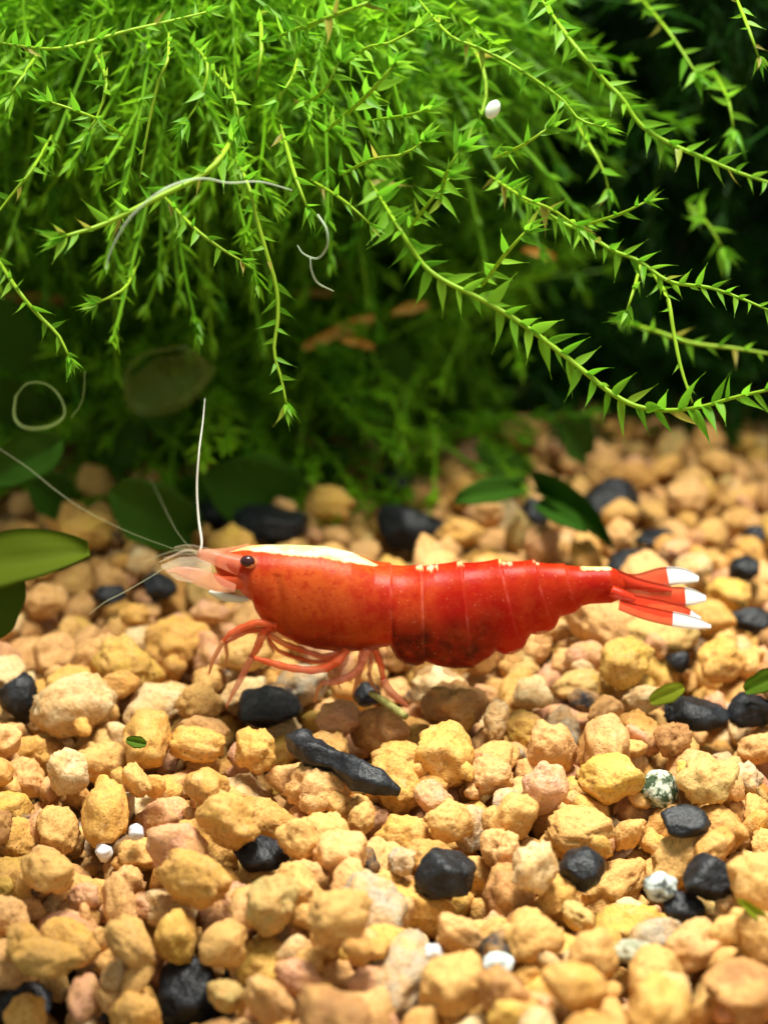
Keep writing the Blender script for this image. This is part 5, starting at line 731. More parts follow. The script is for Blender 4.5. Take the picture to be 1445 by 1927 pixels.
-2680,-1031,-428,42,-6,41,70,1,0,0,-2292,-681,-422,-20,31,25,70,20,0,0,-2038,-913,-472,3,-47,-36,59,20,0,0,-127,-1061,-458,15,22,28,59,20,0,0,596,-1070,-440,12,-9,46,65,16,0,0,
1029,-922,-475,-23,55,8,60,4,0,0,1810,-846,-380,16,-4,4,109,9,0,0,2402,-748,-348,19,11,54,91,16,0,0,2788,-879,-406,0,12,-15,53,4,0,0,2902,-969,-279,10,-37,-41,79,6,0,0,
-3202,-698,-222,27,-25,-33,68,17,0,0,-2534,-874,-447,-36,45,-18,77,14,0,0,-2200,-536,-298,-22,-3,-8,81,16,0,0,-1865,-818,-487,0,-50,30,63,20,0,0,-826,-679,-481,30,50,-15,61,14,0,0,
-316,-953,-379,54,17,-8,70,14,0,0,1978,-705,-475,13,8,-40,60,3,0,0,2245,-517,-308,-48,-27,18,63,13,0,0,2600,-594,-302,4,-12,55,64,18,0,0,3016,-751,-515,8,0,38,56,19,0,0,
-3185,-484,-271,3,10,-56,64,1,0,0,-2969,-488,-470,-18,51,26,51,7,0,0,-1904,-394,-301,-4,1,-56,108,11,0,0,-1742,-445,-501,-30,2,41,64,13,0,0,-257,-491,-331,22,-2,-46,35,8,0,0,
1465,-366,-294,31,33,25,64,3,0,0,1909,-349,-329,53,18,6,49,6,0,0,2164,-258,-251,12,34,-35,106,8,0,0,2748,-440,-399,-22,-45,2,99,18,0,0,3208,-367,-512,-10,27,40,62,11,0,0,
-3178,-12,-245,16,58,-3,54,16,0,0,-2761,17,-395,-27,-12,0,74,14,0,0,-2544,-188,-411,2,48,30,92,21,0,0,-2336,-182,-499,32,26,5,55,14,0,0,-1861,-158,-426,-27,-23,16,42,21,0,0,
-1369,-242,-396,-10,41,-33,48,12,0,0,661,-320,-405,-16,-1,52,54,4,0,0,2045,-177,-388,-25,-16,-52,54,21,0,0,2424,-79,-540,-51,31,-6,49,20,0,0,2572,-188,-512,20,4,-9,62,9,0,0,
2818,-10,-547,5,-59,9,64,7,0,0,-3210,270,-290,3,18,46,57,21,0,0,-2907,127,-348,-19,44,33,57,16,0,0,-2384,312,-278,-54,24,4,108,18,0,0,-1269,281,-370,27,38,14,77,12,0,0,
-1027,41,-545,-2,-20,25,39,17,0,0,-661,121,-306,28,13,51,55,17,0,0,593,324,-379,59,-6,-11,57,10,0,0,1071,188,-410,4,1,-18,51,4,0,0,2084,58,-427,-31,-47,4,85,21,0,0,
2247,387,-348,22,33,-23,63,0,0,0,2815,229,-502,-37,-23,-13,62,7,0,0,2892,362,-539,21,11,-36,60,11,0,0,-3107,453,-57,0,18,-57,88,8,0,0,-2355,579,-503,-35,23,43,52,15,0,0,
-1196,580,-415,41,-43,-6,68,9,0,0,1591,365,-456,3,0,-59,38,3,0,0,2391,623,-378,-23,24,37,67,12,0,0,2689,374,-447,-50,-16,-2,72,11,0,0,3067,367,-573,28,-17,17,47,12,0,0,
-3094,838,-270,-7,7,-23,59,14,0,0,-2654,702,-362,26,-16,4,51,15,0,0,-2595,534,-344,-37,8,41,65,18,0,0,-2047,569,-467,0,-15,-5,35,9,0,0,-2002,725,-550,-35,-39,19,68,0,0,0,
-565,696,-482,-33,-32,-28,62,3,0,0,1249,680,-257,19,-24,-3,59,0,0,0,2589,683,-432,-21,42,14,82,18,0,0,3142,708,-474,46,-24,-3,103,0,0,0,-3243,1243,-441,39,44,11,41,17,0,0,
-2630,955,-223,-31,42,-18,83,2,0,0,-2212,1139,-536,-1,-6,59,53,11,0,0,-1928,1163,-529,-10,23,40,62,15,0,0,-1682,1106,-375,-26,-24,13,56,11,0,0,-1503,1188,-435,-28,-52,-4,71,11,0,0,
-926,1156,-344,4,21,1,53,13,0,0,-654,1120,-454,-19,-35,33,51,2,0,0,-205,1233,-374,-21,28,38,50,14,0,0,1122,1081,-326,-31,25,41,45,11,0,0,1447,1042,-213,-24,36,-21,57,17,0,0,
1984,887,-477,0,2,49,69,20,0,0,2294,997,-359,-17,23,-52,67,16,0,0,2751,806,-536,-40,41,-16,66,2,0,0,3172,983,-498,8,-24,-6,78,17,0,0,-3060,1374,-196,-22,27,44,95,0,0,0,
-2581,1384,-449,-16,-8,-43,85,2,0,0,-2352,1229,-465,1,-28,-4,69,16,0,0,-1647,1351,-538,42,38,12,59,16,0,0,-1558,1499,-427,15,-28,-33,49,19,0,0,-615,1399,-438,-36,33,-34,67,17,0,0,
-327,1297,-312,26,-47,23,49,13,0,0,1087,1244,-365,10,54,-23,73,4,0,0,1219,1472,-402,-14,48,24,46,20,0,0,1426,1510,-372,-14,17,53,69,17,0,0,3120,1268,-464,31,27,8,103,18,0,0,
3163,1578,-501,3,27,48,75,1,0,0,-3068,1647,-441,0,16,-42,63,17,0,0,-2796,1776,-370,-59,10,-1,45,1,0,0,-2618,1617,-357,38,-10,45,69,14,0,0,-1626,1760,-529,-47,-2,-36,50,3,0,0,
-1369,1548,-404,-6,-20,-48,57,3,0,0,-1172,1581,-455,38,12,36,75,10,0,0,895,1610,-312,8,-8,-31,35,4,0,0,1013,1457,-409,-12,8,-21,54,2,0,0,1278,1794,-310,30,-42,-31,55,15,0,0,
1529,1760,-419,-5,-4,19,87,9,0,0,2610,1688,-385,-47,10,-4,105,5,0,0,3210,1788,-506,9,-45,37,63,9,0,0,-3165,1989,-426,20,13,-15,72,4,0,0,-2648,1766,-466,8,-54,-3,50,18,0,0,
-1810,1934,-505,-13,20,-55,52,12,0,0,-1355,1771,-402,-18,-43,30,79,10,0,0,-1113,2022,-370,-44,26,31,70,18,0,0,-730,2126,-459,38,-18,-42,68,11,0,0,-159,2024,-414,37,41,-23,61,9,0,0,
935,1860,-429,-57,10,10,59,20,0,0,1149,1919,-354,-50,-22,1,86,6,0,0,2268,2019,-476,-8,-26,7,48,19,0,0,2779,1895,-252,-32,30,32,83,16,0,0,2982,1918,-497,57,-11,-6,76,1,0,0,
-3088,2200,-256,-2,-2,60,98,20,0,0,-2754,2339,-456,8,13,-58,72,10,0,0,-1028,2266,-287,-25,6,-34,85,3,0,0,-248,2273,-410,-42,41,-12,108,14,0,0,199,2209,-480,27,44,-27,42,9,0,0,
-14,2415,-483,52,16,24,38,10,0,0,1292,2238,-431,18,-39,-33,69,4,0,0,1655,2118,-232,42,14,-40,60,18,0,0,2191,2151,-425,40,-19,-40,62,18,0,0,2893,2278,-477,1,-9,46,71,9,0,0,
-3013,2565,-296,-29,-41,30,74,3,0,0,-2621,2545,-396,8,40,-17,73,12,0,0,-2355,2490,-436,-19,-55,-3,93,12,0,0,-1259,2406,-300,40,-26,11,53,5,0,0,-677,2546,-396,-58,-10,1,85,10,0,0,
-466,2444,-436,-46,-2,-24,59,21,0,0,795,2579,-516,-10,23,-53,42,5,0,0,1220,2679,-488,-59,9,-5,73,7,0,0,1537,2323,-393,9,28,49,103,5,0,0,2434,2503,-222,40,43,-15,55,1,0,0,
2616,2599,-440,-1,-11,34,86,20,0,0,3099,2354,-234,27,27,28,109,7,0,0,-3016,2736,-444,-5,-38,-5,62,17,0,0,-2670,3072,-343,43,38,16,59,1,0,0,-2376,2801,-443,23,-5,-16,64,10,0,0,
-150,3003,-361,52,-15,12,70,12,0,0,501,2845,-496,-12,-42,28,47,2,0,0,1395,2947,-332,-27,-32,28,77,15,0,0,2488,2878,-429,0,3,-58,90,18,0,0,2988,2859,-300,-39,27,-7,51,16,0,0,
-3137,3295,-460,-33,-3,-23,70,17,0,0,-2680,3346,-485,-2,16,-53,44,20,0,0,-1156,3183,-298,-2,33,30,53,19,0,0,142,3342,-337,-18,53,-21,92,11,0,0,465,3158,-516,-37,-40,13,62,19,0,0,
1192,3374,-505,-32,3,35,69,14,0,0,1349,3153,-371,-20,-50,26,38,20,0,0,1880,3292,-372,39,-43,-9,58,1,0,0,2539,2978,-181,14,1,-57,56,1,0,0,2897,3054,-340,20,-30,43,89,2,0,0,
-3213,3507,-510,11,-22,-47,59,3,0,0,-2863,3625,-251,1,17,34,63,13,0,0,-2553,3395,-366,28,-5,26,53,16,0,0,-1939,3564,-402,-55,21,12,50,10,0,0,-1090,3652,-345,-39,-4,13,72,21,0,0,
-813,3219,-315,-7,-52,-29,70,15,0,0,574,3529,-415,-19,-1,51,52,5,0,0,834,3678,-557,-20,35,40,55,11,0,0,1169,3483,-397,57,13,14,50,11,0,0,3176,3324,-366,-19,-3,56,67,11,0,0,
-3232,3674,-397,6,-44,-25,53,3,0,0,-2108,3646,-394,-41,37,-16,56,14,0,0,-1381,3691,-393,-33,36,13,39,13,0,0,-1046,4039,-375,13,50,-30,79,10,0,0,-428,3879,-349,-17,-4,31,61,19,0,0,
121,3860,-545,1,-45,40,49,0,0,0,769,3855,-309,8,-7,18,77,18,0,0,1479,3741,-326,-17,-47,33,105,8,0,0,2428,3683,-424,-45,-39,-2,63,2,0,0,2805,3862,-350,-10,-25,-54,78,6,0,0,
3152,3734,-393,20,-43,34,42,9,0,0,-3149,3913,-300,-7,-9,-27,92,19,0,0,-2779,4012,-446,-4,-20,55,70,17,0,0,-2514,4200,-286,-3,-53,26,60,5,0,0,-2291,4187,-344,31,22,45,80,19,0,0,
-541,4282,-292,-48,2,35,86,10,0,0,181,4178,-399,-22,-16,-53,79,19,0,0,804,4201,-551,44,0,20,59,11,0,0,1313,4117,-438,-19,42,32,58,2,0,0,1778,4180,-499,13,-54,19,62,9,0,0,
2831,4188,-252,-32,29,11,49,0,0,0,-3186,4412,-302,-14,33,-22,96,9,0,0,-2882,4489,-455,-39,-10,1,68,17,0,0,-2162,4460,-267,-51,-27,17,79,20,0,0,-752,4295,-372,1,-2,-14,43,20,0,0,
1484,4460,-373,31,10,-47,79,13,0,0,2657,4596,-386,12,32,34,61,15,0,0,3226,4490,-412,-7,3,18,39,12,0,0,-3211,4799,-444,-42,-19,38,67,0,0,0,-2097,4704,-374,-43,24,12,67,19,0,0,
-1491,4809,-412,21,32,31,35,19,0,0,-830,4734,-421,24,15,36,62,21,0,0,-580,4515,-315,-6,-25,37,53,13,0,0,538,4698,-433,-7,-33,-46,96,0,0,0,1191,4699,-547,47,-31,21,51,13,0,0,
1235,4492,-434,8,50,-8,88,18,0,0,1623,4825,-485,-17,-35,-22,49,8,0,0,1911,4549,-458,1,49,9,66,13,0,0,2313,4806,-437,-51,-24,-16,63,9,0,0,-3211,4939,-378,-4,16,57,40,16,0,0,
-3034,4995,-405,34,38,30,78,21,0,0,-2305,4995,-354,31,-33,18,46,9,0,0,-1874,5085,-386,-20,25,24,52,0,0,0,-1616,4833,-344,-38,-9,-37,66,2,0,0,-1142,4992,-269,-16,-57,-8,57,16,0,0,
-542,4992,-230,-21,18,-15,49,12,0,0,-504,5072,-409,45,-1,40,63,20,0,0,589,4955,-375,-3,54,21,80,15,0,0,759,5118,-403,45,21,18,55,8,0,0,1303,4986,-380,-42,-34,14,52,21,0,0,
1775,5079,-523,42,37,10,35,13,0,0,2284,5212,-354,12,-58,5,51,11,0,0,2718,5015,-403,4,10,-25,70,7,0,0,3240,5164,-431,-39,42,-17,46,1,0,0,-3210,5439,-483,-11,-48,28,60,1,0,0,
-2933,5188,-506,25,-9,14,35,6,0,0,-2655,5342,-479,-37,-19,6,47,10,0,0,-2206,5200,-416,-37,-1,40,56,14,0,0,-1708,5253,-410,7,-1,44,58,0,0,0,-1582,5259,-320,-9,13,-52,71,20,0,0,
-1072,5429,-464,1,-1,-22,63,20,0,0,-698,5205,-418,-13,21,19,60,18,0,0,-545,5415,-389,19,-10,-56,94,14,0,0,-98,5380,-432,-43,17,37,81,13,0,0,238,5207,-427,37,31,-18,77,18,0,0,
2056,5394,-400,15,1,-5,58,5,0,0,2500,5329,-456,9,51,-30,50,2,0,0,3017,5485,-443,9,15,9,49,14,0,0,-3196,5745,-346,38,-4,4,69,3,0,0,-2580,5520,-376,-37,20,4,97,10,0,0,
-2047,5651,-462,4,3,38,64,2,0,0,-1847,5806,-404,32,26,-31,84,14,0,0,-1562,5655,-413,-30,-50,5,82,19,0,0,-1184,5794,-346,-52,-11,7,59,1,0,0,-1108,5710,-254,-29,34,37,50,0,0,0,
-274,5724,-464,-36,17,-43,40,11,0,0,534,5529,-398,43,-9,-12,54,21,0,0,2433,5722,-462,-46,31,-11,53,12,0,0,2810,5431,-468,-4,-17,24,39,19,0,0,-3200,5740,-507,7,2,59,44,2,0,0,
-2866,5836,-490,1,14,-57,41,16,0,0,-2402,5994,-360,-44,20,36,41,13,0,0,-1973,6102,-474,23,-4,-55,63,3,0,0,-1536,6130,-453,20,-33,44,61,2,0,0,-1447,5973,-431,-19,-23,-38,61,18,0,0,
-983,5900,-337,-8,-12,58,65,4,0,0,-583,5922,-384,25,-11,32,86,21,0,0,-170,6062,-469,12,58,-9,60,1,0,0,576,5857,-472,8,10,59,63,4,0,0,1369,6082,-429,22,-2,14,76,1,0,0,
1413,5920,-371,18,-17,-13,46,21,0,0,1558,5757,-490,-13,-7,-50,48,7,0,0,2235,5775,-485,1,-2,-28,61,8,0,0,3137,6015,-497,44,-38,-14,50,9,0,0,-3061,-2985,-765,-46,-1,39,61,14,0,0,
-2656,-3249,-1313,-23,43,23,42,13,0,0,-1170,-3104,-1260,-46,11,33,95,16,0,0,-742,-3019,-816,52,17,21,57,6,0,0,-458,-3202,-382,-7,-10,-43,45,17,0,0,-201,-3230,-529,29,-51,-2,39,14,0,0,
316,-2896,-177,-6,-4,48,68,18,0,0,609,-3094,-293,-29,-9,50,62,10,0,0,832,-3082,-277,45,33,-19,78,1,0,0,1244,-3203,-388,-28,-45,-2,49,2,0,0,1773,-3232,-386,24,-24,18,48,10,0,0,
2497,-2994,-388,-51,-15,-22,57,5,0,0,3228,-3213,-399,7,19,42,48,13,0,0,-3002,-2513,-852,43,-32,-27,35,4,0,0,-2376,-2925,-1018,-37,11,-30,85,15,0,0,-1301,-2894,-1655,-27,1,-47,42,13,0,0,
-456,-2782,-321,-9,10,4,86,17,0,0,-177,-2913,-454,29,30,-34,70,15,0,0,64,-2715,-484,-18,-25,-48,61,18,0,0,436,-2839,-313,35,-7,29,75,19,0,0,952,-2722,-97,6,54,2,48,18,0,0,
1503,-2770,-394,-20,-44,34,61,7,0,0,1661,-2845,-222,22,-55,7,109,15,0,0,2064,-2787,-155,-37,-19,17,66,21,0,0,2248,-2806,-230,31,-27,2,58,11,0,0,2582,-2766,-277,38,44,5,92,14,0,0,
3138,-2606,-393,13,-22,2,49,3,0,0,-3216,-2597,-455,43,37,-12,50,19,0,0,-2491,-2421,-1134,27,16,8,70,21,0,0,-2302,-2520,-1096,47,14,7,86,13,0,0,-1861,-2560,-1250,-1,2,56,80,6,0,0,
-1532,-2602,-1393,-1,-18,46,66,15,0,0,-1358,-2550,-1611,-24,-53,0,60,21,0,0,-877,-2490,-1176,-27,25,22,87,9,0,0,-576,-2482,-523,-48,-5,-3,54,11,0,0,-344,-2515,-441,-46,34,-15,75,4,0,0,
203,-2439,-364,-38,0,-33,54,18,0,0,412,-2427,-204,26,10,16,94,7,0,0,769,-2715,-567,-5,-60,1,55,17,0,0,1144,-2619,-415,53,-9,27,58,3,0,0,1390,-2309,-268,44,-26,29,61,9,0,0,
2384,-2378,-197,44,19,-1,62,12,0,0,2737,-2481,-294,-5,0,-26,58,7,0,0,2953,-2569,-366,-18,-56,-6,58,0,0,0,-3135,-2335,-282,-52,-12,-7,42,17,0,0,-2860,-2214,-750,47,36,-1,63,19,0,0,
-2695,-2153,-717,-8,3,45,43,8,0,0,-2126,-2338,-1014,-45,25,27,71,3,0,0,-1692,-2246,-1624,26,-5,-45,63,0,0,0,-1242,-2185,-1406,-3,-1,-50,82,3,0,0,-1011,-2198,-1207,-31,-9,-26,54,14,0,0,
-933,-2093,-593,33,-44,-6,51,16,0,0,393,-2276,-381,4,55,3,64,4,0,0,1626,-2177,-245,15,37,-41,96,12,0,0,2257,-2335,-419,-47,-28,-23,66,6,0,0,2504,-2222,-228,-35,8,-38,74,14,0,0,
3082,-2569,-273,-54,-10,-20,49,9,0,0,-3192,-2155,-258,44,-9,-40,72,16,0,0,-2943,-1954,-318,-15,-5,-57,86,17,0,0,-2208,-2040,-1268,-14,-32,49,66,5,0,0,-1584,-1996,-1505,-30,-4,30,54,0,0,0,
-1269,-1982,-638,-34,-13,47,38,4,0,0,-1024,-1972,-696,16,1,-53,65,11,0,0,1392,-1988,-417,13,-49,-5,58,18,0,0,1808,-1979,-232,-28,9,23,65,0,0,0,2554,-2041,-278,39,-30,4,61,15,0,0,
3206,-2057,-233,-23,47,21,63,7,0,0,-2848,-1630,-261,-20,-53,7,68,8,0,0,-2408,-1698,-308,-51,-31,6,57,12,0,0,-2015,-1567,-314,25,-37,-2,108,5,0,0,-1752,-1457,-382,9,12,57,37,19,0,0,
1494,-1498,-257,58,10,2,42,13,0,0,2174,-1507,-303,14,-36,-27,109,7,0,0,2402,-1536,-380,8,-37,23,56,13,0,0,3051,-1395,-463,4,57,-17,60,20,0,0,-3046,-1346,-258,29,-30,16,61,1,0,0,
-2779,-1363,-232,29,10,1,72,4,0,0,-2399,-1289,-185,12,28,35,99,0,0,0,-2083,-1340,-436,-16,33,28,47,21,0,0,1408,-1230,-315,-25,-52,-4,70,4,0,0,1701,-1264,-357,-32,-6,39,71,14,0,0,
1796,-833,-157,9,-24,-54,52,10,0,0,2415,-1376,-322,3,10,1,57,0,0,0,2751,-1486,-356,52,-3,3,77,9,0,0,2966,-1270,-366,-53,-26,7,64,12,0,0,-2822,-927,-319,1,-40,-25,103,2,0,0,
-2449,-965,-273,-26,-53,4,70,6,0,0,-2170,-1015,-280,39,-45,3,95,20,0,0,-1878,-1013,-306,-9,56,-16,82,2,0,0,-1704,-817,-303,-2,5,-53,60,15,0,0,1799,-1078,-347,7,44,6,58,4,0,0,
2138,-751,-509,8,1,-13,42,15,0,0,2145,-864,-407,-10,-8,44,64,20,0,0,2675,-945,-246,10,15,-54,95,10,0,0,3063,-788,-229,19,-39,-38,58,0,0,0,-2992,-974,-470,6,9,56,55,10,0,0,
-2449,-659,-148,7,4,58,105,13,0,0,23,-782,-329,-9,2,-47,48,5,0,0,893,-775,-366,-28,48,22,40,6,0,0,1766,-617,-304,-56,6,-21,62,1,0,0,2071,-648,-334,24,-53,2,78,19,0,0,
2174,-715,-189,-47,-37,-4,59,16,0,0,2900,-672,-334,-6,-52,23,85,11,0,0,-3042,-345,-391,36,-31,-29,65,0,0,0,-277,-354,-348,-33,-25,-42,46,11,0,0,-54,-684,-426,33,-18,42,58,15,0,0,
1924,-590,-120,28,22,7,96,20,0,0,1940,-499,-314,40,2,-31,46,4,0,0,2592,-258,-377,-50,-27,-3,60,21,0,0,-3067,121,-333,-11,-42,11,48,4,0,0,-2602,-16,-260,19,12,26,63,0,0,0,
-1982,-71,-359,-5,-36,0,98,2,0,0,-312,-5,-360,-42,-13,-30,71,6,0,0,1134,-139,-307,-30,39,34,73,6,0,0,2091,-50,-273,19,-4,-12,67,3,0,0,2381,-35,-338,11,19,52,108,11,0,0,
3099,-161,-484,39,22,-26,88,11,0,0,-3215,102,-329,-51,-11,-6,45,4,0,0,-3032,288,-344,35,-10,45,67,10,0,0,-2639,223,-184,33,1,19,91,6,0,0,-2079,172,-278,-44,-21,31,88,16,0,0,
-1868,137,-378,26,25,-19,55,18,0,0,-496,300,-512,7,-6,32,44,19,0,0,1488,363,-325,-6,-20,56,46,15,0,0,2472,362,-343,12,-52,9,49,21,0,0,2664,160,-339,9,-58,11,96,1,0,0,
3086,234,-529,-53,17,9,71,8,0,0,-2867,531,-164,55,-1,-9,47,4,0,0,-2563,479,-86,2,45,-31,59,2,0,0,640,477,-377,-23,-32,41,53,9,0,0,941,583,-154,57,9,-6,41,19,0,0,
2163,633,-360,27,9,34,51,1,0,0,2888,510,-366,55,-2,-7,76,5,0,0,3156,441,-436,-18,-2,5,75,1,0,0,-3203,918,-361,28,-12,45,67,21,0,0,-2707,732,-248,30,-21,-9,42,11,0,0,
-2340,764,-258,25,-53,-12,109,16,0,0,-993,634,-267,17,47,-33,56,14,0,0,-563,905,-408,-27,25,-32,65,0,0,0,713,767,-332,18,-3,36,56,17,0,0,2104,789,-268,-18,-30,13,70,20,0,0,
2679,933,-315,-7,52,13,106,18,0,0,2874,737,-386,-11,-58,-4,71,14,0,0,-2990,1127,-305,-2,-7,-14,51,5,0,0,-2911,1132,-439,-16,9,34,67,13,0,0,-2651,1219,-197,-11,-35,-46,79,4,0,0,
-2208,1027,-411,-52,17,13,80,14,0,0,-1784,1235,-459,-39,-37,22,63,13,0,0,-1336,1103,-331,56,18,0,82,1,0,0,-134,988,-472,9,-5,-59,38,19,0,0,2306,1072,-191,6,11,55,53,16,0,0,
2683,1009,-568,-38,-38,4,35,6,0,0,2935,985,-313,21,34,42,88,8,0,0,-3206,1386,-75,7,-28,-28,68,2,0,0,-2793,1377,-323,26,8,-41,66,6,0,0,-2593,1434,-221,29,34,-4,76,20,0,0,
-2348,1486,-361,13,-28,40,105,9,0,0,-1668,1289,-368,37,4,23,60,3,0,0,-1126,1246,-211,46,18,29,60,2,0,0,-773,1245,-309,54,-19,-7,74,20,0,0,760,1464,-233,55,-7,20,52,19,0,0,
1125,1381,-291,13,-54,15,65,4,0,0,1563,1361,-324,-6,50,-17,62,19,0,0,2388,1209,-440,-13,44,-18,83,7,0,0,2727,1227,-385,5,58,-14,81,13,0,0,2737,1423,-480,0,29,-38,69,13,0,0,
-3224,1610,-417,-19,-27,27,61,7,0,0,-2870,1616,-235,15,-25,-33,92,8,0,0,-2538,1769,-383,25,44,-6,41,4,0,0,-2221,1681,-313,-20,-9,-36,59,8,0,0,-423,1804,-269,28,-2,37,54,4,0,0,
-9,1611,-442,-12,37,-37,52,1,0,0,1561,1660,-285,13,16,-9,65,20,0,0,1864,1592,-255,50,-14,16,44,17,0,0,2353,1784,-256,-25,12,-53,59,6,0,0,2882,1697,-267,7,-48,20,77,3,0,0,
3068,1729,-421,4,-46,33,43,16,0,0,-3182,1914,-220,-22,-41,13,91,0,0,0,-2809,2117,-356,-23,-21,29,74,8,0,0,-2559,2017,-370,-13,-25,53,90,17,0,0,-1738,1826,-542,51,27,9,36,16,0,0,
-1005,1903,-367,-6,-9,-34,49,9,0,0,2479,1828,-247,9,-41,8,35,1,0,0,2774,1862,-503,45,27,6,54,20,0,0,-2573,2216,-265,-26,15,20,97,18,0,0,-2327,2103,-353,35,7,-27,56,17,0,0,
-2256,2219,-350,31,-33,19,47,1,0,0,-1597,2273,-293,24,52,13,59,13,0,0,-568,2293,-425,-16,-20,-54,77,13,0,0,-427,2250,-280,51,28,7,55,10,0,0,2819,2184,-312,20,7,42,87,0,0,0,
3028,2222,-406,-38,13,20,47,1,0,0,-2895,2691,-306,-15,-9,-56,54,19,0,0,-2827,2395,-210,54,12,-12,109,20,0,0,-1440,2673,-441,19,17,20,58,9,0,0,-192,2524,-504,9,-6,7,39,8,0,0,
345,2522,-340,11,37,30,85,7,0,0,1814,2312,-298,31,34,-16,87,1,0,0,1861,2521,-406,18,25,-50,88,15,0,0,2610,2481,-154,-42,35,20,76,7,0,0,2697,2527,-272,-50,-22,-24,58,20,0,0,
3172,2605,-474,5,-25,54,44,13,0,0,-3220,3070,-391,-28,15,38,50,14,0,0,-2773,2894,-274,17,16,-48,93,12,0,0,-2492,2716,-279,-26,3,-6,75,17,0,0,-1821,2806,-229,10,20,34,57,6,0,0,
280,3166,-405,-23,-30,-26,88,10,0,0,892,2991,-340,22,45,-25,54,2,0,0,2691,2781,-255,50,-24,-15,98,6,0,0,3158,2961,-376,25,-22,-50,78,18,0,0,-3203,3280,-281,52,-18,-23,55,0,0,0,
-2844,3186,-393,7,11,-58,50,11,0,0,-2565,3324,-490,-42,-42,1,35,8,0,0,-2193,3028,-325,-49,-34,-2,55,21,0,0,-1952,3213,-246,56,5,10,72,16,0,0,-238,3130,-463,2,-38,29,51,19,0,0,
661,3134,-485,-51,-25,3,80,5,0,0,1013,3362,-542,39,23,-11,47,1,0,0,1370,3268,-343,26,49,-3,56,9,0,0,2748,3232,-167,-48,-21,28,51,11,0,0,3088,3127,-249,-20,-30,-48,67,3,0,0,
-3193,3473,-356,28,-51,-9,66,14,0,0,-2697,3493,-322,-10,-40,27,50,18,0,0,-2315,3384,-428,6,-34,-25,49,3,0,0,-1246,3441,-295,11,-58,9,63,12,0,0,-209,3379,-460,-47,20,31,73,14,0,0,
1219,3332,-335,4,-10,49,53,9,0,0,1518,3380,-288,-15,42,4,71,6,0,0,3084,3344,-218,-15,-13,54,81,18,0,0,-3106,3630,-227,39,30,-13,91,12,0,0,-2736,3638,-361,-53,8,-11,52,8,0,0,
-1778,3649,-368,-14,-53,-23,56,16,0,0,-1001,3824,-245,-18,50,-27,74,10,0,0,-762,3952,-256,31,-49,-12,74,6,0,0,-299,3656,-458,22,22,-23,49,17,0,0,564,3803,-213,-23,-37,17,74,2,0,0,
1085,4094,-428,-9,28,-15,65,17,0,0,1608,3836,-239,-1,0,55,46,8,0,0,2036,3807,-379,55,-15,-18,56,17,0,0,-3116,4204,-510,1,-18,-31,50,0,0,0,-2225,4272,-239,-33,-3,-42,35,2,0,0,
484,3959,-273,-12,-30,-50,58,5,0,0,776,4061,-398,-1,-60,2,76,6,0,0,1226,3948,-449,5,-40,-39,70,11,0,0,1525,3953,-369,36,-2,-16,76,6,0,0,1884,4011,-361,3,39,12,45,19,0,0,
2775,4331,-333,-16,-32,-19,68,11,0,0,3252,3909,-379,27,-32,-20,44,15,0,0,-3122,4224,-58,39,41,-12,92,18,0,0,-2962,4259,-373,-48,34,-13,95,12,0,0,-1955,4354,-237,-46,34,-14,65,13,0,0,
-780,4349,-447,-54,25,5,38,18,0,0,-52,4313,-381,21,-50,19,73,15,0,0,277,4302,-418,5,20,48,50,13,0,0,1080,4328,-447,-3,-54,-21,66,9,0,0,1206,4231,-466,13,-3,58,48,6,0,0,
2935,4478,-218,50,31,6,70,20,0,0,3078,4572,-354,-8,-18,-56,77,19,0,0,-2832,4473,-294,-5,-5,-58,54,16,0,0,-1794,4970,-419,-35,-34,-32,35,4,0,0,-1775,4607,-330,37,6,-43,65,8,0,0,
-408,4647,-361,-14,-53,-21,85,5,0,0,-85,4858,-305,-20,-18,-30,54,17,0,0,395,4421,-382,-42,-42,-1,60,10,0,0,796,4765,-557,-1,-40,37,43,12,0,0,983,4780,-563,-11,-13,56,53,10,0,0,
3120,4777,-291,41,5,-43,69,17,0,0,-3222,5049,-362,30,36,-24,50,4,0,0,-3003,4708,-285,24,-5,-47,109,8,0,0,-2611,4949,-204,-3,13,57,65,3,0,0,-2396,4914,-223,56,13,5,64,0,0,0,
-2145,4877,-340,-27,-26,-36,76,19,0,0,-966,4971,-163,-12,37,17,51,13,0,0,3155,4975,-411,42,43,3,56,7,0,0,-3002,5097,-519,-7,-19,57,37,0,0,0,-2539,5352,-231,34,-14,-6,56,5,0,0,
-2107,5441,-411,46,0,-29,63,1,0,0,-1796,5188,-309,-21,-27,46,61,21,0,0,-1715,5366,-293,-40,15,36,38,14,0,0,-1015,5330,-370,2,5,-21,50,13,0,0,38,5293,-330,-47,12,15,78,7,0,0,
1068,5411,-348,47,-15,-22,72,18,0,0,1688,5294,-316,56,13,15,56,12,0,0,1859,5306,-386,-3,2,34,53,0,0,0,2773,5550,-443,8,-30,20,44,19,0,0,3161,5415,-459,6,-1,-34,48,15,0,0,
-2490,5648,-257,-3,33,27,48,21,0,0,-2630,5776,-391,-35,-8,-6,91,8,0,0,-1238,5724,-218,-15,54,-19,40,0,0,0,640,5741,-340,3,12,-3,65,16,0,0,1139,5682,-282,-27,43,-31,41,15,0,0,
1325,5789,-425,-32,29,24,63,5,0,0,2510,5516,-318,51,16,-28,41,19,0,0,3179,5589,-415,27,34,-12,70,6,0,0,-3210,5999,-403,39,-36,9,59,12,0,0,-2895,6100,-413,-11,52,4,62,18,0,0,
-2059,5814,-376,34,-48,7,58,9,0,0,-1776,6107,-472,-21,24,51,64,11,0,0,-1565,6044,-317,-52,18,-6,45,11,0,0,-1321,6103,-508,-2,59,7,52,11,0,0,-1085,5889,-248,-34,-49,-1,43,18,0,0,
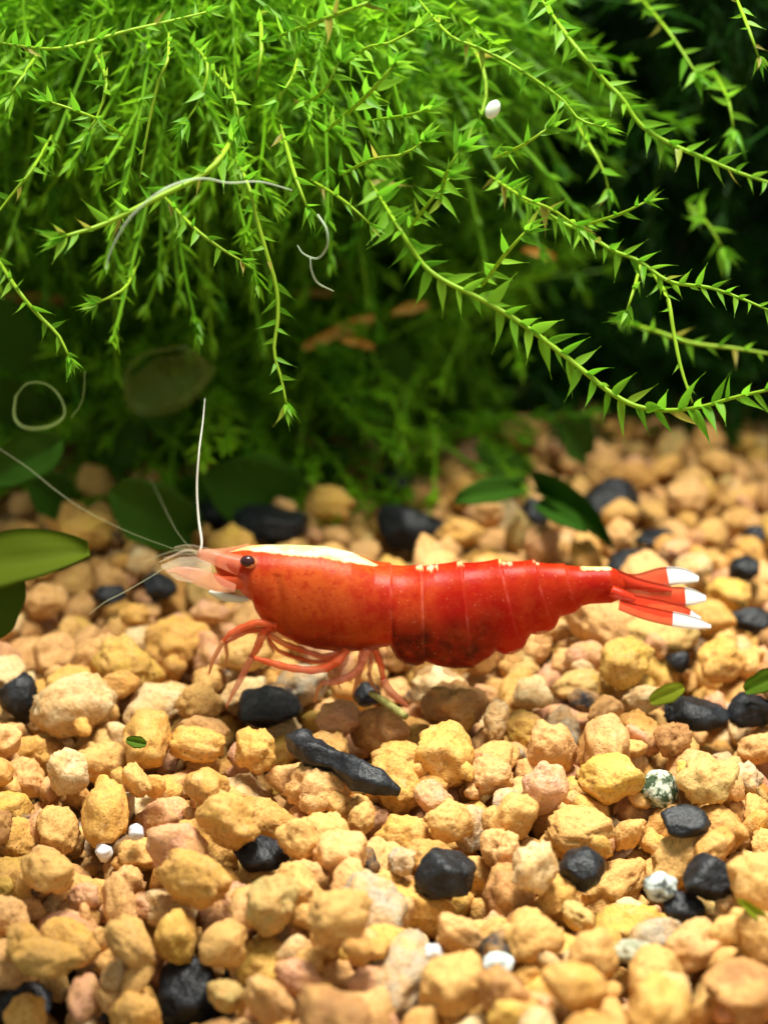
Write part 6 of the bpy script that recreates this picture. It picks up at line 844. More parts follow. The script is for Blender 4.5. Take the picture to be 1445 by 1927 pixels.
-663,6118,-426,-14,-35,-43,73,19,0,0,-351,6128,-444,26,38,-33,60,19,0,0,526,6019,-433,57,15,-8,79,20,0,0,2559,5824,-473,-42,-34,8,48,10,0,0,-3105,-3188,-559,-25,-29,0,69,8,0,0,
-2288,-3141,-1068,5,49,10,65,18,0,0,-353,-3212,-494,22,-2,-28,54,13,0,0,212,-3221,-207,1,53,24,58,21,0,0,469,-3023,-248,17,-42,-15,60,12,0,0,1061,-3075,-164,12,-21,-28,96,11,0,0,
1584,-3194,-268,11,32,-49,84,5,0,0,1909,-2694,-55,-27,-20,32,107,3,0,0,2362,-3217,-254,-52,-3,6,59,2,0,0,2483,-3063,-247,-32,10,-10,62,1,0,0,3243,-2983,-411,-38,-46,-5,35,8,0,0,
-3202,-2931,-322,-10,55,20,60,12,0,0,-2782,-2874,-1199,-30,-33,14,72,10,0,0,-1704,-2897,-1141,-1,7,-29,63,21,0,0,-245,-2969,-220,-29,19,8,69,16,0,0,88,-2782,-325,3,1,51,45,21,0,0,
156,-2621,-304,-19,15,-13,79,12,0,0,1037,-2977,-533,-27,26,21,50,18,0,0,1376,-2788,-315,31,-36,-17,44,11,0,0,2080,-2513,-185,1,-33,30,104,21,0,0,2388,-2934,-283,25,22,-35,42,4,0,0,
2830,-2899,-225,17,5,-57,62,14,0,0,-3153,-2474,-338,43,10,7,75,20,0,0,-2944,-2305,-312,-3,-11,-28,77,3,0,0,-2591,-2446,-950,12,-57,1,50,2,0,0,-1862,-2566,-1071,-54,24,-7,89,20,0,0,
-717,-2607,-651,-6,42,-17,57,6,0,0,-437,-2528,-256,5,7,56,91,8,0,0,-157,-2424,-425,17,-54,3,45,7,0,0,-22,-2331,-429,-22,8,39,59,18,0,0,700,-2518,-425,8,-28,36,48,16,0,0,
1049,-2594,-233,8,35,-29,77,16,0,0,1263,-2597,-295,-43,-3,36,53,21,0,0,1817,-2650,-256,-20,-51,-24,43,18,0,0,2300,-2285,-139,-44,-7,11,59,20,0,0,2759,-2719,-376,36,39,25,63,13,0,0,
2850,-2634,-339,-25,-31,44,35,5,0,0,-2906,-2182,-395,-25,35,-29,46,4,0,0,-2539,-2275,-1011,3,29,53,68,21,0,0,-1790,-2111,-1207,35,9,-46,49,0,0,0,-1463,-2401,-1423,-17,-53,-10,70,7,0,0,
-807,-2206,-402,-14,19,-37,109,12,0,0,-612,-2337,-390,12,32,9,67,7,0,0,-373,-2270,-365,-3,-23,6,78,6,0,0,1162,-2365,-278,-31,8,-27,109,3,0,0,1740,-2221,-35,19,53,-5,53,15,0,0,
1833,-2180,-355,-12,11,58,53,1,0,0,2704,-2308,-233,1,37,-43,63,6,0,0,2921,-2360,-226,27,-8,-37,71,11,0,0,-2986,-2009,-66,-45,-20,-17,67,13,0,0,-2821,-1837,-214,-16,-49,21,55,12,0,0,
-2549,-1939,-262,20,0,4,109,4,0,0,-1830,-1916,-484,20,-13,-16,91,6,0,0,-1376,-1989,-1009,-31,-18,-48,52,11,0,0,-1132,-1858,-617,-45,22,-21,59,13,0,0,1056,-1842,-295,12,56,-18,77,14,0,0,
1608,-2000,-148,51,15,5,63,9,0,0,2216,-1994,-327,19,-18,31,40,18,0,0,2762,-1918,-203,38,37,-27,55,3,0,0,3043,-1835,-183,-48,-34,-9,63,17,0,0,-3027,-1753,-211,-20,0,49,77,21,0,0,
-2721,-1710,-131,-28,-32,39,83,10,0,0,-2467,-1453,-358,-26,36,4,37,6,0,0,-2235,-1768,-307,10,-46,-35,65,7,0,0,-1772,-1674,-199,27,52,-7,60,19,0,0,1877,-1601,-282,-13,-19,-5,45,20,0,0,
1958,-1447,-189,-26,-39,-24,82,8,0,0,2514,-1488,-262,2,7,8,61,8,0,0,2708,-1526,-172,12,15,-42,65,10,0,0,2927,-1709,-330,-48,29,-3,38,4,0,0,-3196,-1187,-241,30,41,-26,76,17,0,0,
-2906,-1448,-134,-1,48,29,62,11,0,0,-2607,-1273,-142,47,-14,-32,72,4,0,0,-2168,-1383,-292,35,43,2,45,10,0,0,-1824,-1183,-183,41,26,11,55,6,0,0,-492,-1449,-147,-4,-32,36,40,15,0,0,
1762,-1502,-347,54,-11,24,55,5,0,0,2021,-1236,-505,54,21,7,38,1,0,0,2741,-1343,-292,32,40,-12,61,20,0,0,-3032,-998,-79,-35,-44,-7,79,21,0,0,-2884,-849,-134,-1,4,52,48,13,0,0,
-2604,-1087,-254,21,42,33,60,11,0,0,-2177,-953,-113,-40,42,-12,97,20,0,0,-1867,-970,-111,-7,-16,-50,93,2,0,0,2384,-988,-306,7,-46,-30,67,6,0,0,2684,-1167,-319,53,1,-14,77,21,0,0,
3050,-1067,-177,11,-26,49,59,0,0,0,-3072,-702,-114,-42,-9,38,59,8,0,0,-2811,-778,-196,12,-11,-6,35,19,0,0,-2639,-890,-113,-13,17,2,100,3,0,0,-2129,-606,-87,18,39,-24,56,12,0,0,
-1987,-725,-149,-19,22,49,85,5,0,0,-412,-796,-324,11,21,14,58,20,0,0,-142,-887,-303,-32,43,-22,50,18,0,0,2426,-539,-186,-21,-9,53,69,9,0,0,2591,-746,-252,-38,-42,-5,47,10,0,0,
3214,-744,-506,-31,-43,29,55,20,0,0,-3223,-428,-128,45,19,-31,59,9,0,0,-2964,-748,-268,-28,-12,-50,64,11,0,0,-2734,-671,-284,58,-7,2,81,8,0,0,-2210,-270,-326,11,-6,-59,81,12,0,0,
2400,-337,-306,-15,-12,-46,74,9,0,0,2550,-405,-277,40,4,-44,53,4,0,0,2962,-336,-441,-7,-18,-44,59,18,0,0,-3173,-285,-264,-43,10,-19,70,10,0,0,-3007,-194,-197,3,-28,39,69,10,0,0,
-2804,25,-137,24,26,48,89,12,0,0,-2340,-18,-337,20,37,-40,109,9,0,0,-650,-198,-387,6,-5,-58,42,9,0,0,-429,-139,-296,-22,1,28,47,7,0,0,2469,107,-210,-6,44,-36,53,9,0,0,
2770,-192,-488,10,-19,44,71,21,0,0,3009,15,-347,6,-33,-26,83,13,0,0,-3174,277,-151,4,-54,23,55,2,0,0,-2439,143,-154,-4,7,-59,64,20,0,0,1006,339,-363,-11,54,11,63,1,0,0,
2044,194,-294,7,-17,-55,40,5,0,0,1980,293,-234,34,-4,-13,41,10,0,0,2610,128,-158,-13,-5,-49,48,6,0,0,3190,95,-463,8,40,-30,84,20,0,0,-2783,380,-68,-28,2,2,66,21,0,0,
-2936,403,-200,56,20,-5,59,1,0,0,-2730,644,-69,2,46,34,91,21,0,0,-2201,394,-226,-31,16,-26,47,18,0,0,-2033,408,-257,20,-22,14,43,16,0,0,-1511,565,-376,16,55,-18,41,8,0,0,
-87,586,-422,-38,4,3,54,18,0,0,722,584,-270,-1,-19,7,68,9,0,0,1545,587,-407,-14,3,26,61,2,0,0,2234,569,-188,52,-22,-2,84,5,0,0,2197,552,-496,3,12,-19,52,14,0,0,
2830,330,-303,-36,21,-10,58,15,0,0,3015,617,-277,31,16,-25,58,16,0,0,-3219,905,-161,-42,-14,28,56,19,0,0,-2914,674,-243,-43,32,-13,61,0,0,0,-2577,752,-114,14,-27,27,56,6,0,0,
-2118,542,-178,-35,-18,44,78,10,0,0,-2223,886,-555,-11,-28,-45,42,9,0,0,-1696,925,-425,20,33,-43,64,3,0,0,-427,732,-289,-12,-14,-28,62,16,0,0,2288,820,-116,-18,-36,31,81,16,0,0,
2499,596,-221,-21,-56,1,66,19,0,0,2483,937,-154,54,1,-23,79,13,0,0,2928,792,-257,-23,-54,3,48,14,0,0,-3189,1235,-319,-52,8,10,52,3,0,0,-2842,999,-281,-27,-17,8,70,8,0,0,
-2713,1036,-93,47,23,22,59,15,0,0,-2419,1115,-278,25,44,25,71,17,0,0,-1103,1145,-88,22,43,36,54,9,0,0,2554,1197,-261,-9,41,-29,89,0,0,0,2750,1071,-459,-49,-2,-17,44,16,0,0,
3119,1080,-225,7,24,-20,81,16,0,0,-3069,1557,9,-22,45,-26,78,12,0,0,-2825,1203,-323,-20,12,-4,60,16,0,0,-2515,1669,-165,38,-27,-27,89,3,0,0,-2322,1308,-217,31,-4,-33,70,2,0,0,
2320,1381,-359,0,40,44,58,12,0,0,2561,1460,-271,-7,32,27,59,18,0,0,2956,1559,-404,-12,-57,12,62,18,0,0,-3157,1596,-254,56,0,-20,77,3,0,0,-2951,1798,-103,-32,13,49,87,18,0,0,
-2654,1811,-319,19,-56,11,56,2,0,0,-721,1562,-324,-11,23,-52,64,10,0,0,1203,1582,-388,18,28,-50,55,8,0,0,1383,1685,-292,-8,41,10,60,1,0,0,2373,1635,-146,-14,-55,-19,109,4,0,0,
2975,1789,-140,18,-46,-32,62,11,0,0,-3230,2151,-131,-7,-16,-57,44,6,0,0,-2728,1995,-224,-43,31,18,56,1,0,0,-2490,2030,-154,-6,-19,-56,57,8,0,0,-2346,1686,-213,35,-43,22,45,18,0,0,
-1964,1909,-261,-12,-25,38,77,2,0,0,-833,1792,-364,-22,-32,43,51,1,0,0,620,1783,-247,18,18,-17,38,9,0,0,1791,2015,-176,1,47,24,48,21,0,0,2366,2012,-194,-41,41,14,59,8,0,0,
2678,2057,-249,-52,-11,-27,53,0,0,0,3075,1868,-319,25,15,52,75,13,0,0,-3170,2320,-58,-25,3,-36,73,16,0,0,-2311,2337,-363,-56,-1,21,41,1,0,0,-2384,1884,-207,18,28,-7,91,15,0,0,
-721,2377,-288,-1,-4,-56,57,1,0,0,929,2340,-292,47,30,-20,48,3,0,0,1493,2212,-156,57,18,-1,74,2,0,0,1771,2155,-228,4,29,-32,38,10,0,0,2099,2332,-321,37,-24,40,77,16,0,0,
2467,2158,-306,-9,21,51,80,5,0,0,2649,2303,-327,21,-48,-2,65,7,0,0,3045,2086,-443,47,10,-11,75,12,0,0,-2785,2602,-228,-39,3,12,64,8,0,0,-2517,2408,-248,38,19,-23,60,4,0,0,
-1955,2969,-166,-54,2,24,70,17,0,0,-221,2511,-339,-44,-15,-32,66,10,0,0,1672,2485,-378,-46,23,-11,52,6,0,0,2132,2536,-338,-26,31,-1,37,0,0,0,2899,2651,-97,20,-48,13,109,20,0,0,
3227,2833,-465,-24,54,7,42,4,0,0,-3009,2951,-376,53,22,-9,57,18,0,0,-2885,2763,-178,-7,-59,-4,60,19,0,0,-2659,2740,-72,58,7,-6,109,4,0,0,-1769,2949,-297,31,-18,46,57,10,0,0,
-100,3038,-528,-58,-16,-2,39,12,0,0,1432,2757,-213,53,14,-14,74,7,0,0,2541,2605,-286,38,-17,40,44,8,0,0,3141,2874,-140,-33,30,17,78,3,0,0,-2988,3191,-264,47,34,6,69,5,0,0,
-2782,3152,-264,-8,-9,16,66,8,0,0,-2583,3231,-344,38,29,-33,55,2,0,0,-2225,3230,-312,-8,-18,-21,66,19,0,0,982,3324,-358,-13,14,33,73,2,0,0,2800,3248,-347,-26,5,-36,61,3,0,0,
-3048,3409,-206,20,-27,-7,72,4,0,0,-2735,3316,-375,-15,28,-51,44,8,0,0,-1828,3422,-352,39,-33,-14,57,16,0,0,-358,3562,-215,-28,-20,21,72,5,0,0,865,3580,-382,-9,-13,18,80,20,0,0,
2611,3299,-210,6,11,58,49,15,0,0,2888,3242,-260,-16,11,-45,42,3,0,0,-2967,3787,-198,-49,32,3,55,1,0,0,-2767,3781,-192,-33,-11,-44,93,5,0,0,1480,3524,-181,-20,-6,43,44,7,0,0,
1991,3986,-347,38,26,-1,36,15,0,0,2520,3829,-314,50,-12,30,54,1,0,0,3176,3851,-198,18,-24,26,71,16,0,0,-3166,4062,-171,-9,-57,15,67,7,0,0,-2909,3997,-294,48,7,25,76,7,0,0,
-2127,4272,-333,20,-19,-52,55,5,0,0,473,4242,-283,-55,-11,17,55,9,0,0,1215,4077,-322,15,-21,6,41,17,0,0,1750,3971,-333,-3,20,-9,66,13,0,0,2510,4299,-353,33,22,39,47,7,0,0,
-2944,4253,71,50,-29,-3,76,2,0,0,-2865,4256,-180,23,55,0,88,4,0,0,1742,4163,-235,42,-5,-39,68,14,0,0,2944,4292,-255,-2,44,-24,57,7,0,0,-3187,4611,-334,2,-37,22,35,12,0,0,
-540,4703,-190,29,48,11,52,6,0,0,14,4518,-339,-40,-35,-27,80,7,0,0,1262,4627,-199,-41,0,43,65,16,0,0,1577,4912,-385,-15,8,55,51,0,0,0,3096,4381,-235,45,-14,-5,58,15,0,0,
3239,4696,-396,38,13,44,46,9,0,0,-3174,4875,-90,14,21,40,96,3,0,0,-2842,4955,-254,-34,24,17,80,14,0,0,-2122,5064,-320,28,-41,27,88,7,0,0,-1674,4980,-247,-13,-8,57,51,15,0,0,
-570,5168,-297,-12,-26,-39,56,2,0,0,1196,4825,-326,3,51,31,56,4,0,0,2864,5188,-407,-21,52,-5,60,15,0,0,-3178,5322,-372,15,-30,49,70,15,0,0,-2942,5387,-395,-42,-16,-39,109,9,0,0,
-2584,5235,-166,45,0,22,50,0,0,0,-1202,5177,-186,-4,-50,-3,60,10,0,0,-1043,5261,-219,-25,-39,-34,71,9,0,0,2206,5288,-495,-3,-7,59,40,3,0,0,-2465,5478,-217,-42,-23,27,40,8,0,0,
-1926,5525,-456,18,-15,55,46,14,0,0,-1492,5514,-297,-49,-20,-21,46,21,0,0,-1086,5572,-240,-46,-24,-29,45,2,0,0,989,5687,-205,16,-12,51,65,15,0,0,2321,5787,-362,51,-7,3,50,12,0,0,
-3177,6090,-275,46,10,-31,75,6,0,0,-1348,6115,-360,29,-25,-46,47,18,0,0,-954,6081,-436,-37,0,13,79,18,0,0,-259,6136,-293,37,-33,31,48,20,0,0,885,6009,-455,-30,-40,-26,49,4,0,0,
1198,5914,-487,40,43,5,53,4,0,0,3168,5889,-421,-52,20,18,72,4,0,0,-2792,-2968,-1075,14,4,19,39,18,0,0,-2451,-3175,-916,32,1,6,98,11,0,0,-1478,-2542,-1027,27,29,45,96,16,0,0,
-680,-3131,-406,31,30,26,50,20,0,0,-599,-2946,-490,-18,-39,37,72,12,0,0,81,-2992,-111,-9,-22,18,109,0,0,0,558,-2837,-141,-5,7,-48,80,5,0,0,725,-2993,-163,-16,-18,-24,64,5,0,0,
1201,-3006,-303,-21,39,41,49,0,0,0,1332,-3246,-335,27,16,-17,43,13,0,0,1848,-3155,-134,-3,20,51,86,2,0,0,2576,-2997,-141,13,24,45,76,15,0,0,2676,-3090,-294,-18,9,-49,42,19,0,0,
3105,-3157,-314,-8,-20,0,84,4,0,0,-1716,-2925,-981,-2,3,-23,78,18,0,0,-1670,-2805,-1432,-37,-39,-5,66,1,0,0,-709,-2944,-440,-20,-7,-41,80,5,0,0,-526,-2940,-79,49,16,-6,109,11,0,0,
-69,-2814,-260,-59,1,-12,71,0,0,0,121,-2950,-341,-54,22,-2,39,14,0,0,293,-2654,-131,5,15,-56,69,2,0,0,948,-2681,-597,6,27,46,37,0,0,0,1207,-2800,-223,12,11,57,79,3,0,0,
1601,-2800,-12,-41,-34,26,85,10,0,0,1731,-3004,-57,-30,22,-27,43,0,0,0,2186,-2945,-115,-55,-19,8,75,6,0,0,2717,-2903,-118,-37,10,-31,53,17,0,0,2899,-2775,-126,-28,-4,-28,61,3,0,0,
-3105,-2572,-587,17,-50,21,35,5,0,0,-2773,-2776,-986,-22,-13,-54,66,1,0,0,-2353,-2434,-941,52,23,10,86,20,0,0,-1823,-2695,-927,7,-26,52,54,16,0,0,-1638,-2556,-1178,3,28,17,68,19,0,0,
-737,-2520,-487,-39,-36,28,70,0,0,0,-547,-2492,-382,-13,7,1,58,13,0,0,-280,-2779,-248,46,-37,-11,41,20,0,0,-196,-2565,-246,-17,44,-22,63,8,0,0,-65,-2504,-255,-20,-27,39,56,6,0,0,
1396,-2631,-223,-38,-38,22,69,12,0,0,2176,-2222,9,-31,45,25,77,17,0,0,2612,-2554,-219,44,-24,30,58,15,0,0,2879,-2560,-196,-24,-34,-12,50,11,0,0,-3181,-2321,-109,20,3,46,85,20,0,0,
-2758,-2072,-435,5,0,11,47,9,0,0,-2314,-2323,-1123,-44,17,-32,51,5,0,0,-2212,-2059,-942,31,-42,-7,108,21,0,0,-1907,-2233,-1087,-17,31,-10,109,15,0,0,-1227,-2181,-1197,54,-10,-25,51,13,0,0,
-1115,-2042,-583,39,26,-36,66,16,0,0,-333,-2441,-133,14,4,37,58,14,0,0,171,-2263,-395,3,11,58,61,5,0,0,767,-2437,-198,-39,-3,24,89,4,0,0,1380,-2144,-313,-46,-38,-3,44,17,0,0,
1785,-2347,-169,26,-51,17,89,10,0,0,2013,-2251,-152,-5,32,-38,54,0,0,0,2232,-2161,-200,-5,7,-57,77,7,0,0,2651,-2177,-115,34,23,-44,70,0,0,0,2787,-2428,-128,6,-14,33,65,21,0,0,
-3204,-1970,-156,30,-32,11,65,7,0,0,-2827,-1892,2,-40,9,38,64,11,0,0,-2551,-2090,-247,4,-58,2,109,17,0,0,-2090,-1867,-469,-2,-2,30,64,2,0,0,-1771,-2022,-900,38,16,-17,103,13,0,0,
-1460,-1971,-1027,24,-38,36,94,13,0,0,-962,-1833,-566,47,36,-7,61,3,0,0,-426,-2000,-267,20,29,40,44,13,0,0,2012,-2007,-186,6,29,-23,109,15,0,0,2771,-1712,-146,-7,19,-53,75,16,0,0,
2849,-1764,-288,46,38,-2,40,9,0,0,2920,-1967,-111,45,28,27,70,21,0,0,-3172,-1762,-64,-49,-23,-25,81,4,0,0,-2914,-1765,-30,31,47,-15,55,3,0,0,-2520,-1611,-220,26,47,-25,72,20,0,0,
-2301,-1615,-232,9,26,-25,52,20,0,0,-1802,-1411,-267,-24,54,-1,69,14,0,0,169,-1638,-399,-16,49,-16,44,13,0,0,1964,-1688,-83,-46,6,-13,109,0,0,0,2388,-1672,-328,14,30,50,56,2,0,0,
2971,-1548,-250,58,6,-15,76,16,0,0,-3191,-1437,-248,-25,21,45,65,14,0,0,-3017,-1595,-72,6,4,51,69,6,0,0,-2613,-1517,-37,-19,4,-3,104,9,0,0,-2003,-1310,-205,-37,-11,44,101,19,0,0,
-136,-1404,-229,30,13,22,55,16,0,0,1594,-1401,-277,-23,45,0,74,20,0,0,1787,-1313,-197,-4,-36,-46,46,17,0,0,2337,-1227,-226,24,-52,18,88,19,0,0,2585,-1305,-226,8,-39,41,61,4,0,0,
2888,-1200,-209,-22,-56,4,79,15,0,0,-3108,-1242,-1,-51,-9,28,100,6,0,0,-2642,-478,-136,-28,-25,13,85,4,0,0,-2303,-797,-18,-18,25,-47,71,7,0,0,-2015,-858,-9,18,-36,42,47,19,0,0,
1865,-1091,-106,-38,-38,-11,83,0,0,0,2019,-1037,-263,-38,28,15,95,14,0,0,3138,-981,-419,-27,10,-36,109,13,0,0,-2941,-714,-91,-25,0,-51,51,9,0,0,-2903,-615,-179,-51,-8,2,53,19,0,0,
-2462,-364,-422,-40,13,34,37,10,0,0,-2041,-386,-81,7,15,-52,96,5,0,0,-1908,-556,-61,40,-3,-44,48,8,0,0,-536,-712,-240,57,-15,12,56,8,0,0,1819,-948,-141,14,-49,-31,50,8,0,0,
2060,-874,-290,42,5,-12,53,11,0,0,2492,-848,-205,33,-28,-40,45,9,0,0,2729,-683,-180,-36,37,30,67,13,0,0,2902,-768,-148,11,-11,-39,62,1,0,0,-3039,-488,-47,-10,40,-15,86,11,0,0,
-2861,-407,-176,-34,33,-26,69,0,0,0,-2400,-175,-170,-26,-30,16,59,20,0,0,-2256,-225,-158,-15,-30,37,66,5,0,0,-2042,-220,-173,-30,-41,-21,53,2,0,0,-393,-291,-282,9,-1,-58,53,4,0,0,
2038,-441,-301,-48,-13,-28,46,4,0,0,2850,-476,-187,-3,-52,-5,76,1,0,0,3182,-573,-517,22,-53,18,53,11,0,0,-3186,-74,-106,15,12,-40,72,3,0,0,-2985,28,-136,40,40,-19,61,5,0,0,
-2514,-27,-91,-47,18,18,76,0,0,0,-2147,-102,-188,-13,40,41,61,14,0,0,-304,-57,-206,10,12,-14,50,3,0,0,750,-349,-285,13,11,3,47,18,0,0,1997,18,-104,-8,-22,-43,85,2,0,0,
2745,-101,-248,8,-59,-5,109,4,0,0,3188,-45,-278,26,19,47,69,18,0,0,-2921,-36,-270,2,2,51,57,4,0,0,-2919,238,-193,-39,3,12,68,8,0,0,-2460,267,-55,-4,-10,58,47,10,0,0,
-2250,58,-91,-19,-53,-21,87,9,0,0,229,175,-399,19,31,-21,41,4,0,0,711,230,-180,-27,-52,8,43,5,0,0,2100,406,-217,-27,46,-28,52,8,0,0,2877,151,-358,31,26,24,52,20,0,0,
3102,295,-278,27,-2,6,101,6,0,0,-3219,732,-210,39,-33,-25,57,9,0,0,-2313,266,-110,56,-18,-9,40,16,0,0,-2305,527,-176,60,-3,-1,46,13,0,0,2568,484,-467,-16,-40,-14,58,18,0,0,
2642,387,-251,2,-16,-46,82,8,0,0,2958,475,-210,9,-35,-47,56,1,0,0,-3048,712,-187,42,28,32,43,3,0,0,-2992,633,-68,19,30,-44,60,3,0,0,-2831,833,-267,-25,49,19,50,7,0,0,
-1268,936,-249,-35,32,-3,55,9,0,0,-668,675,-46,-17,41,-36,42,5,0,0,2364,1026,-12,48,-22,24,59,12,0,0,2471,727,-103,-29,-51,11,54,6,0,0,2719,747,-242,15,-22,48,47,5,0,0,
2820,638,-192,37,-42,-21,74,7,0,0,-3138,1142,-142,-53,-9,4,92,4,0,0,-2948,901,-79,-36,-32,27,97,10,0,0,-2459,930,-68,49,-33,1,73,13,0,0,-308,1136,-216,20,-35,-43,53,17,0,0,
1083,1122,-28,-15,-9,-50,72,2,0,0,2306,1265,-288,-57,9,-14,42,11,0,0,2441,1127,-118,32,-13,-12,61,1,0,0,-3178,1720,39,-38,38,20,67,11,0,0,-2800,1348,-156,-4,-11,12,63,9,0,0,
-2484,1340,-283,-21,41,-16,46,6,0,0,-2238,1308,-29,-7,1,-58,75,6,0,0,2367,1335,-172,-7,-14,-47,78,15,0,0,2817,1394,-251,-15,-1,-31,102,2,0,0,3073,1382,-268,26,45,3,70,21,0,0,
-3183,1810,-66,30,5,-4,50,7,0,0,-2888,2004,-195,42,29,-30,53,7,0,0,-2676,1826,-115,-32,2,24,100,20,0,0,2609,1788,-200,28,47,-25,51,20,0,0,3139,1629,-189,24,-6,-55,96,2,0,0,
-3039,2041,-93,2,-49,8,79,20,0,0,-2997,1885,-426,-50,-8,-24,44,14,0,0,-2376,2068,-74,17,13,-20,51,0,0,0,2373,1876,-134,58,6,-12,54,8,0,0,3185,2033,-281,-50,-5,32,81,0,0,0,
-3042,2430,-42,-24,39,-10,42,2,0,0,-2833,2128,-167,40,36,-16,58,11,0,0,2966,2040,-245,-31,-40,-25,59,9,0,0,3245,2265,-493,35,-33,-35,40,21,0,0,-3103,2414,-232,-37,25,6,50,5,0,0,
-2912,2531,-125,4,-8,-50,35,14,0,0,-2602,2532,-160,10,46,-37,73,12,0,0,2495,2346,-219,22,-32,31,43,11,0,0,3216,2705,-284,9,-38,-16,84,8,0,0,-3136,2810,-202,-46,-34,-10,94,18,0,0,
-3130,2642,-33,-26,-50,-6,94,18,0,0,-2594,3090,-158,21,-30,-35,59,5,0,0,-788,2977,-72,-56,-2,20,38,2,0,0,2670,2678,-71,-24,52,15,47,19,0,0,3077,2741,-178,-41,-2,-37,56,4,0,0,
-3190,3100,-221,1,-15,0,69,4,0,0,-2894,3030,-171,9,-21,-51,61,3,0,0,-372,3315,-213,-21,32,-4,67,17,0,0,160,3095,-219,12,-20,-21,68,18,0,0,2432,3013,-283,-31,-51,-3,53,3,0,0,
3180,3139,-55,10,-8,43,82,0,0,0,-3157,3251,-81,-20,-23,-51,88,20,0,0,-2857,3396,-226,-49,-33,2,61,15,0,0,-2095,3462,-425,-15,56,-14,44,4,0,0,-419,3671,-341,28,-51,-9,42,6,0,0,
2794,3449,-220,-30,0,-51,102,15,0,0,-3178,3762,-101,18,53,-21,71,20,0,0,-2907,3570,-44,-37,45,5,90,13,0,0,-1392,3859,-257,4,48,-5,56,20,0,0,-145,3686,-344,-49,-9,-17,53,21,0,0,
3033,3974,-92,-18,17,46,70,2,0,0,-3199,3937,-32,-3,-12,27,59,11,0,0,-2896,3983,-37,5,-16,-57,104,21,0,0,601,4222,-240,6,20,-9,46,9,0,0,2119,3915,-319,22,41,36,46,12,0,0,
2832,3989,-216,-16,-3,-32,77,13,0,0,3000,4220,-118,39,-13,-42,66,7,0,0,-2685,4164,-234,-25,-11,-22,39,17,0,0,-2836,4444,-24,-9,5,56,84,10,0,0,-1201,4200,-373,-43,10,10,53,20,0,0,
3211,4304,-359,22,24,15,56,14,0,0,-3044,4507,-183,-44,14,-14,70,15,0,0,-2812,4766,-329,2,-28,45,61,13,0,0,-2075,4754,-197,-5,-38,-38,47,15,0,0,-563,4884,-163,-51,23,-5,37,12,0,0,
703,4525,-404,37,2,-33,63,5,0,0,3167,4559,-144,42,38,21,83,17,0,0,-2876,4748,-90,13,-4,-43,39,10,0,0,-2757,5075,-236,-17,11,35,35,2,0,0,-1713,4847,-199,35,30,38,40,12,0,0,
-137,4972,-205,-54,7,-26,60,12,0,0,2426,4993,-279,-49,-16,-22,65,11,0,0,3074,5319,-319,26,-5,12,95,9,0,0,-3171,5164,-350,42,21,-14,56,14,0,0,-2778,5261,-201,-47,-23,13,80,0,0,0,
-2896,5151,-360,-12,-23,-24,67,9,0,0,-1002,5445,-141,33,-29,38,84,1,0,0,-539,5686,-185,-30,10,-32,39,4,0,0,-104,5210,-249,-37,3,-41,41,4,0,0,105,5415,-385,-44,2,-21,42,3,0,0,
2022,5527,-377,34,15,8,49,1,0,0,-3136,5550,-217,27,5,-52,104,7,0,0,728,5531,-325,37,42,18,67,3,0,0,1496,5780,-349,-30,13,41,52,14,0,0,2218,5358,-261,6,-34,7,61,5,0,0,
2809,5747,-384,2,-54,-1,44,21,0,0,-1533,5884,-247,18,-11,56,77,3,0,0,-453,6102,-328,-7,-12,56,53,2,0,0,955,6113,-336,-17,4,-55,61,9,0,0,1186,6151,-441,16,39,-39,44,18,0,0,
-3205,-3177,-116,34,-36,9,75,0,0,0,-2750,-3191,-878,3,30,-10,68,21,0,0,-1980,-2807,-840,-14,-37,-45,78,5,0,0,-1735,-3101,-1020,-17,21,14,49,8,0,0,-712,-3193,-364,11,6,-11,61,16,0,0,
-537,-3093,-278,-33,-6,50,76,4,0,0,-248,-3179,-270,36,12,-15,109,3,0,0,-230,-3044,-22,10,13,18,79,3,0,0,441,-3074,-25,36,-26,-40,86,11,0,0,933,-2892,-77,-5,-33,-37,61,11,0,0,
1098,-3254,-405,44,-7,17,45,20,0,0,1324,-3109,-244,-20,40,7,59,2,0,0,1229,-3213,-201,34,19,18,52,6,0,0,1418,-3211,-108,34,12,-36,67,10,0,0,2928,-3135,-146,6,-1,10,105,2,0,0,
-3119,-3003,-400,-54,7,25,55,3,0,0,-3057,-2762,-441,-31,33,36,57,6,0,0,-2037,-1800,-55,-15,38,5,100,21,0,0,-1222,-2863,-1142,54,-26,1,54,3,0,0,-1021,-2925,-1166,-3,20,-19,65,13,0,0,
-671,-2714,-362,-44,-14,23,43,0,0,0,131,-2791,-203,-5,39,38,48,13,0,0,370,-2815,-17,-5,9,-45,76,5,0,0,867,-2884,-266,21,-41,28,62,18,0,0,985,-2809,-403,36,24,40,61,8,0,0,
1387,-2879,-100,-40,30,-24,86,18,0,0,1597,-3096,-104,10,57,-13,60,4,0,0,1887,-2929,-73,0,-19,55,73,13,0,0,2766,-2680,-190,-2,32,11,63,13,0,0,-3157,-2628,-223,-24,36,23,87,18,0,0,
-2328,-442,-17,13,-13,-14,86,21,0,0,-1541,-2222,-1116,41,27,11,52,0,0,0,-1013,-2688,-1107,-14,0,-33,66,8,0,0,-733,-2524,-313,-9,-4,-50,46,12,0,0,-643,-2701,-167,7,-13,-55,77,4,0,0,
66,-2414,-279,-3,20,29,46,11,0,0,1245,-2557,-121,52,27,7,52,10,0,0,1450,-2473,-96,-15,10,-49,81,17,0,0,1643,-2652,-174,58,5,5,40,17,0,0,2310,-2495,-36,-50,26,-13,70,7,0,0,
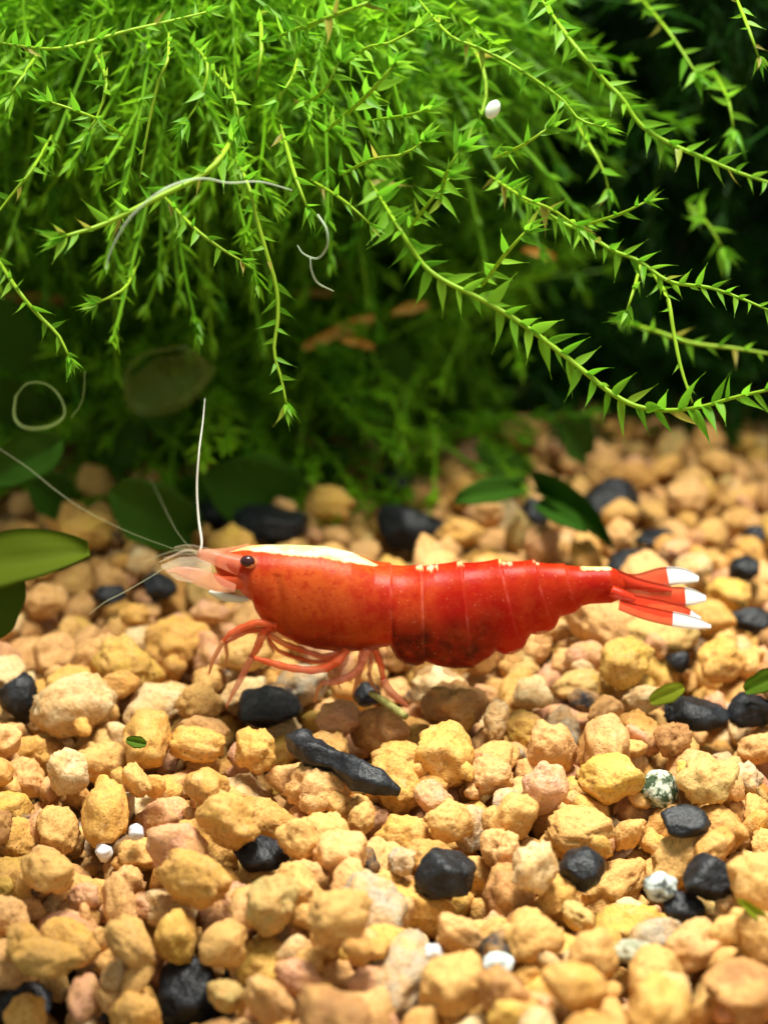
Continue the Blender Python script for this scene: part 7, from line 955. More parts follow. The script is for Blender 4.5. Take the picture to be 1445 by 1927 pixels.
2579,-2432,-122,-4,-38,-15,71,18,0,0,2409,-2747,-52,30,2,7,95,12,0,0,3226,-2496,-298,46,-8,-37,64,13,0,0,-3101,-2449,-62,11,49,-19,67,15,0,0,-2754,-2114,-307,-7,-45,31,92,15,0,0,
-2725,-2279,-649,19,17,55,63,13,0,0,-1071,-2149,-671,5,-29,6,97,19,0,0,-885,-2613,-983,-11,-53,-16,55,19,0,0,1905,-2336,-19,15,13,55,60,4,0,0,1919,-2157,-35,10,-10,-21,55,13,0,0,
2189,-2047,-102,-3,-12,-59,52,6,0,0,2395,-2078,-53,41,-37,-8,84,0,0,0,2949,-2198,-86,-15,-18,-55,69,18,0,0,-3009,-2179,-144,17,-16,40,64,6,0,0,-2711,-1951,-94,-28,-27,12,51,13,0,0,
-2211,-1638,-115,-42,-26,29,74,2,0,0,-1257,-2163,-915,6,-18,-11,83,3,0,0,1752,-1870,-100,-18,41,-30,53,21,0,0,2248,-1784,-164,3,42,-42,57,0,0,0,2361,-1974,-230,58,-15,3,52,5,0,0,
2593,-1909,-118,21,22,-50,86,5,0,0,2797,-1868,-66,-35,30,38,48,13,0,0,-3220,-1573,56,-47,28,-24,63,7,0,0,-2376,-1749,-145,24,13,45,55,12,0,0,-2213,-1255,-30,28,-22,43,86,10,0,0,
-1693,-1545,-264,-2,24,-55,51,8,0,0,2435,-1829,-276,24,-6,44,64,8,0,0,2546,-1668,-156,-39,3,-45,73,6,0,0,3137,-1607,-106,-13,-55,17,81,21,0,0,-3209,-1564,-125,18,-4,50,62,13,0,0,
-2748,-1141,-260,30,46,-8,50,10,0,0,-2432,-993,-75,9,26,-9,71,2,0,0,-1854,-1473,-95,-36,-39,9,74,0,0,0,1755,-1469,-202,-34,38,-29,53,6,0,0,1965,-1258,-115,23,4,8,55,18,0,0,
2388,-1533,-58,-43,8,-31,96,10,0,0,2562,-1414,-119,-15,42,-14,60,9,0,0,3146,-1466,-221,-37,24,-1,49,7,0,0,-3218,-1020,-149,17,-13,-33,54,13,0,0,-2794,-1161,-89,-13,-19,27,82,13,0,0,
-2611,-1100,-8,-43,3,34,59,14,0,0,-2282,-1028,33,-19,-29,3,62,15,0,0,-2103,-733,29,9,53,-6,51,16,0,0,1444,-1070,-357,41,-22,34,42,20,0,0,2216,-1086,-38,17,-55,-6,109,13,0,0,
2238,-945,-257,33,42,20,57,14,0,0,2535,-1186,-100,3,31,45,75,20,0,0,3169,-1283,-296,-10,35,14,85,16,0,0,-3209,-841,-55,23,19,31,63,6,0,0,-2773,-668,-52,-46,-7,-37,79,9,0,0,
-2564,-785,58,-6,9,-12,80,21,0,0,2058,-815,-51,-1,-23,9,93,6,0,0,2469,-275,-93,-41,35,-24,86,18,0,0,3109,-502,-267,-5,-14,0,109,9,0,0,-2767,-505,14,10,19,-43,42,14,0,0,
-2798,-383,-19,7,46,33,47,6,0,0,-2381,-388,-210,13,58,8,57,17,0,0,1942,-259,-165,-7,-39,-13,65,7,0,0,2191,-465,-150,-1,-10,27,74,3,0,0,2632,-314,-191,-11,23,53,42,7,0,0,
3149,-265,-208,-23,-35,-40,80,18,0,0,-3182,-296,36,-29,-12,45,86,19,0,0,-2706,-200,-180,24,5,20,55,8,0,0,-2551,-229,-103,-29,51,10,58,14,0,0,-1988,-36,-97,16,-29,-28,56,18,0,0,
2861,-17,-88,1,19,21,71,8,0,0,2973,165,-177,28,-13,7,65,8,0,0,-3172,119,-119,-21,33,43,74,3,0,0,-2717,-283,-74,15,-1,-31,64,13,0,0,-2647,60,-140,34,8,16,42,3,0,0,
-2173,299,-13,-17,12,-22,98,5,0,0,1158,224,-260,21,35,-14,56,10,0,0,2299,224,-136,-21,-13,11,103,17,0,0,
)
ST = np.array(GRAVEL).reshape(-1, 10)
# px, py, w, h, name, label, kind ('black','tan',...)
LM=[
(35,1315,75,100,'black_stone','upright black stone at the frame edge beneath the green leaves','black'),
(508,1335,125,85,'black_stone','matt black stone under the front legs of the shrimp','black'),
(490,1607,112,75,'black_stone','black stone with a flat grey top below the pale slate chip','black'),
(838,1645,118,88,'black_stone','glossy black stone with one tan pebble leaning on its tail side','black'),
(1095,1640,92,85,'black_stone','black stone with bright chipped edges under a broad tan pebble','black'),
(1340,1650,112,92,'black_stone','rough grey-black stone behind the speckled pale chip','black'),
(1285,1706,80,58,'black_stone','small black wedge stone in front of the rough grey-black stone','black'),
(1290,1547,95,52,'black_stone','low black stone in front of the mossy speckled pebble','black'),
(1310,1342,125,60,'black_stone','flat charcoal stone beside the yellow-green leaf scrap','black'),
(1410,1337,90,62,'black_stone','flat black stone with a tan pebble lying on top','black'),
(1410,1165,82,50,'black_stone','tilted black stone beyond the white tail fan','black'),
(775,990,135,88,'black_stone','largest black stone, right behind the back of the shrimp','black'),
(500,985,165,60,'black_stone','long low black stone behind the white back stripe','black'),
(400,965,95,95,'black_stone','blurred dark stone behind the upright feeler','black'),
(1195,1068,112,58,'black_stone','dark greenish stone just above the tail fan base','black'),
(1400,1072,62,48,'black_stone','small dark stone behind the tail fan near the frame edge','black'),
(1150,955,115,105,'black_stone','tall black stone beside the curved dark leaf','black'),
(1235,1015,92,38,'black_stone','low black sliver stone between tall black stone and tail fan','black'),
(1005,970,52,72,'black_stone','narrow dark stone between the two dark curved leaves','black'),
(205,1122,66,48,'black_stone','black stone crossed by the drooping white feeler','black'),
(302,1105,66,62,'black_stone','small black stone below the tip of the shrimp snout','black'),
(738,905,82,62,'black_stone','blurred black stone far back under the moss','black'),
(690,1307,55,46,'black_stone','small blue-black stone under the walking legs beside the green twig','black'),
(355,1875,115,130,'black_stone','dark blue-black stone down in the shaded hollow','black'),
(40,1890,120,90,'black_stone','black stone in the deepest corner of the shaded hollow','black'),
(1425,1008,56,44,'black_stone','small black stone far behind the tail at the frame edge','black'),
(1275,1245,44,44,'black_stone','tiny black stone beside the knobbly pitted pebble','black'),
(1240,1487,76,80,'mossy_pebble','round pebble speckled green and white with algae','mossy'),
(1242,1668,66,56,'speckled_chip','pale blue-grey chip with black pits beside the rough grey-black stone','speck'),
(938,1815,60,46,'pale_pebble','smooth pale blue-white pebble low in the front','white'),
(815,1792,34,32,'quartz_grain','brilliant white quartz grain on a peach pebble','quartz'),
(197,1603,34,38,'quartz_grain','white quartz grain above the shaded hollow','quartz'),
(257,1566,30,32,'quartz_grain','small bluish white quartz grain behind the other grain','quartz'),
(1187,1790,76,42,'grey_pebble','flat grey-green pebble between large peach pebbles','greygreen'),
(515,1705,118,125,'large_pebble','large smooth round khaki pebble in front of the grey-topped black stone','khaki'),
(640,1725,140,125,'large_pebble','large round tan pebble touching the khaki one','tan'),
(130,1450,92,105,'large_pebble','round cream pebble with a shaded brown front','cream'),
(340,1215,150,120,'large_pebble','big pitted ochre pebble in front of the raised front legs','ochre'),
(88,1130,95,85,'large_pebble','rough round orange-tan pebble beside the green leaf','peach'),
(600,1480,160,105,'large_pebble','broad pale peach pebble in front of the twisted black stone','peach'),
(715,1375,130,110,'large_pebble','brown-faced pebble behind the twisted black stone','brown'),
(835,1420,130,130,'large_pebble','big craggy ochre pebble with a brown shaded side','ochre'),
(1090,1560,150,100,'large_pebble','broad flat-topped tan pebble above a black stone','tan'),
(1150,1465,140,95,'large_pebble','oval yellow-ochre pebble next to the mossy one','yellow'),
(1330,1470,140,100,'large_pebble','smooth khaki-yellow pebble on the tail side of the mossy one','khaki'),
(1025,1480,100,130,'large_pebble','pinkish knobbly pebble standing on its end','pink'),
(1265,1390,85,80,'large_pebble','reddish brown angular pebble in front of the charcoal stone','brown'),
(640,1610,120,100,'large_pebble','smooth flat-faced peach pebble behind the large tan one','peach'),
(1005,1770,130,130,'large_pebble','large buff pebble beside the pale blue-white one','tan'),
(850,1860,140,130,'large_pebble','large tan pebble below the brilliant white grain','tan'),
(90,1640,120,90,'large_pebble','oval tan pebble at the rim of the shaded hollow','tan'),
(90,1800,150,75,'large_pebble','long ochre pebble lying across the shaded hollow','ochre'),
(1180,1250,120,110,'large_pebble','yellow-tan pebble below the tail fan','yellow'),
(1360,1245,110,100,'large_pebble','knobbly pitted pebble near the green leaf at the frame edge','ochre'),
(1240,1195,170,80,'large_pebble','long khaki pebble lying beneath the white tail tips','khaki'),
(165,1000,120,85,'large_pebble','blurred rounded yellow pebble behind the green leaf','yellow'),
(370,1400,130,80,'large_pebble','ochre pebble with a dark hollow in its front','ochre'),
(1310,1780,150,110,'large_pebble','long orange-peach pebble with rounded knobs','peach'),
(420,1780,100,100,'large_pebble','barrel-shaped tan pebble beside the shaded hollow','tan'),
(940,1595,85,90,'large_pebble','rounded peach pebble behind the glossy black stone','peach'),
]

TONES = {
    'ochre': (.63, .35, .080), 'peach': (.69, .395, .160), 'pinkish': (.61, .32, .190), 'yellow': (.62, .39, .075),
    'cream': (.66, .50, .27), 'brown': (.36, .175, .065), 'khaki': (.50, .37, .13), 'tan': (.65, .385, .120), 'greyish': (.42, .37, .27), 'pink': (.62, .36, .24), 'deep ochre': (.50, .245, .055)}
PICK = ['ochre'] * 6 + ['peach'] * 10 + ['tan'] * 8 + ['greyish'] + ['pinkish'] * 5 + ['yellow'] * 2 + ['cream'] * 3 + ['deep ochre'] * 2 + ['khaki'] * 2 + ['brown']
def tint_of(tone, rnd):
    c = TONES[tone]; k = rnd.uniform(.9, 1.12); h = rnd.uniform(-.02, .02)
    return (min(.78, c[0] * k), c[1] * k * (1 + h), c[2] * k * (1 + 2 * h), 1)
near_me = [bm_mesh('pebble', pebble_verts(k, 4)) for k in range(N_KIND)]
black_me = [bm_mesh('black_stone', black_verts(k)) for k in range(8)]
mid_co, low_co, mid_f, low_f = [], [], None, None
for k in range(N_KIND):
    for sub, store in ((3, mid_co), (2, low_co)):
        b_ = pebble_verts(k, sub); b_.verts.index_update()
        store.append(np.array([v.co[:] for v in b_.verts]))
        fa = np.array([[v.index for v in f.verts] for f in b_.faces])
        if sub == 3: mid_f = fa
        else: low_f = fa
        b_.free()
for me in near_me: me.materials.append(M_CLAY)
GR = random.Random(77)
placed = []                              # (pebble object or None, pixel u, v, tone, size)
special = []
bedV, bedF, bedC, nbed = [], [], [], 0
def to_bed(pos, rot, d, k, tint, mid):
    global nbed
    co = (mid_co if mid else low_co)[k]
    R3 = np.array(rot.to_matrix())
    V = co @ R3.T * d + np.array(pos)
    bedV.append(V); bedF.append((mid_f if mid else low_f) + nbed); nbed += len(V)
    bedC.append(np.repeat(np.array([tint]), len(V), 0))
n_ind = 0
def stone(s):
    x, y, z = (float(q) / 60 for q in s[3:6])
    rot = Quaternion((math.sqrt(max(0, 1 - x * x - y * y - z * z)), x, y, z)).normalized()
    return s[:3] / 1000.0, rot, s[6] / 400.0, int(s[7]), int(s[8]), bool(s[9])
for i, s in enumerate(ST):
    pos, rot, d, k, land, seen = stone(s)
    if land:
        L = LM[land - 1]
        kind = L[6]
        u, v, t = proj(pos)
        wx, hz = L[2] / FPX * t, L[3] / FPX * t
        if L[4] == 'large_pebble': wx, hz = wx * .9, hz * .9
        mats = {'black': M_BLACK, 'mossy': M_MOSSY, 'speck': M_SPECK, 'white': M_WHITE, 'quartz': M_QUARTZ, 'greygreen': M_GREYG}
        if kind == 'black':
            me = black_me[i % 8].copy()
        elif kind in ('white', 'quartz', 'speck', 'mossy'):
            b_ = bmesh.new(); bmesh.ops.create_icosphere(b_, subdivisions=4, radius=.5)
            for v_ in b_.verts: v_.co *= 1 + .22 * noise.noise(v_.co * 2.6 + Vector((i, 0, 0))) + .07 * noise.noise(v_.co * 9)
            me = bm_mesh(L[4], b_)
        else:
            me = near_me[k].copy()
        me.materials.clear()
        if kind in mats: me.materials.append(mats[kind])
        else: me.materials.append(M_CLAY)
        # the stone lies on its broad side: size it by what it shows
        sp = rot.to_euler()
        R = Matrix.Rotation(GR.uniform(-.5, .5), 3, 'Z') @ Matrix.Rotation(GR.choice([0, math.pi]), 3, 'Y')
        cos = np.array([vv.co[:] for vv in me.vertices]) @ np.array(R).T
        ext = cos.max(0) - cos.min(0); cos -= (cos.max(0) + cos.min(0)) / 2
        cos *= np.array([wx / ext[0], (.55 * wx + .45 * hz) / ext[1], hz * 1.02 / ext[2]])
        me.vertices.foreach_set('co', cos.astype(np.float32).ravel()); me.update()
        o = link(L[4], me)
        o.location = pos
        o.color = tint_of(kind, GR) if kind in TONES else (1, 1, 1, 1)
        grp = {'black_stone': 'black stones scattered in the gravel', 'large_pebble': 'larger clay pebbles in the gravel', 'quartz_grain': 'white quartz grains on the gravel'}.get(L[4])
        tag(o, L[5], L[4].split('_')[-1], grp)
        special.append((L[5], L[0], L[1]))
        continue
    tone = GR.choice(PICK); tint = tint_of(tone, GR)
    if n_ind < 300 and seen:
        o = link('pebble', near_me[k])
        o.location = pos; o.rotation_mode = 'QUATERNION'; o.rotation_quaternion = rot; o.scale = (d, d, d)
        o.color = tint; n_ind += 1
        u, v, t = proj(pos)
        placed.append((o, u, v, tone, d))
    else:
        to_bed(pos, rot, d, k, tint, seen)
# small grains lodged in the low spots between the stones
GX, GY, GS = -2.9, -3.1, .025
hm = np.full((330, 232), -.66)
for s in ST:
    pos, rot, d, k, land, seen = stone(s)
    r = d * .46; i0 = int((pos[0] - r - GX) / GS); i1 = int((pos[0] + r - GX) / GS) + 1
    j0 = int((pos[1] - r - GY) / GS); j1 = int((pos[1] + r - GY) / GS) + 1
    for j in range(max(j0, 0), min(j1, 330)):
        for i in range(max(i0, 0), min(i1, 232)):
            q = r * r - (GX + i * GS - pos[0]) ** 2 - (GY + j * GS - pos[1]) ** 2
            if q > 0: hm[j, i] = max(hm[j, i], pos[2] + math.sqrt(q))
spots = [(s[0] / 1000, s[1] / 1000, s[6] / 800 + .02) for s in ST if s[8] and LM[s[8] - 1][6] == 'black']
for _ in range(9000):
    j = GR.randrange(4, 326); i = GR.randrange(4, 228)
    w_ = hm[j - 4:j + 5, i - 4:i + 5]
    z = hm[j, i]
    if z > w_.mean() - .022 or any(abs(GX + i * GS - q[0]) < q[2] and abs(GY + j * GS - q[1]) < q[2] for q in spots): continue
    d = GR.uniform(.07, .15)
    z2 = hm[j - 1:j + 2, i - 1:i + 2].mean() + d * .28
    rot = Quaternion((GR.gauss(0, 1), GR.gauss(0, 1), GR.gauss(0, 1), GR.gauss(0, 1))).normalized()
    dark = GR.random() < .06
    to_bed((GX + i * GS, GY + j * GS, z2), rot, d, GR.randrange(N_KIND), (.03, .032, .035, 1) if dark else tint_of(GR.choice(PICK), GR), True)
    hm[j - 2:j + 3, i - 2:i + 3] = np.maximum(hm[j - 2:j + 3, i - 2:i + 3], z2 + d * .4)
# the bed carries on at both sides and at the back
for i, s in enumerate(ST):
    pos, rot, d, k, land, seen = stone(s)
    if land or pos[2] < -.36: continue
    for dx, dy, sx in ((0, 9.3, 1), (-6.5, 0, 1), (6.5, 0, 1), (-6.5, 9.3, 1), (6.5, 9.3, 1)):
        x, y = pos[0] + dx, pos[1] + dy
        if abs(x) > 3.3 + max(0, (y + 4) * .28) or y > 11 or (abs(x) < 3.3 and y < 6.1): continue
        to_bed((x, y, pos[2]), rot, d, k, tint_of(GR.choice(PICK), GR), False)
me = mesh_np('gravel', np.vstack(bedV), np.vstack(bedF))
set_color(me, 'tint', np.vstack(bedC))
tag(link('gravel', me, M_CLAYS), 'bed of small ochre and peach clay gravel between the larger stones', 'gravel', kind='stuff')

# twisted black slab: two joined angular lobes
def twisted_stone():
    pts = [PG(u, v, z) for u, v, z in ((552, 1392, .06), (590, 1418, .07), (640, 1440, .05), (690, 1468, .04), (752, 1492, .0))]
    path = spline([tuple(p) for p in pts], 44)
    rad = [.05, .095, .085, .062, .075, .08, .06, .02]
    V, Fq = tube_arrays(path, rad, 18, .8)
    V = np.array(V)
    for i in range(len(V)):
        q = Vector(V[i]); c = Vector(path[min(i // 18, 43)])
        r = q - c
        dn = r.normalized() if r.length > 1e-6 else r
        a = math.atan2(dn.z, dn.y + dn.x * .3)
        facet = abs(((a + i // 18 * .035) / (2 * math.pi) * 5) % 1 - .5)
        V[i] = c + r * (.74 + .62 * facet + .34 * noise.noise(q * 8) + .18 * noise.noise(q * 24))
    o0 = np.array(pts[2])
    o = link('black_stone', mesh_np('twisted_stone', V - o0, Fq), M_BLACK)
    o.location = o0
    tag(o, 'long twisted blue-black stone lying slantwise in front of the shrimp', 'stone', 'black stones scattered in the gravel')
    special.append(('long twisted blue-black stone', 650, 1440))
twisted_stone()

# a label for every pebble from the nearest thing one can find
def short(lab):
    return {'matt black stone under the front legs of the shrimp': 'black stone under the front legs'}.get(lab, lab)
marks = [('white tail tips', 1290, 1120), ('pale shrimp snout', 360, 1060), ('rear walking legs of the shrimp', 740, 1300), ('raised front legs of the shrimp', 420, 1220),
         ('belly of the shrimp', 860, 1255), ('tip of the yellow-green leaf scrap', 1255, 1300), ('long green leaf at the frame edge', 80, 1060), ('yellow-green blade scrap', 1420, 1715)]
nick = {12: 'long low black stone', 13: 'blurred dark stone behind the feeler', 15: 'small dark stone past the tail', 16: 'tall black stone', 17: 'low black sliver', 18: 'narrow dark stone', 21: 'blurred black stone far back', 25: 'small black edge stone far behind', 32: 'bluish white grain',
        0: 'upright black edge stone', 1: 'black stone under the front legs', 2: 'grey-topped black stone', 3: 'glossy black stone', 4: 'chipped-edge black stone', 5: 'rough grey-black stone',
        6: 'small black wedge stone', 7: 'low black stone by the mossy pebble', 8: 'flat charcoal stone', 9: 'flat black stone under a pebble', 10: 'tilted black stone past the tail',
        11: 'largest black stone', 14: 'dark greenish stone', 19: 'black stone crossed by the feeler', 20: 'small black stone below the snout', 22: 'small blue-black stone by the twig',
        23: 'blue-black stone in the hollow', 24: 'black stone in the deepest hollow', 26: 'tiny black stone', 27: 'mossy speckled pebble', 28: 'speckled pale chip', 29: 'pale blue-white pebble',
        30: 'brilliant white grain', 31: 'white grain above the hollow', 33: 'flat grey-green pebble', 34: 'large khaki round pebble', 35: 'large round tan pebble', 36: 'round cream pebble',
        37: 'big pitted ochre pebble', 38: 'rough orange-tan pebble', 39: 'broad pale peach pebble', 40: 'brown-faced pebble', 41: 'big craggy ochre pebble', 42: 'broad flat-topped tan pebble',
        43: 'oval yellow-ochre pebble', 44: 'smooth khaki-yellow pebble', 45: 'pinkish knobbly upright pebble', 46: 'reddish brown angular pebble', 47: 'flat-faced peach pebble', 48: 'large buff pebble',
        49: 'large tan pebble under the white grain', 50: 'oval tan rim pebble', 51: 'long ochre hollow pebble', 52: 'yellow-tan pebble below the tail', 53: 'knobbly pitted pebble', 54: 'long khaki pebble',
        55: 'blurred rounded yellow pebble', 56: 'ochre pebble with the hollow front', 57: 'long orange-peach pebble', 58: 'barrel-shaped tan pebble', 59: 'rounded peach pebble behind the glossy stone'}
for k_, nm in nick.items(): marks.append((nm, LM[k_][0], LM[k_][1]))
marks.append(('twisted black stone', 650, 1440))
DIRS = ['on the tail side of', 'behind and tailward of', 'directly behind', 'behind and headward of', 'on the head side of', 'in front and headward of', 'directly in front of', 'in front and tailward of']
cells = {}
for j, (o, u, v, tone, d) in enumerate(placed):
    for (nm, mu, mv) in marks:
        du, dv = u - mu, (mv - v) * 1.35
        r = math.hypot(du, dv)
        if r < 900: cells.setdefault((nm, int(round(math.atan2(dv, du) / (math.pi / 4))) % 8), []).append((r, j))
cand = {}
for (nm, k_), lst in cells.items():
    lst.sort()
    for rank, (r, j) in enumerate(lst[:8]):
        cand.setdefault(j, []).append((rank * 90 + r, rank, k_, nm))
RANK = ['', 'second ', 'third ', 'fourth ', 'fifth ', 'sixth ', 'seventh ', 'eighth ']
for j, (o, u, v, tone, d) in enumerate(placed):
    sz = 'small ' if d < .175 else 'big ' if d > .255 else ''
    if j in cand:
        _, rank, k_, nm = min(cand[j])
        lab = '%s%s%s pebble %s the %s' % (RANK[rank] if rank else 'first ', sz, tone, DIRS[k_], nm)
        if len(lab.replace('-', ' ').split()) > 16: lab = lab.replace('%s%s pebble' % (sz, tone), 'pebble')
    else:
        lab = '%s%s clay pebble lying in the blurred gravel away from any dark stone' % (sz, tone)
    tag(o, lab, 'pebble', 'ordinary clay pebbles of the gravel bed')
# ------------------------------------------------------------------ the shrimp
DORS = [(404, 1052), (410, 1046), (424, 1040), (440, 1036), (466, 1029), (500, 1027), (542, 1027), (611, 1030), (663, 1042), (705, 1060), (736, 1065), (793, 1067), (816, 1062),
        (868, 1059), (939, 1055), (1005, 1056), (1056, 1063), (1085, 1066), (1146, 1068), (1160, 1074), (1176, 1087)]
VENT = [(404, 1066), (410, 1080), (424, 1096), (445, 1102), (458, 1115), (476, 1129), (482, 1148), (494, 1167), (521, 1188), (556, 1208), (594, 1220), (646, 1226), (691, 1222), (722, 1214),
        (733, 1212), (746, 1236), (762, 1248), (784, 1251), (800, 1243), (822, 1252), (854, 1257), (888, 1254), (905, 1249), (920, 1240), (934, 1225), (948, 1231), (966, 1231), (984, 1221), (995, 1200), (1000, 1193), (1012, 1195), (1028, 1192), (1044, 1181), (1054, 1160), (1064, 1158), (1080, 1153), (1093, 1140),
        (1110, 1136), (1150, 1134), (1164, 1128), (1176, 1115)]
WID = [(404, 6), (412, 20), (440, 40), (480, 62), (550, 74), (650, 78), (720, 72), (800, 72), (880, 66), (960, 54), (1020, 44), (1060, 38), (1110, 31), (1150, 27), (1170, 20), (1176, 12)]
SEG = [(737, -6), (793, 6), (868, 26), (941, 52), (1005, 48), (1061, 34), (1160, 4)]
ROOT_U = 760
shrimp_at = P(ROOT_U, 1300)
shrimp = empty('shrimp', shrimp_at, 'red shrimp with a white back stripe and white-tipped tail standing on the gravel', 'shrimp')
def interp(tab, u): return np.interp(u, [t[0] for t in tab], [t[1] for t in tab])
def shrimp_mat():
    m, n, l, b = newmat('shrimp_shell')
    at = N(n, 'ShaderNodeAttribute', attribute_name='mark').outputs['Color']
    sp = N(n, 'ShaderNodeSeparateColor'); l.new(at, sp.inputs[0])
    zone = N(n, 'ShaderNodeAttribute', attribute_name='zone').outputs['Fac']
    pos = N(n, 'ShaderNodeNewGeometry').outputs['Position']
    a = noise_n(n, l, 4.5, 4, .6, pos); f = noise_n(n, l, 38, 3, .6, pos); g = noise_n(n, l, 12, 3, .6, pos)
    car = mixc(n, l, ramp(n, l, a.outputs['Fac'], [(.40, 0.0), (.60, 1.0)]), (.41, .020, .004, 1), (.53, .088, .012, 1))
    abd = mixc(n, l, ramp(n, l, a.outputs['Fac'], [(.38, 0.0), (.66, 1.0)]), (.40, .007, .002, 1), (.50, .042, .006, 1))
    c = mixc(n, l, zone, car, abd)
    vo = N(n, 'ShaderNodeTexVoronoi'); vo.inputs['Scale'].default_value = 11; l.new(pos, vo.inputs['Vector'])
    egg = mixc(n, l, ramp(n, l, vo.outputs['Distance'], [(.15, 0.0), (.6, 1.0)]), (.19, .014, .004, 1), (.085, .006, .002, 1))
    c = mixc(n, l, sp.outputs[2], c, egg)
    c = mixc(n, l, ramp(n, l, f.outputs['Fac'], [(.32, .6), (.47, 0.0)]), c, (.36, .010, .003, 1))
    c = mixc(n, l, ramp(n, l, g.outputs['Fac'], [(.50, 0.0), (.75, .28)]), c, (.62, .12, .025, 1))
    sp2 = noise_n(n, l, 70, 2, .5, pos)
    c = mixc(n, l, ramp(n, l, sp2.outputs['Fac'], [(.66, 0.0), (.74, .28)]), c, (.78, .33, .18, 1))
    c = mixc(n, l, sp.outputs[1], c, (.80, .30, .24, 1))
    wh = mixc(n, l, ramp(n, l, g.outputs['Fac'], [(.35, 0.0), (.65, 1.0)]), (.80, .76, .26, 1), (.86, .87, .56, 1))
    c = mixc(n, l, sp.outputs[0], c, wh)
    l.new(c, b.inputs['Base Color'])
    b.inputs['Roughness'].default_value = .38
    b.inputs['Specular IOR Level'].default_value = .14
    b.inputs['Subsurface Weight'].default_value = .45
    b.inputs['Subsurface Radius'].default_value = (.22, .07, .04)
    b.inputs['Subsurface Scale'].default_value = .6
    bp = N(n, 'ShaderNodeBump'); bp.inputs['Strength'].default_value = .25; bp.inputs['Distance'].default_value = .006
    l.new(f.outputs['Fac'], bp.inputs['Height']); l.new(bp.outputs[0], b.inputs['Normal'])
    tr = N(n, 'ShaderNodeBsdfTranslucent'); l.new(c, tr.inputs[0])
    mx = N(n, 'ShaderNodeMixShader'); mx.inputs[0].default_value = .22
    out = [q for q in n if q.type == 'OUTPUT_MATERIAL'][0]
    l.new(b.outputs[0], mx.inputs[1]); l.new(tr.outputs[0], mx.inputs[2]); l.new(mx.outputs[0], out.inputs[0])
    return m
M_SHELL = shrimp_mat()
def build_body():
    us = np.concatenate([np.linspace(404, 440, 40), np.linspace(441, 1150, 420), np.linspace(1151.5, 1176, 24)])
    NT = 180
    th = np.linspace(0, 2 * math.pi, NT, endpoint=False)
    V, MK, ZN = [], [], []
    px = 1 / 394.0
    for u in us:
        vt, vb = interp(DORS, u), interp(VENT, u)
        zt, zb = P(u, vt).z, P(u, vb).z
        x = P(u, (vt + vb) / 2).x
        a = (zt - zb) / 2 / 1.035; zc = (zt + zb) / 2
        bwid = interp(WID, u) * px
        for t in th:
            c, s = math.cos(t), math.sin(t)
            ac = abs(c) ** .92 * (1 if c > 0 else -1); as_ = abs(s) ** .92 * (1 if s > 0 else -1)
            keel = 1 - (.22 if u < 735 else .10) * max(0, -c) ** 2
            down = (1 - c) / 2
            # overlap of the shell segments: each flares to its rear edge, then steps in
            off = 0.0; edge = 0.0; k_in = -1
            xb = [q[0] + q[1] * down ** 1.3 for q in SEG]
            k = sum(1 for q in xb if u > q)
            if 0 < k < len(xb):
                tt = (u - xb[k - 1]) / (xb[k] - xb[k - 1])
                off = (.062 * tt ** 3 - .016) * (.6 + .4 * (1 - down))
            elif k == 0:
                tt = (u - 640) / (xb[0] - 640)
                off = .030 * max(0, tt) ** 4
            for q in xb[:-1]:
                e = (u - q) / 3.2
                if -1.6 < e < 1.2:
                    edge = max(edge, math.exp(-(e + .3) ** 2 * 1.6))
            wv = noise.noise(Vector((u * .02, c * 1.6, s * 1.6)))
            r = 1 + off + .012 * wv
            # cheek groove behind the eye and the gill-cover swelling
            if u < 735:
                r += -.05 * math.exp(-((u - 520 - 26 * down) / 9) ** 2) * (.25 + .75 * max(0, s) ** 2) * (1 if down > .2 else 0)
                r += .03 * math.exp(-((u - 640) / 60) ** 2 - ((down - .62) / .2) ** 2)
            V.append((x, -bwid * as_ * keel * r, zc + a * ac * r))
            # marks
            tm = min(t, 2 * math.pi - t)
            wide = 0.0
            if 428 < u < 712:
                q = (u - 428) / 284
                wide = math.radians(21) * min(1, (q / .40) ** .55) * min(1, ((1 - q) / .22) ** .6)
                wide *= 1 + .16 * noise.noise(Vector((u * .09, s * 3, 3))) + .08 * noise.noise(Vector((u * .3, s * 6, 7)))
            st = max(0, min(1, (wide - tm) / .08))
            if 1088 < u < 1150: st = max(st, max(0, min(1, (math.radians(19) + .12 * noise.noise(Vector((u * .12, 5, 5))) - tm) / .12)) * min(1, (u - 1088) / 8, (1150 - u) / 6))
            for q0, q1 in ((782, 796), (802, 822), (858, 872), (936, 962), (1000, 1012)):
                if q0 < u < q1: st = max(st, .6 * max(0, min(1, (math.radians(11) + .2 * noise.noise(Vector((u * .15, 9, 5))) - tm) / .15)))
            lat = max(0.0, min(1.0, 1.25 - 2.0 * down))
            g = edge * (.02 + .42 * lat * max(0, min(1, .15 + 1.5 * noise.noise(Vector((u * .03, c * 3.5, 1))))))  # paints a pale pink highlight along the rear segment edges
            if u < 700: g = 0
            if 452 < u < 476 and .35 < down < .8: g = .30 * math.exp(-((u - 463) / 7) ** 2)
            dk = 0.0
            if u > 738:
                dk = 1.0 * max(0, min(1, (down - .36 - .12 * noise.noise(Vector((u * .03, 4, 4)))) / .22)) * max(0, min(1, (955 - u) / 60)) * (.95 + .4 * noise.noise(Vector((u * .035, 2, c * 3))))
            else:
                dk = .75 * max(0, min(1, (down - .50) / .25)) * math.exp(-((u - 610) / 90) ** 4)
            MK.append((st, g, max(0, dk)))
            ZN.append(max(0, min(1, (u - 690) / 150 + .25 * wv)))
    n = len(us); Fq = []
    for i in range(n - 1):
        for k in range(NT):
            k2 = (k + 1) % NT
            Fq.append((i * NT + k, i * NT + k2, (i + 1) * NT + k2, (i + 1) * NT + k))
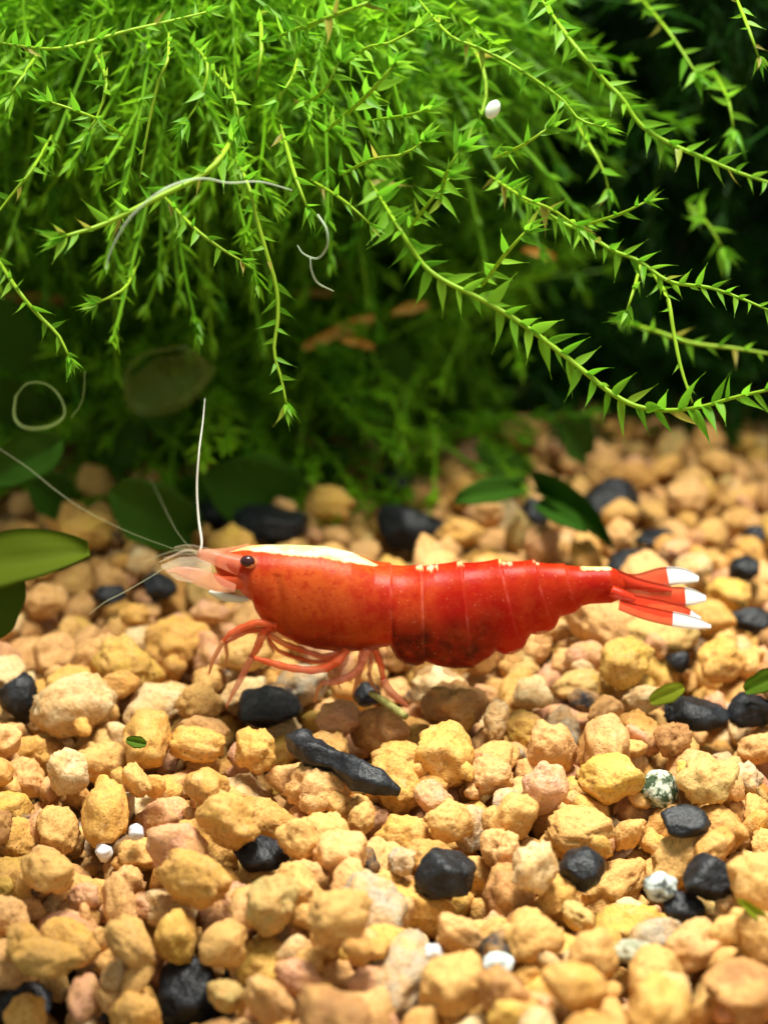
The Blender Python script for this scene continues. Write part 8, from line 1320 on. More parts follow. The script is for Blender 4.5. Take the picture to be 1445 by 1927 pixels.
    V = np.array(V)
    # closed ends
    V = np.vstack([V, V[:NT].mean(0)[None], V[-NT:].mean(0)[None]]); c0 = len(V) - 2
    for k in range(0, NT, 2):
        Fq.append((c0, (k + 2) % NT, k + 1, k)); b0 = (n - 1) * NT
        Fq.append((c0 + 1, b0 + k, b0 + k + 1, b0 + (k + 2) % NT))
    me = mesh_np('body', V - np.array(shrimp_at), Fq)
    MK += [MK[0], MK[-1]]; ZN += [0, 1]
    set_color(me, 'mark', MK)
    zz = me.attributes.new('zone', 'FLOAT', 'POINT'); zz.data.foreach_set('value', np.array(ZN, np.float32))
    link('body', me, M_SHELL, shrimp)
build_body()

def clear_mat(name, col, alpha, rough=.3, spec=.35, sss=0.0):
    return plain(name, col, rough, spec, alpha, sss)
M_LEG = clear_mat('leg_red', (.67, .10, .03, 1), .68, .35, .15)
M_LEGPINK = clear_mat('leg_pink', (.72, .24, .14, 1), .56, .35, .2)
M_LEGPALE = clear_mat('leg_pale', (.62, .26, .10, 1), .75, .4, .15)
M_CLEAR = clear_mat('clear_blade', (.80, .68, .50, 1), .17, .3, .2)
M_PINKCLEAR = clear_mat('pink_blade', (.76, .30, .18, 1), .30, .3, .2)
M_WHISKER = clear_mat('whisker', (.80, .80, .70, 1), .7, .4, .15)
M_WHISKERF = clear_mat('whisker_faint', (.50, .52, .30, 1), .13)
M_FINRED = clear_mat('tail_red', (.60, .04, .013, 1), .66, .3, .2)
M_FINWHITE = leaf_mat('tail_white', (.90, .91, .90, 1), (.90, .91, .90, 1), .4, .5, False, .2)
M_EYE = plain('eye', (.040, .011, .014, 1), .25, .35)
M_EYESTALK = clear_mat('eye_stalk', (.72, .25, .10, 1), .9)
so = np.array(shrimp_at)
def L3(pts, y0=0.0):
    """list of (u, v[, y]) -> world"""
    return [tuple(P(p[0], p[1], p[2] if len(p) > 2 else y0)) for p in pts]
def stub(name, pts, rad_px, m, y0=0.0, n=26, flat=1.0, ns=9, parent=None, jointed=False):
    r = [q / 394.0 for q in rad_px]
    if jointed:                         # straight joints with short bends between them
        q = np.array(L3(pts, y0)); L_ = np.concatenate([[0], np.cumsum(np.linalg.norm(np.diff(q, axis=0), axis=1))])
        s_ = np.linspace(0, L_[-1], n); q = np.stack([np.interp(s_, L_, q[:, k]) for k in range(3)], 1)
        for _ in range(3): q[1:-1] = .25 * q[:-2] + .5 * q[1:-1] + .25 * q[2:]
        V, Fq = tube_arrays(q, r, ns, flat)
        return link(name, mesh_np(name, V - so, Fq), m, parent or shrimp)
    return tube(name, L3(pts, y0), r, m, parent or shrimp, n, ns, flat, origin=so)

# eyes on short stalks
def eye(y, near):
    c = P(466, 1056, y)
    V = []
    bm = bmesh.new(); bmesh.ops.create_uvsphere(bm, u_segments=28, v_segments=18, radius=1)
    for v in bm.verts:
        v.co = Vector((v.co.x * 13.5 / 394, v.co.y * 10 / 394, v.co.z * 10.5 / 394)) + (c - shrimp_at)
    e = link('eye', bm_mesh('eye', bm), M_EYE, shrimp)
    sgn = -1 if near else 1
    stub('eye_stalk', [(478, 1062, y - sgn * .05), (472, 1059, y - sgn * .02), (466, 1057, y + .002 * sgn)], [11, 12, 11], M_EYESTALK, n=8, parent=shrimp)
eye(-.126, True); eye(.126, False)

def blade(name, outline_mid, half, m, y0, tilt=0.0, thick=.012, parent=None, n=30, white_from=None, k_=.5):
    """a flat pointed blade: mid line in (u, v) and half widths in pixels; optional white end as its own faces"""
    mid = spline([(p[0], p[1]) for p in outline_mid], n)
    hw = np.interp(np.linspace(0, 1, n), np.linspace(0, 1, len(half)), half) * (.88 if name == 'tail_blade' else 1)
    tang = np.gradient(mid, axis=0); tang /= np.linalg.norm(tang, axis=1)[:, None]
    V, W = [], 7
    for i in range(n):
        nx_, nv = -tang[i][1], tang[i][0]
        for side in (0, 1):
            for j in range(W):
                q = -1 + 2 * j / (W - 1)
                ridge = (1 - q * q) ** .6
                yy = y0 + tilt * q * hw[i] / 394 + (-1 if side == 0 else 1) * (.2 + .8 * ridge) * thick
                p = P(mid[i][0] + nx_ * q * hw[i], mid[i][1] + nv * q * hw[i], 0)
                V.append((p.x - so[0], yy - so[1], p.z - so[2]))
    Fq, mi = [], []
    S = 2 * W
    for i in range(n - 1):
        wh = 1 if white_from is not None and i / (n - 1) >= white_from else 0
        for side in (0, 1):
            for j in range(W - 1):
                a = i * S + side * W + j
                f = (a, a + 1, a + S + 1, a + S)
                Fq.append(f if side == 0 else f[::-1]); mi.append(wh)
        for j in (0, W - 1):
            a = i * S + j
            Fq.append((a, a + W, a + W + S, a + S)); mi.append(wh)
    me = mesh_np(name, V, Fq)
    me.materials.append(m)
    o = link(name, me, None, parent or shrimp)
    if white_from is not None:
        me.materials.append(M_FINWHITE)
        me.polygons.foreach_set('material_index', np.array(mi, np.int32)[:len(me.polygons)])
    return o
# head appendages
blade('rostrum', [(470, 1032), (440, 1036), (412, 1037), (384, 1036)], [9, 7, 4.5, 1], M_PINKCLEAR, 0, thick=.02)
for y, s in ((-.10, 1), (.10, -1)):
    stub('antennule_stalk', [(452, 1064, y), (425, 1056, y), (398, 1047, y), (374, 1041, y * .9)], [19, 16, 13, 8], M_PINKCLEAR, n=20)
    blade('antennal_scale', [(448, 1084), (415, 1076), (380, 1062), (345, 1052), (322, 1052)], [6, 12, 13, 9, 1], M_PINKCLEAR if s == 1 else M_CLEAR, y - .05 * s, tilt=.5 * s, thick=.008)
    blade('antennal_scale', [(400, 1062), (370, 1064), (338, 1062), (306, 1058)], [8, 20, 17, 2], M_CLEAR, y * .3 - .02 * s, tilt=.6 * s, thick=.005)
    stub('mouthpart', [(462, 1092, y), (440, 1096, y), (418, 1092, y), (404, 1080, y)], [14, 13, 9, 3], M_LEG, n=16)
blade('mandible_palp', [(470, 1118), (444, 1117), (418, 1112), (396, 1104)], [4, 7, 8, 3], clear_mat('pale_palp', (.62, .68, .56, 1), .8), -.06, thick=.012)
stub('antenna', [(376, 1040, -.08), (380, 1020, -.06), (374, 975, 0), (371, 915, .05), (375, 850, .1), (382, 795, .2), (386, 750, .3)], [2.4, 2.4, 2.1, 2.0, 1.6, 1.2, .6], M_WHISKER, n=50, ns=7)
stub('antenna', [(372, 1044, .06), (340, 1010, .3), (318, 972, .7), (300, 935, 1.2), (282, 900, 1.8)], [1.0, 1.1, 1.1, 1.0, .7], M_WHISKERF, n=40, ns=7)
stub('antenna', [(372, 1046, .05), (325, 1032, .15), (240, 1000, .3), (160, 960, .5), (105, 922, .6), (50, 878, .7), (-10, 838, .8)], [.9, .9, 1.0, 1.2, 1.6, 1.3, 1.0], M_WHISKERF, n=50, ns=7)
stub('antenna', [(380, 1056, -.1), (345, 1058, -.14), (312, 1068, -.2), (285, 1085, -.25), (235, 1114, -.32), (200, 1132, -.36), (168, 1156, -.4)], [1.0, 1.0, 1.1, 1.3, 1.6, 1.5, .8], M_WHISKERF, n=50, ns=7)
stub('antennule', [(376, 1040, -.05), (350, 1036, -.08), (322, 1048, -.1), (300, 1058, -.12)], [3, 2.6, 2.2, 1], M_CLEAR, n=24, ns=6)
stub('antennule', [(376, 1038, .05), (345, 1034, .08), (310, 1042, .1), (262, 1062, .12)], [2.6, 2.2, 1.8, .8], M_WHISKERF, n=24, ns=6)
# legs: thick red upper joints, thin pale ends; knots at the joints
def leg(name, upper, lower, ru, rl, y, mu=None, ml=None):
    ru = [q * .80 * k for q in ru for k in (1.12, .92, .98)]
    a = stub(name, [(p[0], p[1], y + (p[2] if len(p) > 2 else 0)) for p in upper], ru, mu or M_LEG, n=46, jointed=True)
    if lower:
        lo = [(p[0], p[1], y + (p[2] if len(p) > 2 else 0)) for p in lower]
        stub('lower_joint', lo, rl, ml or M_LEGPALE, n=26, parent=shrimp, jointed=True)
    return a
leg('front_leg', [(520, 1176, .02), (484, 1171), (456, 1181), (432, 1194), (419, 1208)], [(420, 1206), (412, 1222), (400, 1243), (394, 1268)], [8, 8, 8.5, 8, 5], [4.5, 4.5, 4, 2], -.16)
leg('front_leg', [(520, 1186, .02), (486, 1184), (462, 1189), (440, 1201), (424, 1211)], [(424, 1210), (428, 1232, .02), (424, 1256, .03)], [6, 6.5, 6.5, 6, 4], [4, 3.5, 1.5], .02)
leg('walking_leg', [(512, 1180), (497, 1186), (490, 1204), (483, 1222), (474, 1236)], [(474, 1236), (464, 1256), (453, 1278), (440, 1302), (426, 1330)], [7, 8, 10, 9, 7], [7, 6.5, 6, 4, 2], -.12, None, M_LEGPINK)
leg('walking_leg', [(652, 1222, .03), (640, 1242), (618, 1256), (587, 1262), (545, 1257), (506, 1246), (478, 1238)], None, [9, 10, 9.5, 8.5, 8.5, 8, 6], None, -.18)
leg('walking_leg', [(640, 1222), (627, 1233), (606, 1236), (574, 1225), (538, 1213), (502, 1193)], None, [7, 7, 6.5, 7.5, 7.5, 6], None, -.05)
leg('walking_leg', [(642, 1225), (622, 1243), (593, 1246), (552, 1236), (522, 1224), (506, 1202)], None, [5, 5, 4.5, 5, 5, 4], None, .06)
leg('walking_leg', [(560, 1204), (538, 1199), (515, 1192), (500, 1190)], [(500, 1190), (508, 1212), (516, 1228)], [5, 5.5, 5, 4], [4, 4, 2], .10, M_LEGPINK)
leg('walking_leg', [(690, 1222), (684, 1242), (676, 1258), (660, 1273), (630, 1283), (606, 1285)], [(607, 1284), (598, 1298), (592, 1322)], [9, 9, 9.5, 9, 9, 6], [5, 4, 2], -.15, M_LEGPINK)
leg('walking_leg', [(682, 1222), (681, 1240), (677, 1262)], [(677, 1262), (672, 1282), (664, 1306)], [9, 9, 7], [6, 4.5, 2], -.05)
leg('walking_leg', [(706, 1222), (716, 1250), (721, 1277)], [(721, 1277), (731, 1298), (748, 1314), (768, 1330)], [8, 8, 6.5], [7, 8, 7, 3], -.14, None, M_LEGPINK)
leg('walking_leg', [(696, 1222), (698, 1246), (694, 1268)], [(694, 1268), (700, 1288), (712, 1302)], [6, 6, 5], [4.5, 4, 2], .08, M_LEGPINK)
leg('walking_leg', [(654, 1226), (650, 1246), (640, 1262)], [(640, 1262), (634, 1276, .02), (640, 1296)], [6, 6, 4], [3.5, 3, 1.5], .10, M_LEGPINK)
# swimmerets: clear flaps in a row under the abdomen
M_SWIM = clear_mat('swimmeret', (.80, .50, .20, 1), .30, .4, .1)
for (u0, v0, u1, v1, r) in ((742, 1222, 748, 1256, 15), (790, 1238, 800, 1263, 18), (850, 1240, 862, 1266, 19), (905, 1236, 926, 1252, 17), (955, 1222, 985, 1232, 15), (1005, 1190, 1036, 1200, 12)):
    for y in (-.07, .07):
        blade('swimmeret', [(u0, v0 - 8), ((u0 + u1) / 2, (v0 + v1) / 2 - 8), (u1, v1 - 6)], [r * 1.2, r * 1.3, r * .5], M_SWIM, y, thick=.010, n=10)
# tail fan: telson and four blades, the ends white
blade('telson', [(1160, 1085), (1190, 1096), (1225, 1104), (1262, 1108)], [13, 11, 9, 4], M_FINRED, 0, thick=.03)
blade('tail_blade', [(1165, 1096), (1205, 1104), (1250, 1096), (1285, 1094), (1318, 1100)], [7, 10, 13, 15, 16, 15, 12, 5], M_FINRED, .07, tilt=-.75, thick=.010, white_from=.62)
blade('tail_blade', [(1165, 1110), (1210, 1116), (1255, 1118), (1300, 1120), (1326, 1123)], [8, 11, 13, 14, 15, 16, 13, 5], M_FINRED, -.02, tilt=-.75, thick=.010, white_from=.75)
blade('tail_blade', [(1158, 1118), (1200, 1131), (1242, 1141), (1285, 1149), (1328, 1158)], [8, 10, 11.5, 12, 12, 11.5, 9, 3], M_FINRED, -.13, tilt=-.75, thick=.010, white_from=.58)
blade('tail_blade', [(1165, 1112), (1205, 1124), (1250, 1134), (1285, 1140), (1312, 1150)], [10, 12, 14, 11, 2], M_FINRED, -.08, tilt=-.75, thick=.010, white_from=.86)
stub('tail_blade_stalk', [(1150, 1112, -.08), (1172, 1120, -.10), (1195, 1128, -.11)], [11, 10, 5], M_FINRED, n=12)
stub('tail_blade_stalk', [(1155, 1092, .05), (1180, 1100, .06), (1205, 1106, .06)], [11, 9, 4], M_FINRED, n=12)

# ------------------------------------------------------------------ moss: named sprigs with each leaf a part
def leaf_mesh(k):
    rnd = random.Random(40 + k)
    n = 7; V, Fq = [], []
    bend = rnd.uniform(-.3, .3); curl = rnd.uniform(.05, .5)
    for i in range(n):
        t = i / (n - 1)
        hw = .115 * (math.sin(math.pi * min(1, t * 1.06 + .10) ** .62) ** 1.0) * (1 - t) ** .28 if t < 1 else .003
        hw = max(.003, hw) * (1 if t < .75 else 1 - (t - .75) * 2.4)
        hw = max(.004, hw)
        cy = bend * t * t; cz = curl * t * t * .5
        V += [(t, cy - hw, cz + .35 * hw), (t, cy, cz), (t, cy + hw, cz + .35 * hw)]
    for i in range(n - 1):
        a = i * 3
        Fq += [(a, a + 1, a + 4, a + 3), (a + 1, a + 2, a + 5, a + 4)]
    me = mesh_np('leaf', V, Fq); me.materials.append(M_LEAF)
    return me
LEAFM = [leaf_mesh(k) for k in range(6)]
MR = random.Random(12)
GROUP = 'moss sprigs hanging in front of the moss bush'
def sprig(pts, y0, y1, leaf, gap, label, stem=1.0, tip=True, spread=55):
    leaf *= .88; gap *= .82; stem *= .85
    """pts in pixels, depth from y0 to y1; leaf length and gap in pixels"""
    n_ = len(pts)
    W3 = [tuple(P(u, v, y0 + (y1 - y0) * i / (n_ - 1) + (.45 if i == 0 and n_ > 2 else 0))) for i, (u, v) in enumerate(pts)]
    base = Vector(W3[0])
    root = empty('moss_sprig', base, label, 'moss', GROUP)
    px_len = sum(math.hypot(pts[i + 1][0] - pts[i][0], pts[i + 1][1] - pts[i][1]) for i in range(n_ - 1))
    m_ = max(10, int(px_len / 14))
    path = spline(W3, m_)
    V, Fq = tube_arrays(path, [.004, .0085 * stem, .0095 * stem, .009 * stem, .005 * stem], 7)
    link('stem', mesh_np('stem', V - np.array(base), Fq), M_STEM, root)
    cnt = max(4, int(px_len / gap))
    sc_ = (base - CAM).dot(_F) / FPX
    tan = np.gradient(path, axis=0)
    def put(pos, d, up, ln):
        d = d.normalized(); z = up - d * up.dot(d)
        z = z.normalized() if z.length > 1e-4 else d.orthogonal().normalized()
        yv = z.cross(d)
        o = link('leaf', MR.choice(LEAFM)); o.parent = root
        o.matrix_local = Matrix.Translation(pos - base) @ Matrix((d, yv, z)).transposed().to_4x4() @ Matrix.Diagonal((ln, ln * MR.uniform(.85, 1.3), ln, 1))
    for i in range(cnt):
        f = (i + MR.uniform(.2, .8)) / cnt * (m_ - 1)
        a = int(f); q = f - a; b_ = min(a + 1, m_ - 1)
        pos = Vector(path[a] * (1 - q) + path[b_] * q); T = Vector(tan[a]).normalized()
        side = Vector((0, 1, 0)).cross(T).normalized() * (1 if i % 2 else -1)
        back = T.cross(side)
        roll = MR.gauss(0, .55)
        sd = side * math.cos(roll) + back * math.sin(roll)
        ang = math.radians(spread + MR.uniform(-16, 16))
        ln = leaf * sc_ * MR.uniform(.72, 1.15) * (1 if i < cnt * .85 else .8)
        put(pos, T * math.cos(ang) + sd * math.sin(ang), Vector((MR.gauss(0, .5), -1, MR.gauss(.3, .5))), ln)
    if tip:
        pos = Vector(path[-1]); T = Vector(tan[-1]).normalized(); e = T.orthogonal().normalized()
        for k in range(7):
            sd = Quaternion(T, k * 2.4) @ e
            ang = math.radians(12 + k * 7)
            put(pos - T * .002 * k, T * math.cos(ang) + sd * math.sin(ang), Vector((MR.gauss(0, .5), -1, MR.gauss(.2, .5))), leaf * sc_ * MR.uniform(.75, 1.05))
    return root
SPR = [
 ([(1005, -20), (1080, 85), (1135, 150), (1170, 185), (1205, 235), (1260, 270), (1330, 300), (1390, 325), (1460, 348)], .1, -.3, 66, 17, 'long sharp moss sprig sloping down from the top edge over the black gap', 1.25, False),
 ([(690, 330), (745, 420), (790, 490), (830, 525), (890, 555), (935, 580), (990, 615), (1050, 660), (1100, 700), (1150, 740), (1200, 765), (1260, 772), (1320, 765), (1380, 748), (1460, 730)], .7, -.35, 84, 17, 'longest moss sprig sagging in an arc above the tail of the shrimp', 1.5, False, 62),
 ([(780, -10), (845, 65), (900, 90), (960, 120), (1020, 160), (1060, 190), (1090, 225), (1138, 240)], .6, .3, 46, 14, 'thin moss sprig with a bright tip just below the black gap sprig'),
 ([(950, 360), (1010, 390), (1060, 420), (1105, 440), (1150, 470), (1200, 490), (1260, 530), (1330, 540), (1390, 560), (1460, 590)], .8, .0, 56, 14, 'sinuous moss sprig running to the frame edge midway up', 1.1, False),
 ([(1205, 495), (1192, 545), (1176, 592)], .4, .3, 50, 22, 'short moss side shoot hanging with a forked pale tip', 1.0),
 ([(1228, 515), (1255, 560), (1266, 620), (1280, 690), (1302, 758)], .3, -.1, 36, 34, 'bare moss stem dropping onto the sagging arc sprig', 1.2, False),
 ([(905, 540), (945, 485), (992, 432)], .2, .0, 62, 19, 'upright moss shoot with a plump bud tip above the arc sprig', 1.2),
 ([(1085, 428), (1160, 405), (1218, 378)], .6, .4, 44, 18, 'moss shoot pointing up towards the black gap'),
 ([(925, 300), (985, 272), (1032, 240)], .3, .2, 58, 18, 'star-tipped moss shoot beside the white speck'),
 ([(1380, -15), (1408, 55), (1428, 112)], .2, .1, 44, 22, 'moss shoot hanging in the top corner over the dark'),
 ([(1195, -15), (1250, 50), (1285, 100), (1310, 140)], 2.0, 1.6, 60, 18, 'blurred moss sprig deep behind the black gap sprig'),
 ([(1150, 600), (1230, 622), (1300, 645), (1380, 655), (1460, 668)], 1.6, 1.3, 46, 20, 'blurred moss sprig behind the bare dropping stem', 1.2, False),
 ([(870, 60), (905, 120), (915, 175), (900, 230)], 1.6, 1.2, 56, 15, 'blurred moss sprig behind the white speck'),
 ([(1080, 225), (1110, 275), (1135, 320), (1145, 360)], 1.3, 1.1, 52, 15, 'dim moss sprig hanging in the black gap'),
 ([(-15, 78), (90, 92), (160, 80), (240, 58), (310, 42), (400, 20)], .4, .8, 50, 13, 'moss sprig lying level near the top corner'),
 ([(78, 92), (45, 140), (18, 180)], .3, .1, 60, 17, 'pale moss side shoot ending in a bright star at the frame edge'),
 ([(318, 60), (316, 110), (300, 150), (285, 210), (272, 280), (264, 335)], .3, .2, 40, 22, 'thin kinked moss stem hanging straight with few leaves', .9, False),
 ([(98, 255), (60, 320), (20, 370), (-15, 415)], .5, .3, 46, 20, 'moss stem curving to the frame edge below the bright star'),
 ([(452, 225), (420, 290), (380, 330), (300, 370), (200, 420), (118, 446)], .2, -.35, 66, 18, 'bright drooping moss sprig with a white filament lying along it', 1.6),
 ([(440, 290), (466, 345), (480, 400), (500, 470), (520, 540), (523, 600), (516, 660), (530, 715), (540, 765)], .5, .1, 52, 20, 'longest hanging moss sprig ending in a bright leafy star', 1.2),
 ([(528, 235), (555, 330), (580, 395)], .3, .1, 54, 18, 'moss shoot hanging above the curled white thread', 1.3),
 ([(585, 338), (650, 380), (700, 425)], .4, .2, 46, 20, 'moss shoot slanting out past the curled white thread'),
 ([(-15, 470), (30, 540), (70, 590), (110, 630), (132, 675)], .4, .2, 52, 20, 'moss sprig hanging low at the frame edge over dark leaves', 1.2),
 ([(258, 500), (232, 545), (178, 572)], .5, .4, 46, 20, 'small curved moss shoot below the thin kinked stem'),
 ([(300, 360), (365, 428), (420, 470), (458, 492)], .5, .3, 50, 17, 'moss shoot with a leafy tip under the drooping sprig'),
 ([(490, 20), (492, 90), (484, 150)], .4, .3, 46, 20, 'upright straight pale moss stem near the top edge', 1.4, False),
 ([(560, 110), (548, 150), (518, 192)], .3, .2, 50, 18, 'short bright moss shoot under the pale straight stem'),
 ([(610, 250), (690, 180), (742, 122)], .2, -.1, 66, 15, 'bright moss shoot rising towards the black gap', 1.3),
 ([(520, 70), (600, 40), (700, 2)], .2, .0, 70, 13, 'broadest bright moss shoot along the top edge', 1.4),
 ([(690, 228), (770, 216), (806, 204)], .1, .0, 58, 15, 'star-tipped moss shoot reaching level into the dark'),
 ([(828, 380), (838, 330), (868, 278)], .1, .0, 72, 14, 'bushy bright moss star in the middle of the bush', 1.2),
 ([(240, 260), (185, 225), (120, 200), (90, 190)], .5, .4, 54, 14, 'feathery moss shoot beside the bright frame edge star'),
 ([(640, 330), (700, 300), (760, 290), (800, 262)], .3, .2, 60, 14, 'leafy moss shoot leading up to the bushy star'),
 ([(770, 430), (800, 390), (850, 330)], .2, .2, 56, 16, 'moss shoot crossing under the bushy star'),
 ([(920, 330), (985, 372), (1040, 395), (1090, 430)], .5, .4, 56, 13, 'leafy moss shoot joining the sinuous sprig'),
 ([(400, 130), (440, 180), (450, 240)], .5, .3, 60, 15, 'moss shoot hanging above the drooping sprig'),
 ([(180, 100), (200, 150), (190, 205), (165, 250)], .6, .4, 56, 14, 'moss shoot hanging from the level sprig'),
 ([(360, 80), (390, 120), (380, 180), (350, 230)], .7, .5, 60, 14, 'moss shoot between the kinked stem and the pale straight stem'),
 ([(650, 120), (690, 90), (735, 80), (790, 50)], .5, .4, 58, 13, 'moss shoot beside the edge of the black gap'),
 ([(560, 200), (610, 170), (640, 110)], .3, .2, 64, 13, 'bright moss shoot standing behind the rising one'),
 ([(1290, 380), (1330, 420), (1360, 470)], 2.2, 2.0, 70, 16, 'blurred moss shoot deep in the dark near the frame edge'),
 ([(1340, 130), (1370, 190), (1380, 250)], 1.8, 1.6, 60, 15, 'blurred moss shoot under the corner shoot'),
]
for a in SPR: sprig(*a)

# ------------------------------------------------------------------ the moss bush behind: one mass nobody could count
def moss_mass(name, clumps, label, seed, mat=None):
    R = np.random.RandomState(seed)
    VV, FF, CC, nv = [], [], [], 0
    for (c, rad, count, ll, down, bright) in clumps:
        for _ in range(count):
            d = R.normal(size=3); d /= np.linalg.norm(d)
            st = np.array(c) + d * np.array(rad) * R.rand() ** .45
            if st[2] < .05: continue
            dirv = R.normal(size=3) * .9 + d * .6; dirv[2] -= down; dirv /= np.linalg.norm(dirv)
            curl = R.normal(size=3) * .5 + np.array([0, 0, -.5])
            Ln = R.uniform(.45, 1.15); m = 14
            t = np.linspace(0, 1, m)[:, None]
            path = st + dirv * t * Ln + curl * (t ** 2) * Ln * .5
            path[:, 2] = np.maximum(path[:, 2], -.02)
            tint = float(np.clip(R.normal(bright, .22), 0, 1))
            tan = np.gradient(path, axis=0); tan /= np.linalg.norm(tan, axis=1)[:, None] + 1e-9
            a = np.cross(tan, R.normal(size=3)); a /= np.linalg.norm(a, axis=1)[:, None] + 1e-9
            b = np.cross(tan, a)
            r = .009
            ring = np.stack([path + r * (a * math.cos(k) + b * math.sin(k)) for k in (0, 2.1, 4.2)], 1).reshape(-1, 3)
            VV.append(ring)
            i = np.arange(m - 1) * 3
            for k in range(3):
                k2 = (k + 1) % 3
                q = np.stack([i + k, i + k2, i + 3 + k2, i + 3 + k], 1) + nv
                FF.append(q)
            nv += len(ring); CC.append(np.full(len(ring), min(1, tint + .15)))
            nl = int(Ln / .030) + 8
            f = np.concatenate([np.sort(R.rand(nl - 8)), R.uniform(.95, 1, 8)]); pi = f * (m - 1); i0 = np.minimum(pi.astype(int), m - 2); q = (pi - i0)[:, None]
            pos = path[i0] * (1 - q) + path[i0 + 1] * q
            T = tan[i0]; ph = np.arange(nl) * 2.4 + R.rand(nl)
            sd = a[i0] * np.cos(ph)[:, None] + b[i0] * np.sin(ph)[:, None]
            ang = np.radians(R.uniform(35, 70, nl) * np.where(f > .95, .75, 1))[:, None]
            dl = T * np.cos(ang) + sd * np.sin(ang)
            ln = (ll * R.uniform(.6, 1.2, nl))[:, None]
            wv = np.cross(dl, T); wv /= np.linalg.norm(wv, axis=1)[:, None] + 1e-9
            nn = np.cross(wv, dl)
            tipp = pos + dl * ln + nn * ln * .18
            mid = pos + dl * ln * .36
            lv = np.stack([pos, mid + wv * ln * .115 + nn * ln * .04, tipp, mid - wv * ln * .115 + nn * ln * .04], 1).reshape(-1, 3)
            VV.append(lv)
            FF.append(np.arange(nl * 4).reshape(-1, 4) + nv)
            nv += len(lv); CC.append(np.full(len(lv), tint))
    me = mesh_np(name, np.vstack(VV), np.vstack(FF), False)
    at = me.attributes.new('tint', 'FLOAT', 'POINT'); at.data.foreach_set('value', np.concatenate(CC).astype(np.float32))
    return tag(link(name, me, mat or M_MASS), label, 'moss', kind='stuff')
moss_mass('moss', [
    ((-1.6, 3.4, 3.15), (1.8, 1.1, .95), 860, .115, .35, .65),
    ((-.15, 3.6, 2.95), (1.1, 1.0, .75), 320, .125, .35, .45),
    ((-1.0, 2.5, 3.35), (1.1, .6, .50), 240, .11, .35, .80),
    ((-1.1, 4.3, 1.2), (2.2, .7, 1.0), 420, .14, .1, .7),
    ((-1.0, 3.7, .45), (1.7, .35, .5), 230, .15, -.25, .8),
    ((-1.0, 1.7, 3.15), (1.3, .5, .60), 120, .11, .3, .9),
    ((-2.7, 3.4, 2.5), (1.3, 1.2, .9), 260, .13, .3, .35),
], 'bright green moss bush filling the upper corner above the shrimp', 3)
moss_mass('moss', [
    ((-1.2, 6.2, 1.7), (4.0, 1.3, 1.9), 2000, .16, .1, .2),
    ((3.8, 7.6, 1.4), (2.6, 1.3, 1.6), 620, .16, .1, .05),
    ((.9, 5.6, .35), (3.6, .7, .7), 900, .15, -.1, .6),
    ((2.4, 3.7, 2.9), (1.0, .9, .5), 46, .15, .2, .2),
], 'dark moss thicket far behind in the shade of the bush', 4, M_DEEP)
moss_mass('moss', [  # unseen moss canopy added overhead to keep light off the back
    ((.3, 8.6, 6.0), (7.5, 4.6, .9), 3400, .34, .0, .4),
    ((3.6, 5.0, 5.9), (3.2, 2.6, .6), 1700, .30, .0, .4),
], 'added roof of moss, unseen above the frame, shading the tank behind', 5, M_DEEP)

# ------------------------------------------------------------------ broad leaves among and behind the stones
def broad(name, stalk_px, tip_px, y, width_px, m, label, cup=.15, y_tip=None, lean=.2, grp=None, cat='leaf', blunt=.5):
    a = P(stalk_px[0], stalk_px[1], y); b = P(tip_px[0], tip_px[1], y if y_tip is None else y_tip)
    sc_ = (a - CAM).dot(_F) / FPX
    X = (b - a); L = X.length; X.normalize()
    nrm = Vector((0, -1, lean)); nrm = (nrm - X * nrm.dot(X)).normalized(); Y = nrm.cross(X)
    n, W = 22, 9; V, Fq = [], []
    hw = width_px * sc_ / 2
    for side in (0, 1):
        for i in range(n):
            t = i / (n - 1)
            pr = max(.02, math.sin(math.pi * (.04 + .92 * t) ** (1.0 if blunt < .6 else .8)) ** blunt)
            for j in range(W):
                q = -1 + 2 * j / (W - 1)
                wob = 1 + .05 * math.sin(7 * t + 3 * q) + .22 * noise.noise(Vector((t * 3.5, 2 if q > 0 else 5, stalk_px[0] * .13)))
                h = cup * L * (q * q * .5 - (t - .5) ** 2 * 1.2) + .02 * hw * math.sin(9 * t + 4 * q) - (.012 if abs(q) < .01 else 0)
                V.append(X * (t * L) + Y * (q * hw * pr * wob) + nrm * (h - side * .014))
    Wn = n * W
    for i in range(n - 1):
        for j in range(W - 1):
            a0 = i * W + j
            Fq += [(a0, a0 + 1, a0 + W + 1, a0 + W), (Wn + a0, Wn + a0 + W, Wn + a0 + W + 1, Wn + a0 + 1)]
        for j in (0, W - 1):
            a0 = i * W + j
            Fq.append((a0, a0 + W, Wn + a0 + W, Wn + a0))
    o = link(name, mesh_np(name, [v[:] for v in V], Fq), m); o.location = a
    tag(o, label, cat, grp)
    return o
EDGE = 'broad green leaves behind the gravel'
broad('green_leaf', (-120, 1075), (168, 1035), -1.1, 124, M_OLIVE, 'large blurred olive green leaf lying in from the frame edge over the gravel', .10, -1.0, 1.4, None, 'leaf', .6)
broad('green_leaf', (-45, 1215), (35, 1085), -1.1, 86, M_OLIVE, 'lower green leaf blade hanging under the large olive leaf', .1, -1.0, .8)
broad('green_leaf', (-20, 900), (112, 830), 1.6, 92, M_DARKLEAF, 'mid green rounded leaf at the frame edge above the olive leaf', .15, 1.5, .3)
broad('dark_leaf', (600, 985), (395, 900), 3.2, 150, M_DARKLEAF, 'broad dark green leaf behind the upright feeler', .15, 2.6, .5, EDGE)
broad('dark_leaf', (370, 1010), (215, 925), 2.4, 120, M_DARKLEAF, 'dark olive leaf behind the yellow blurred pebbles', .12, 2.0, .4, EDGE)
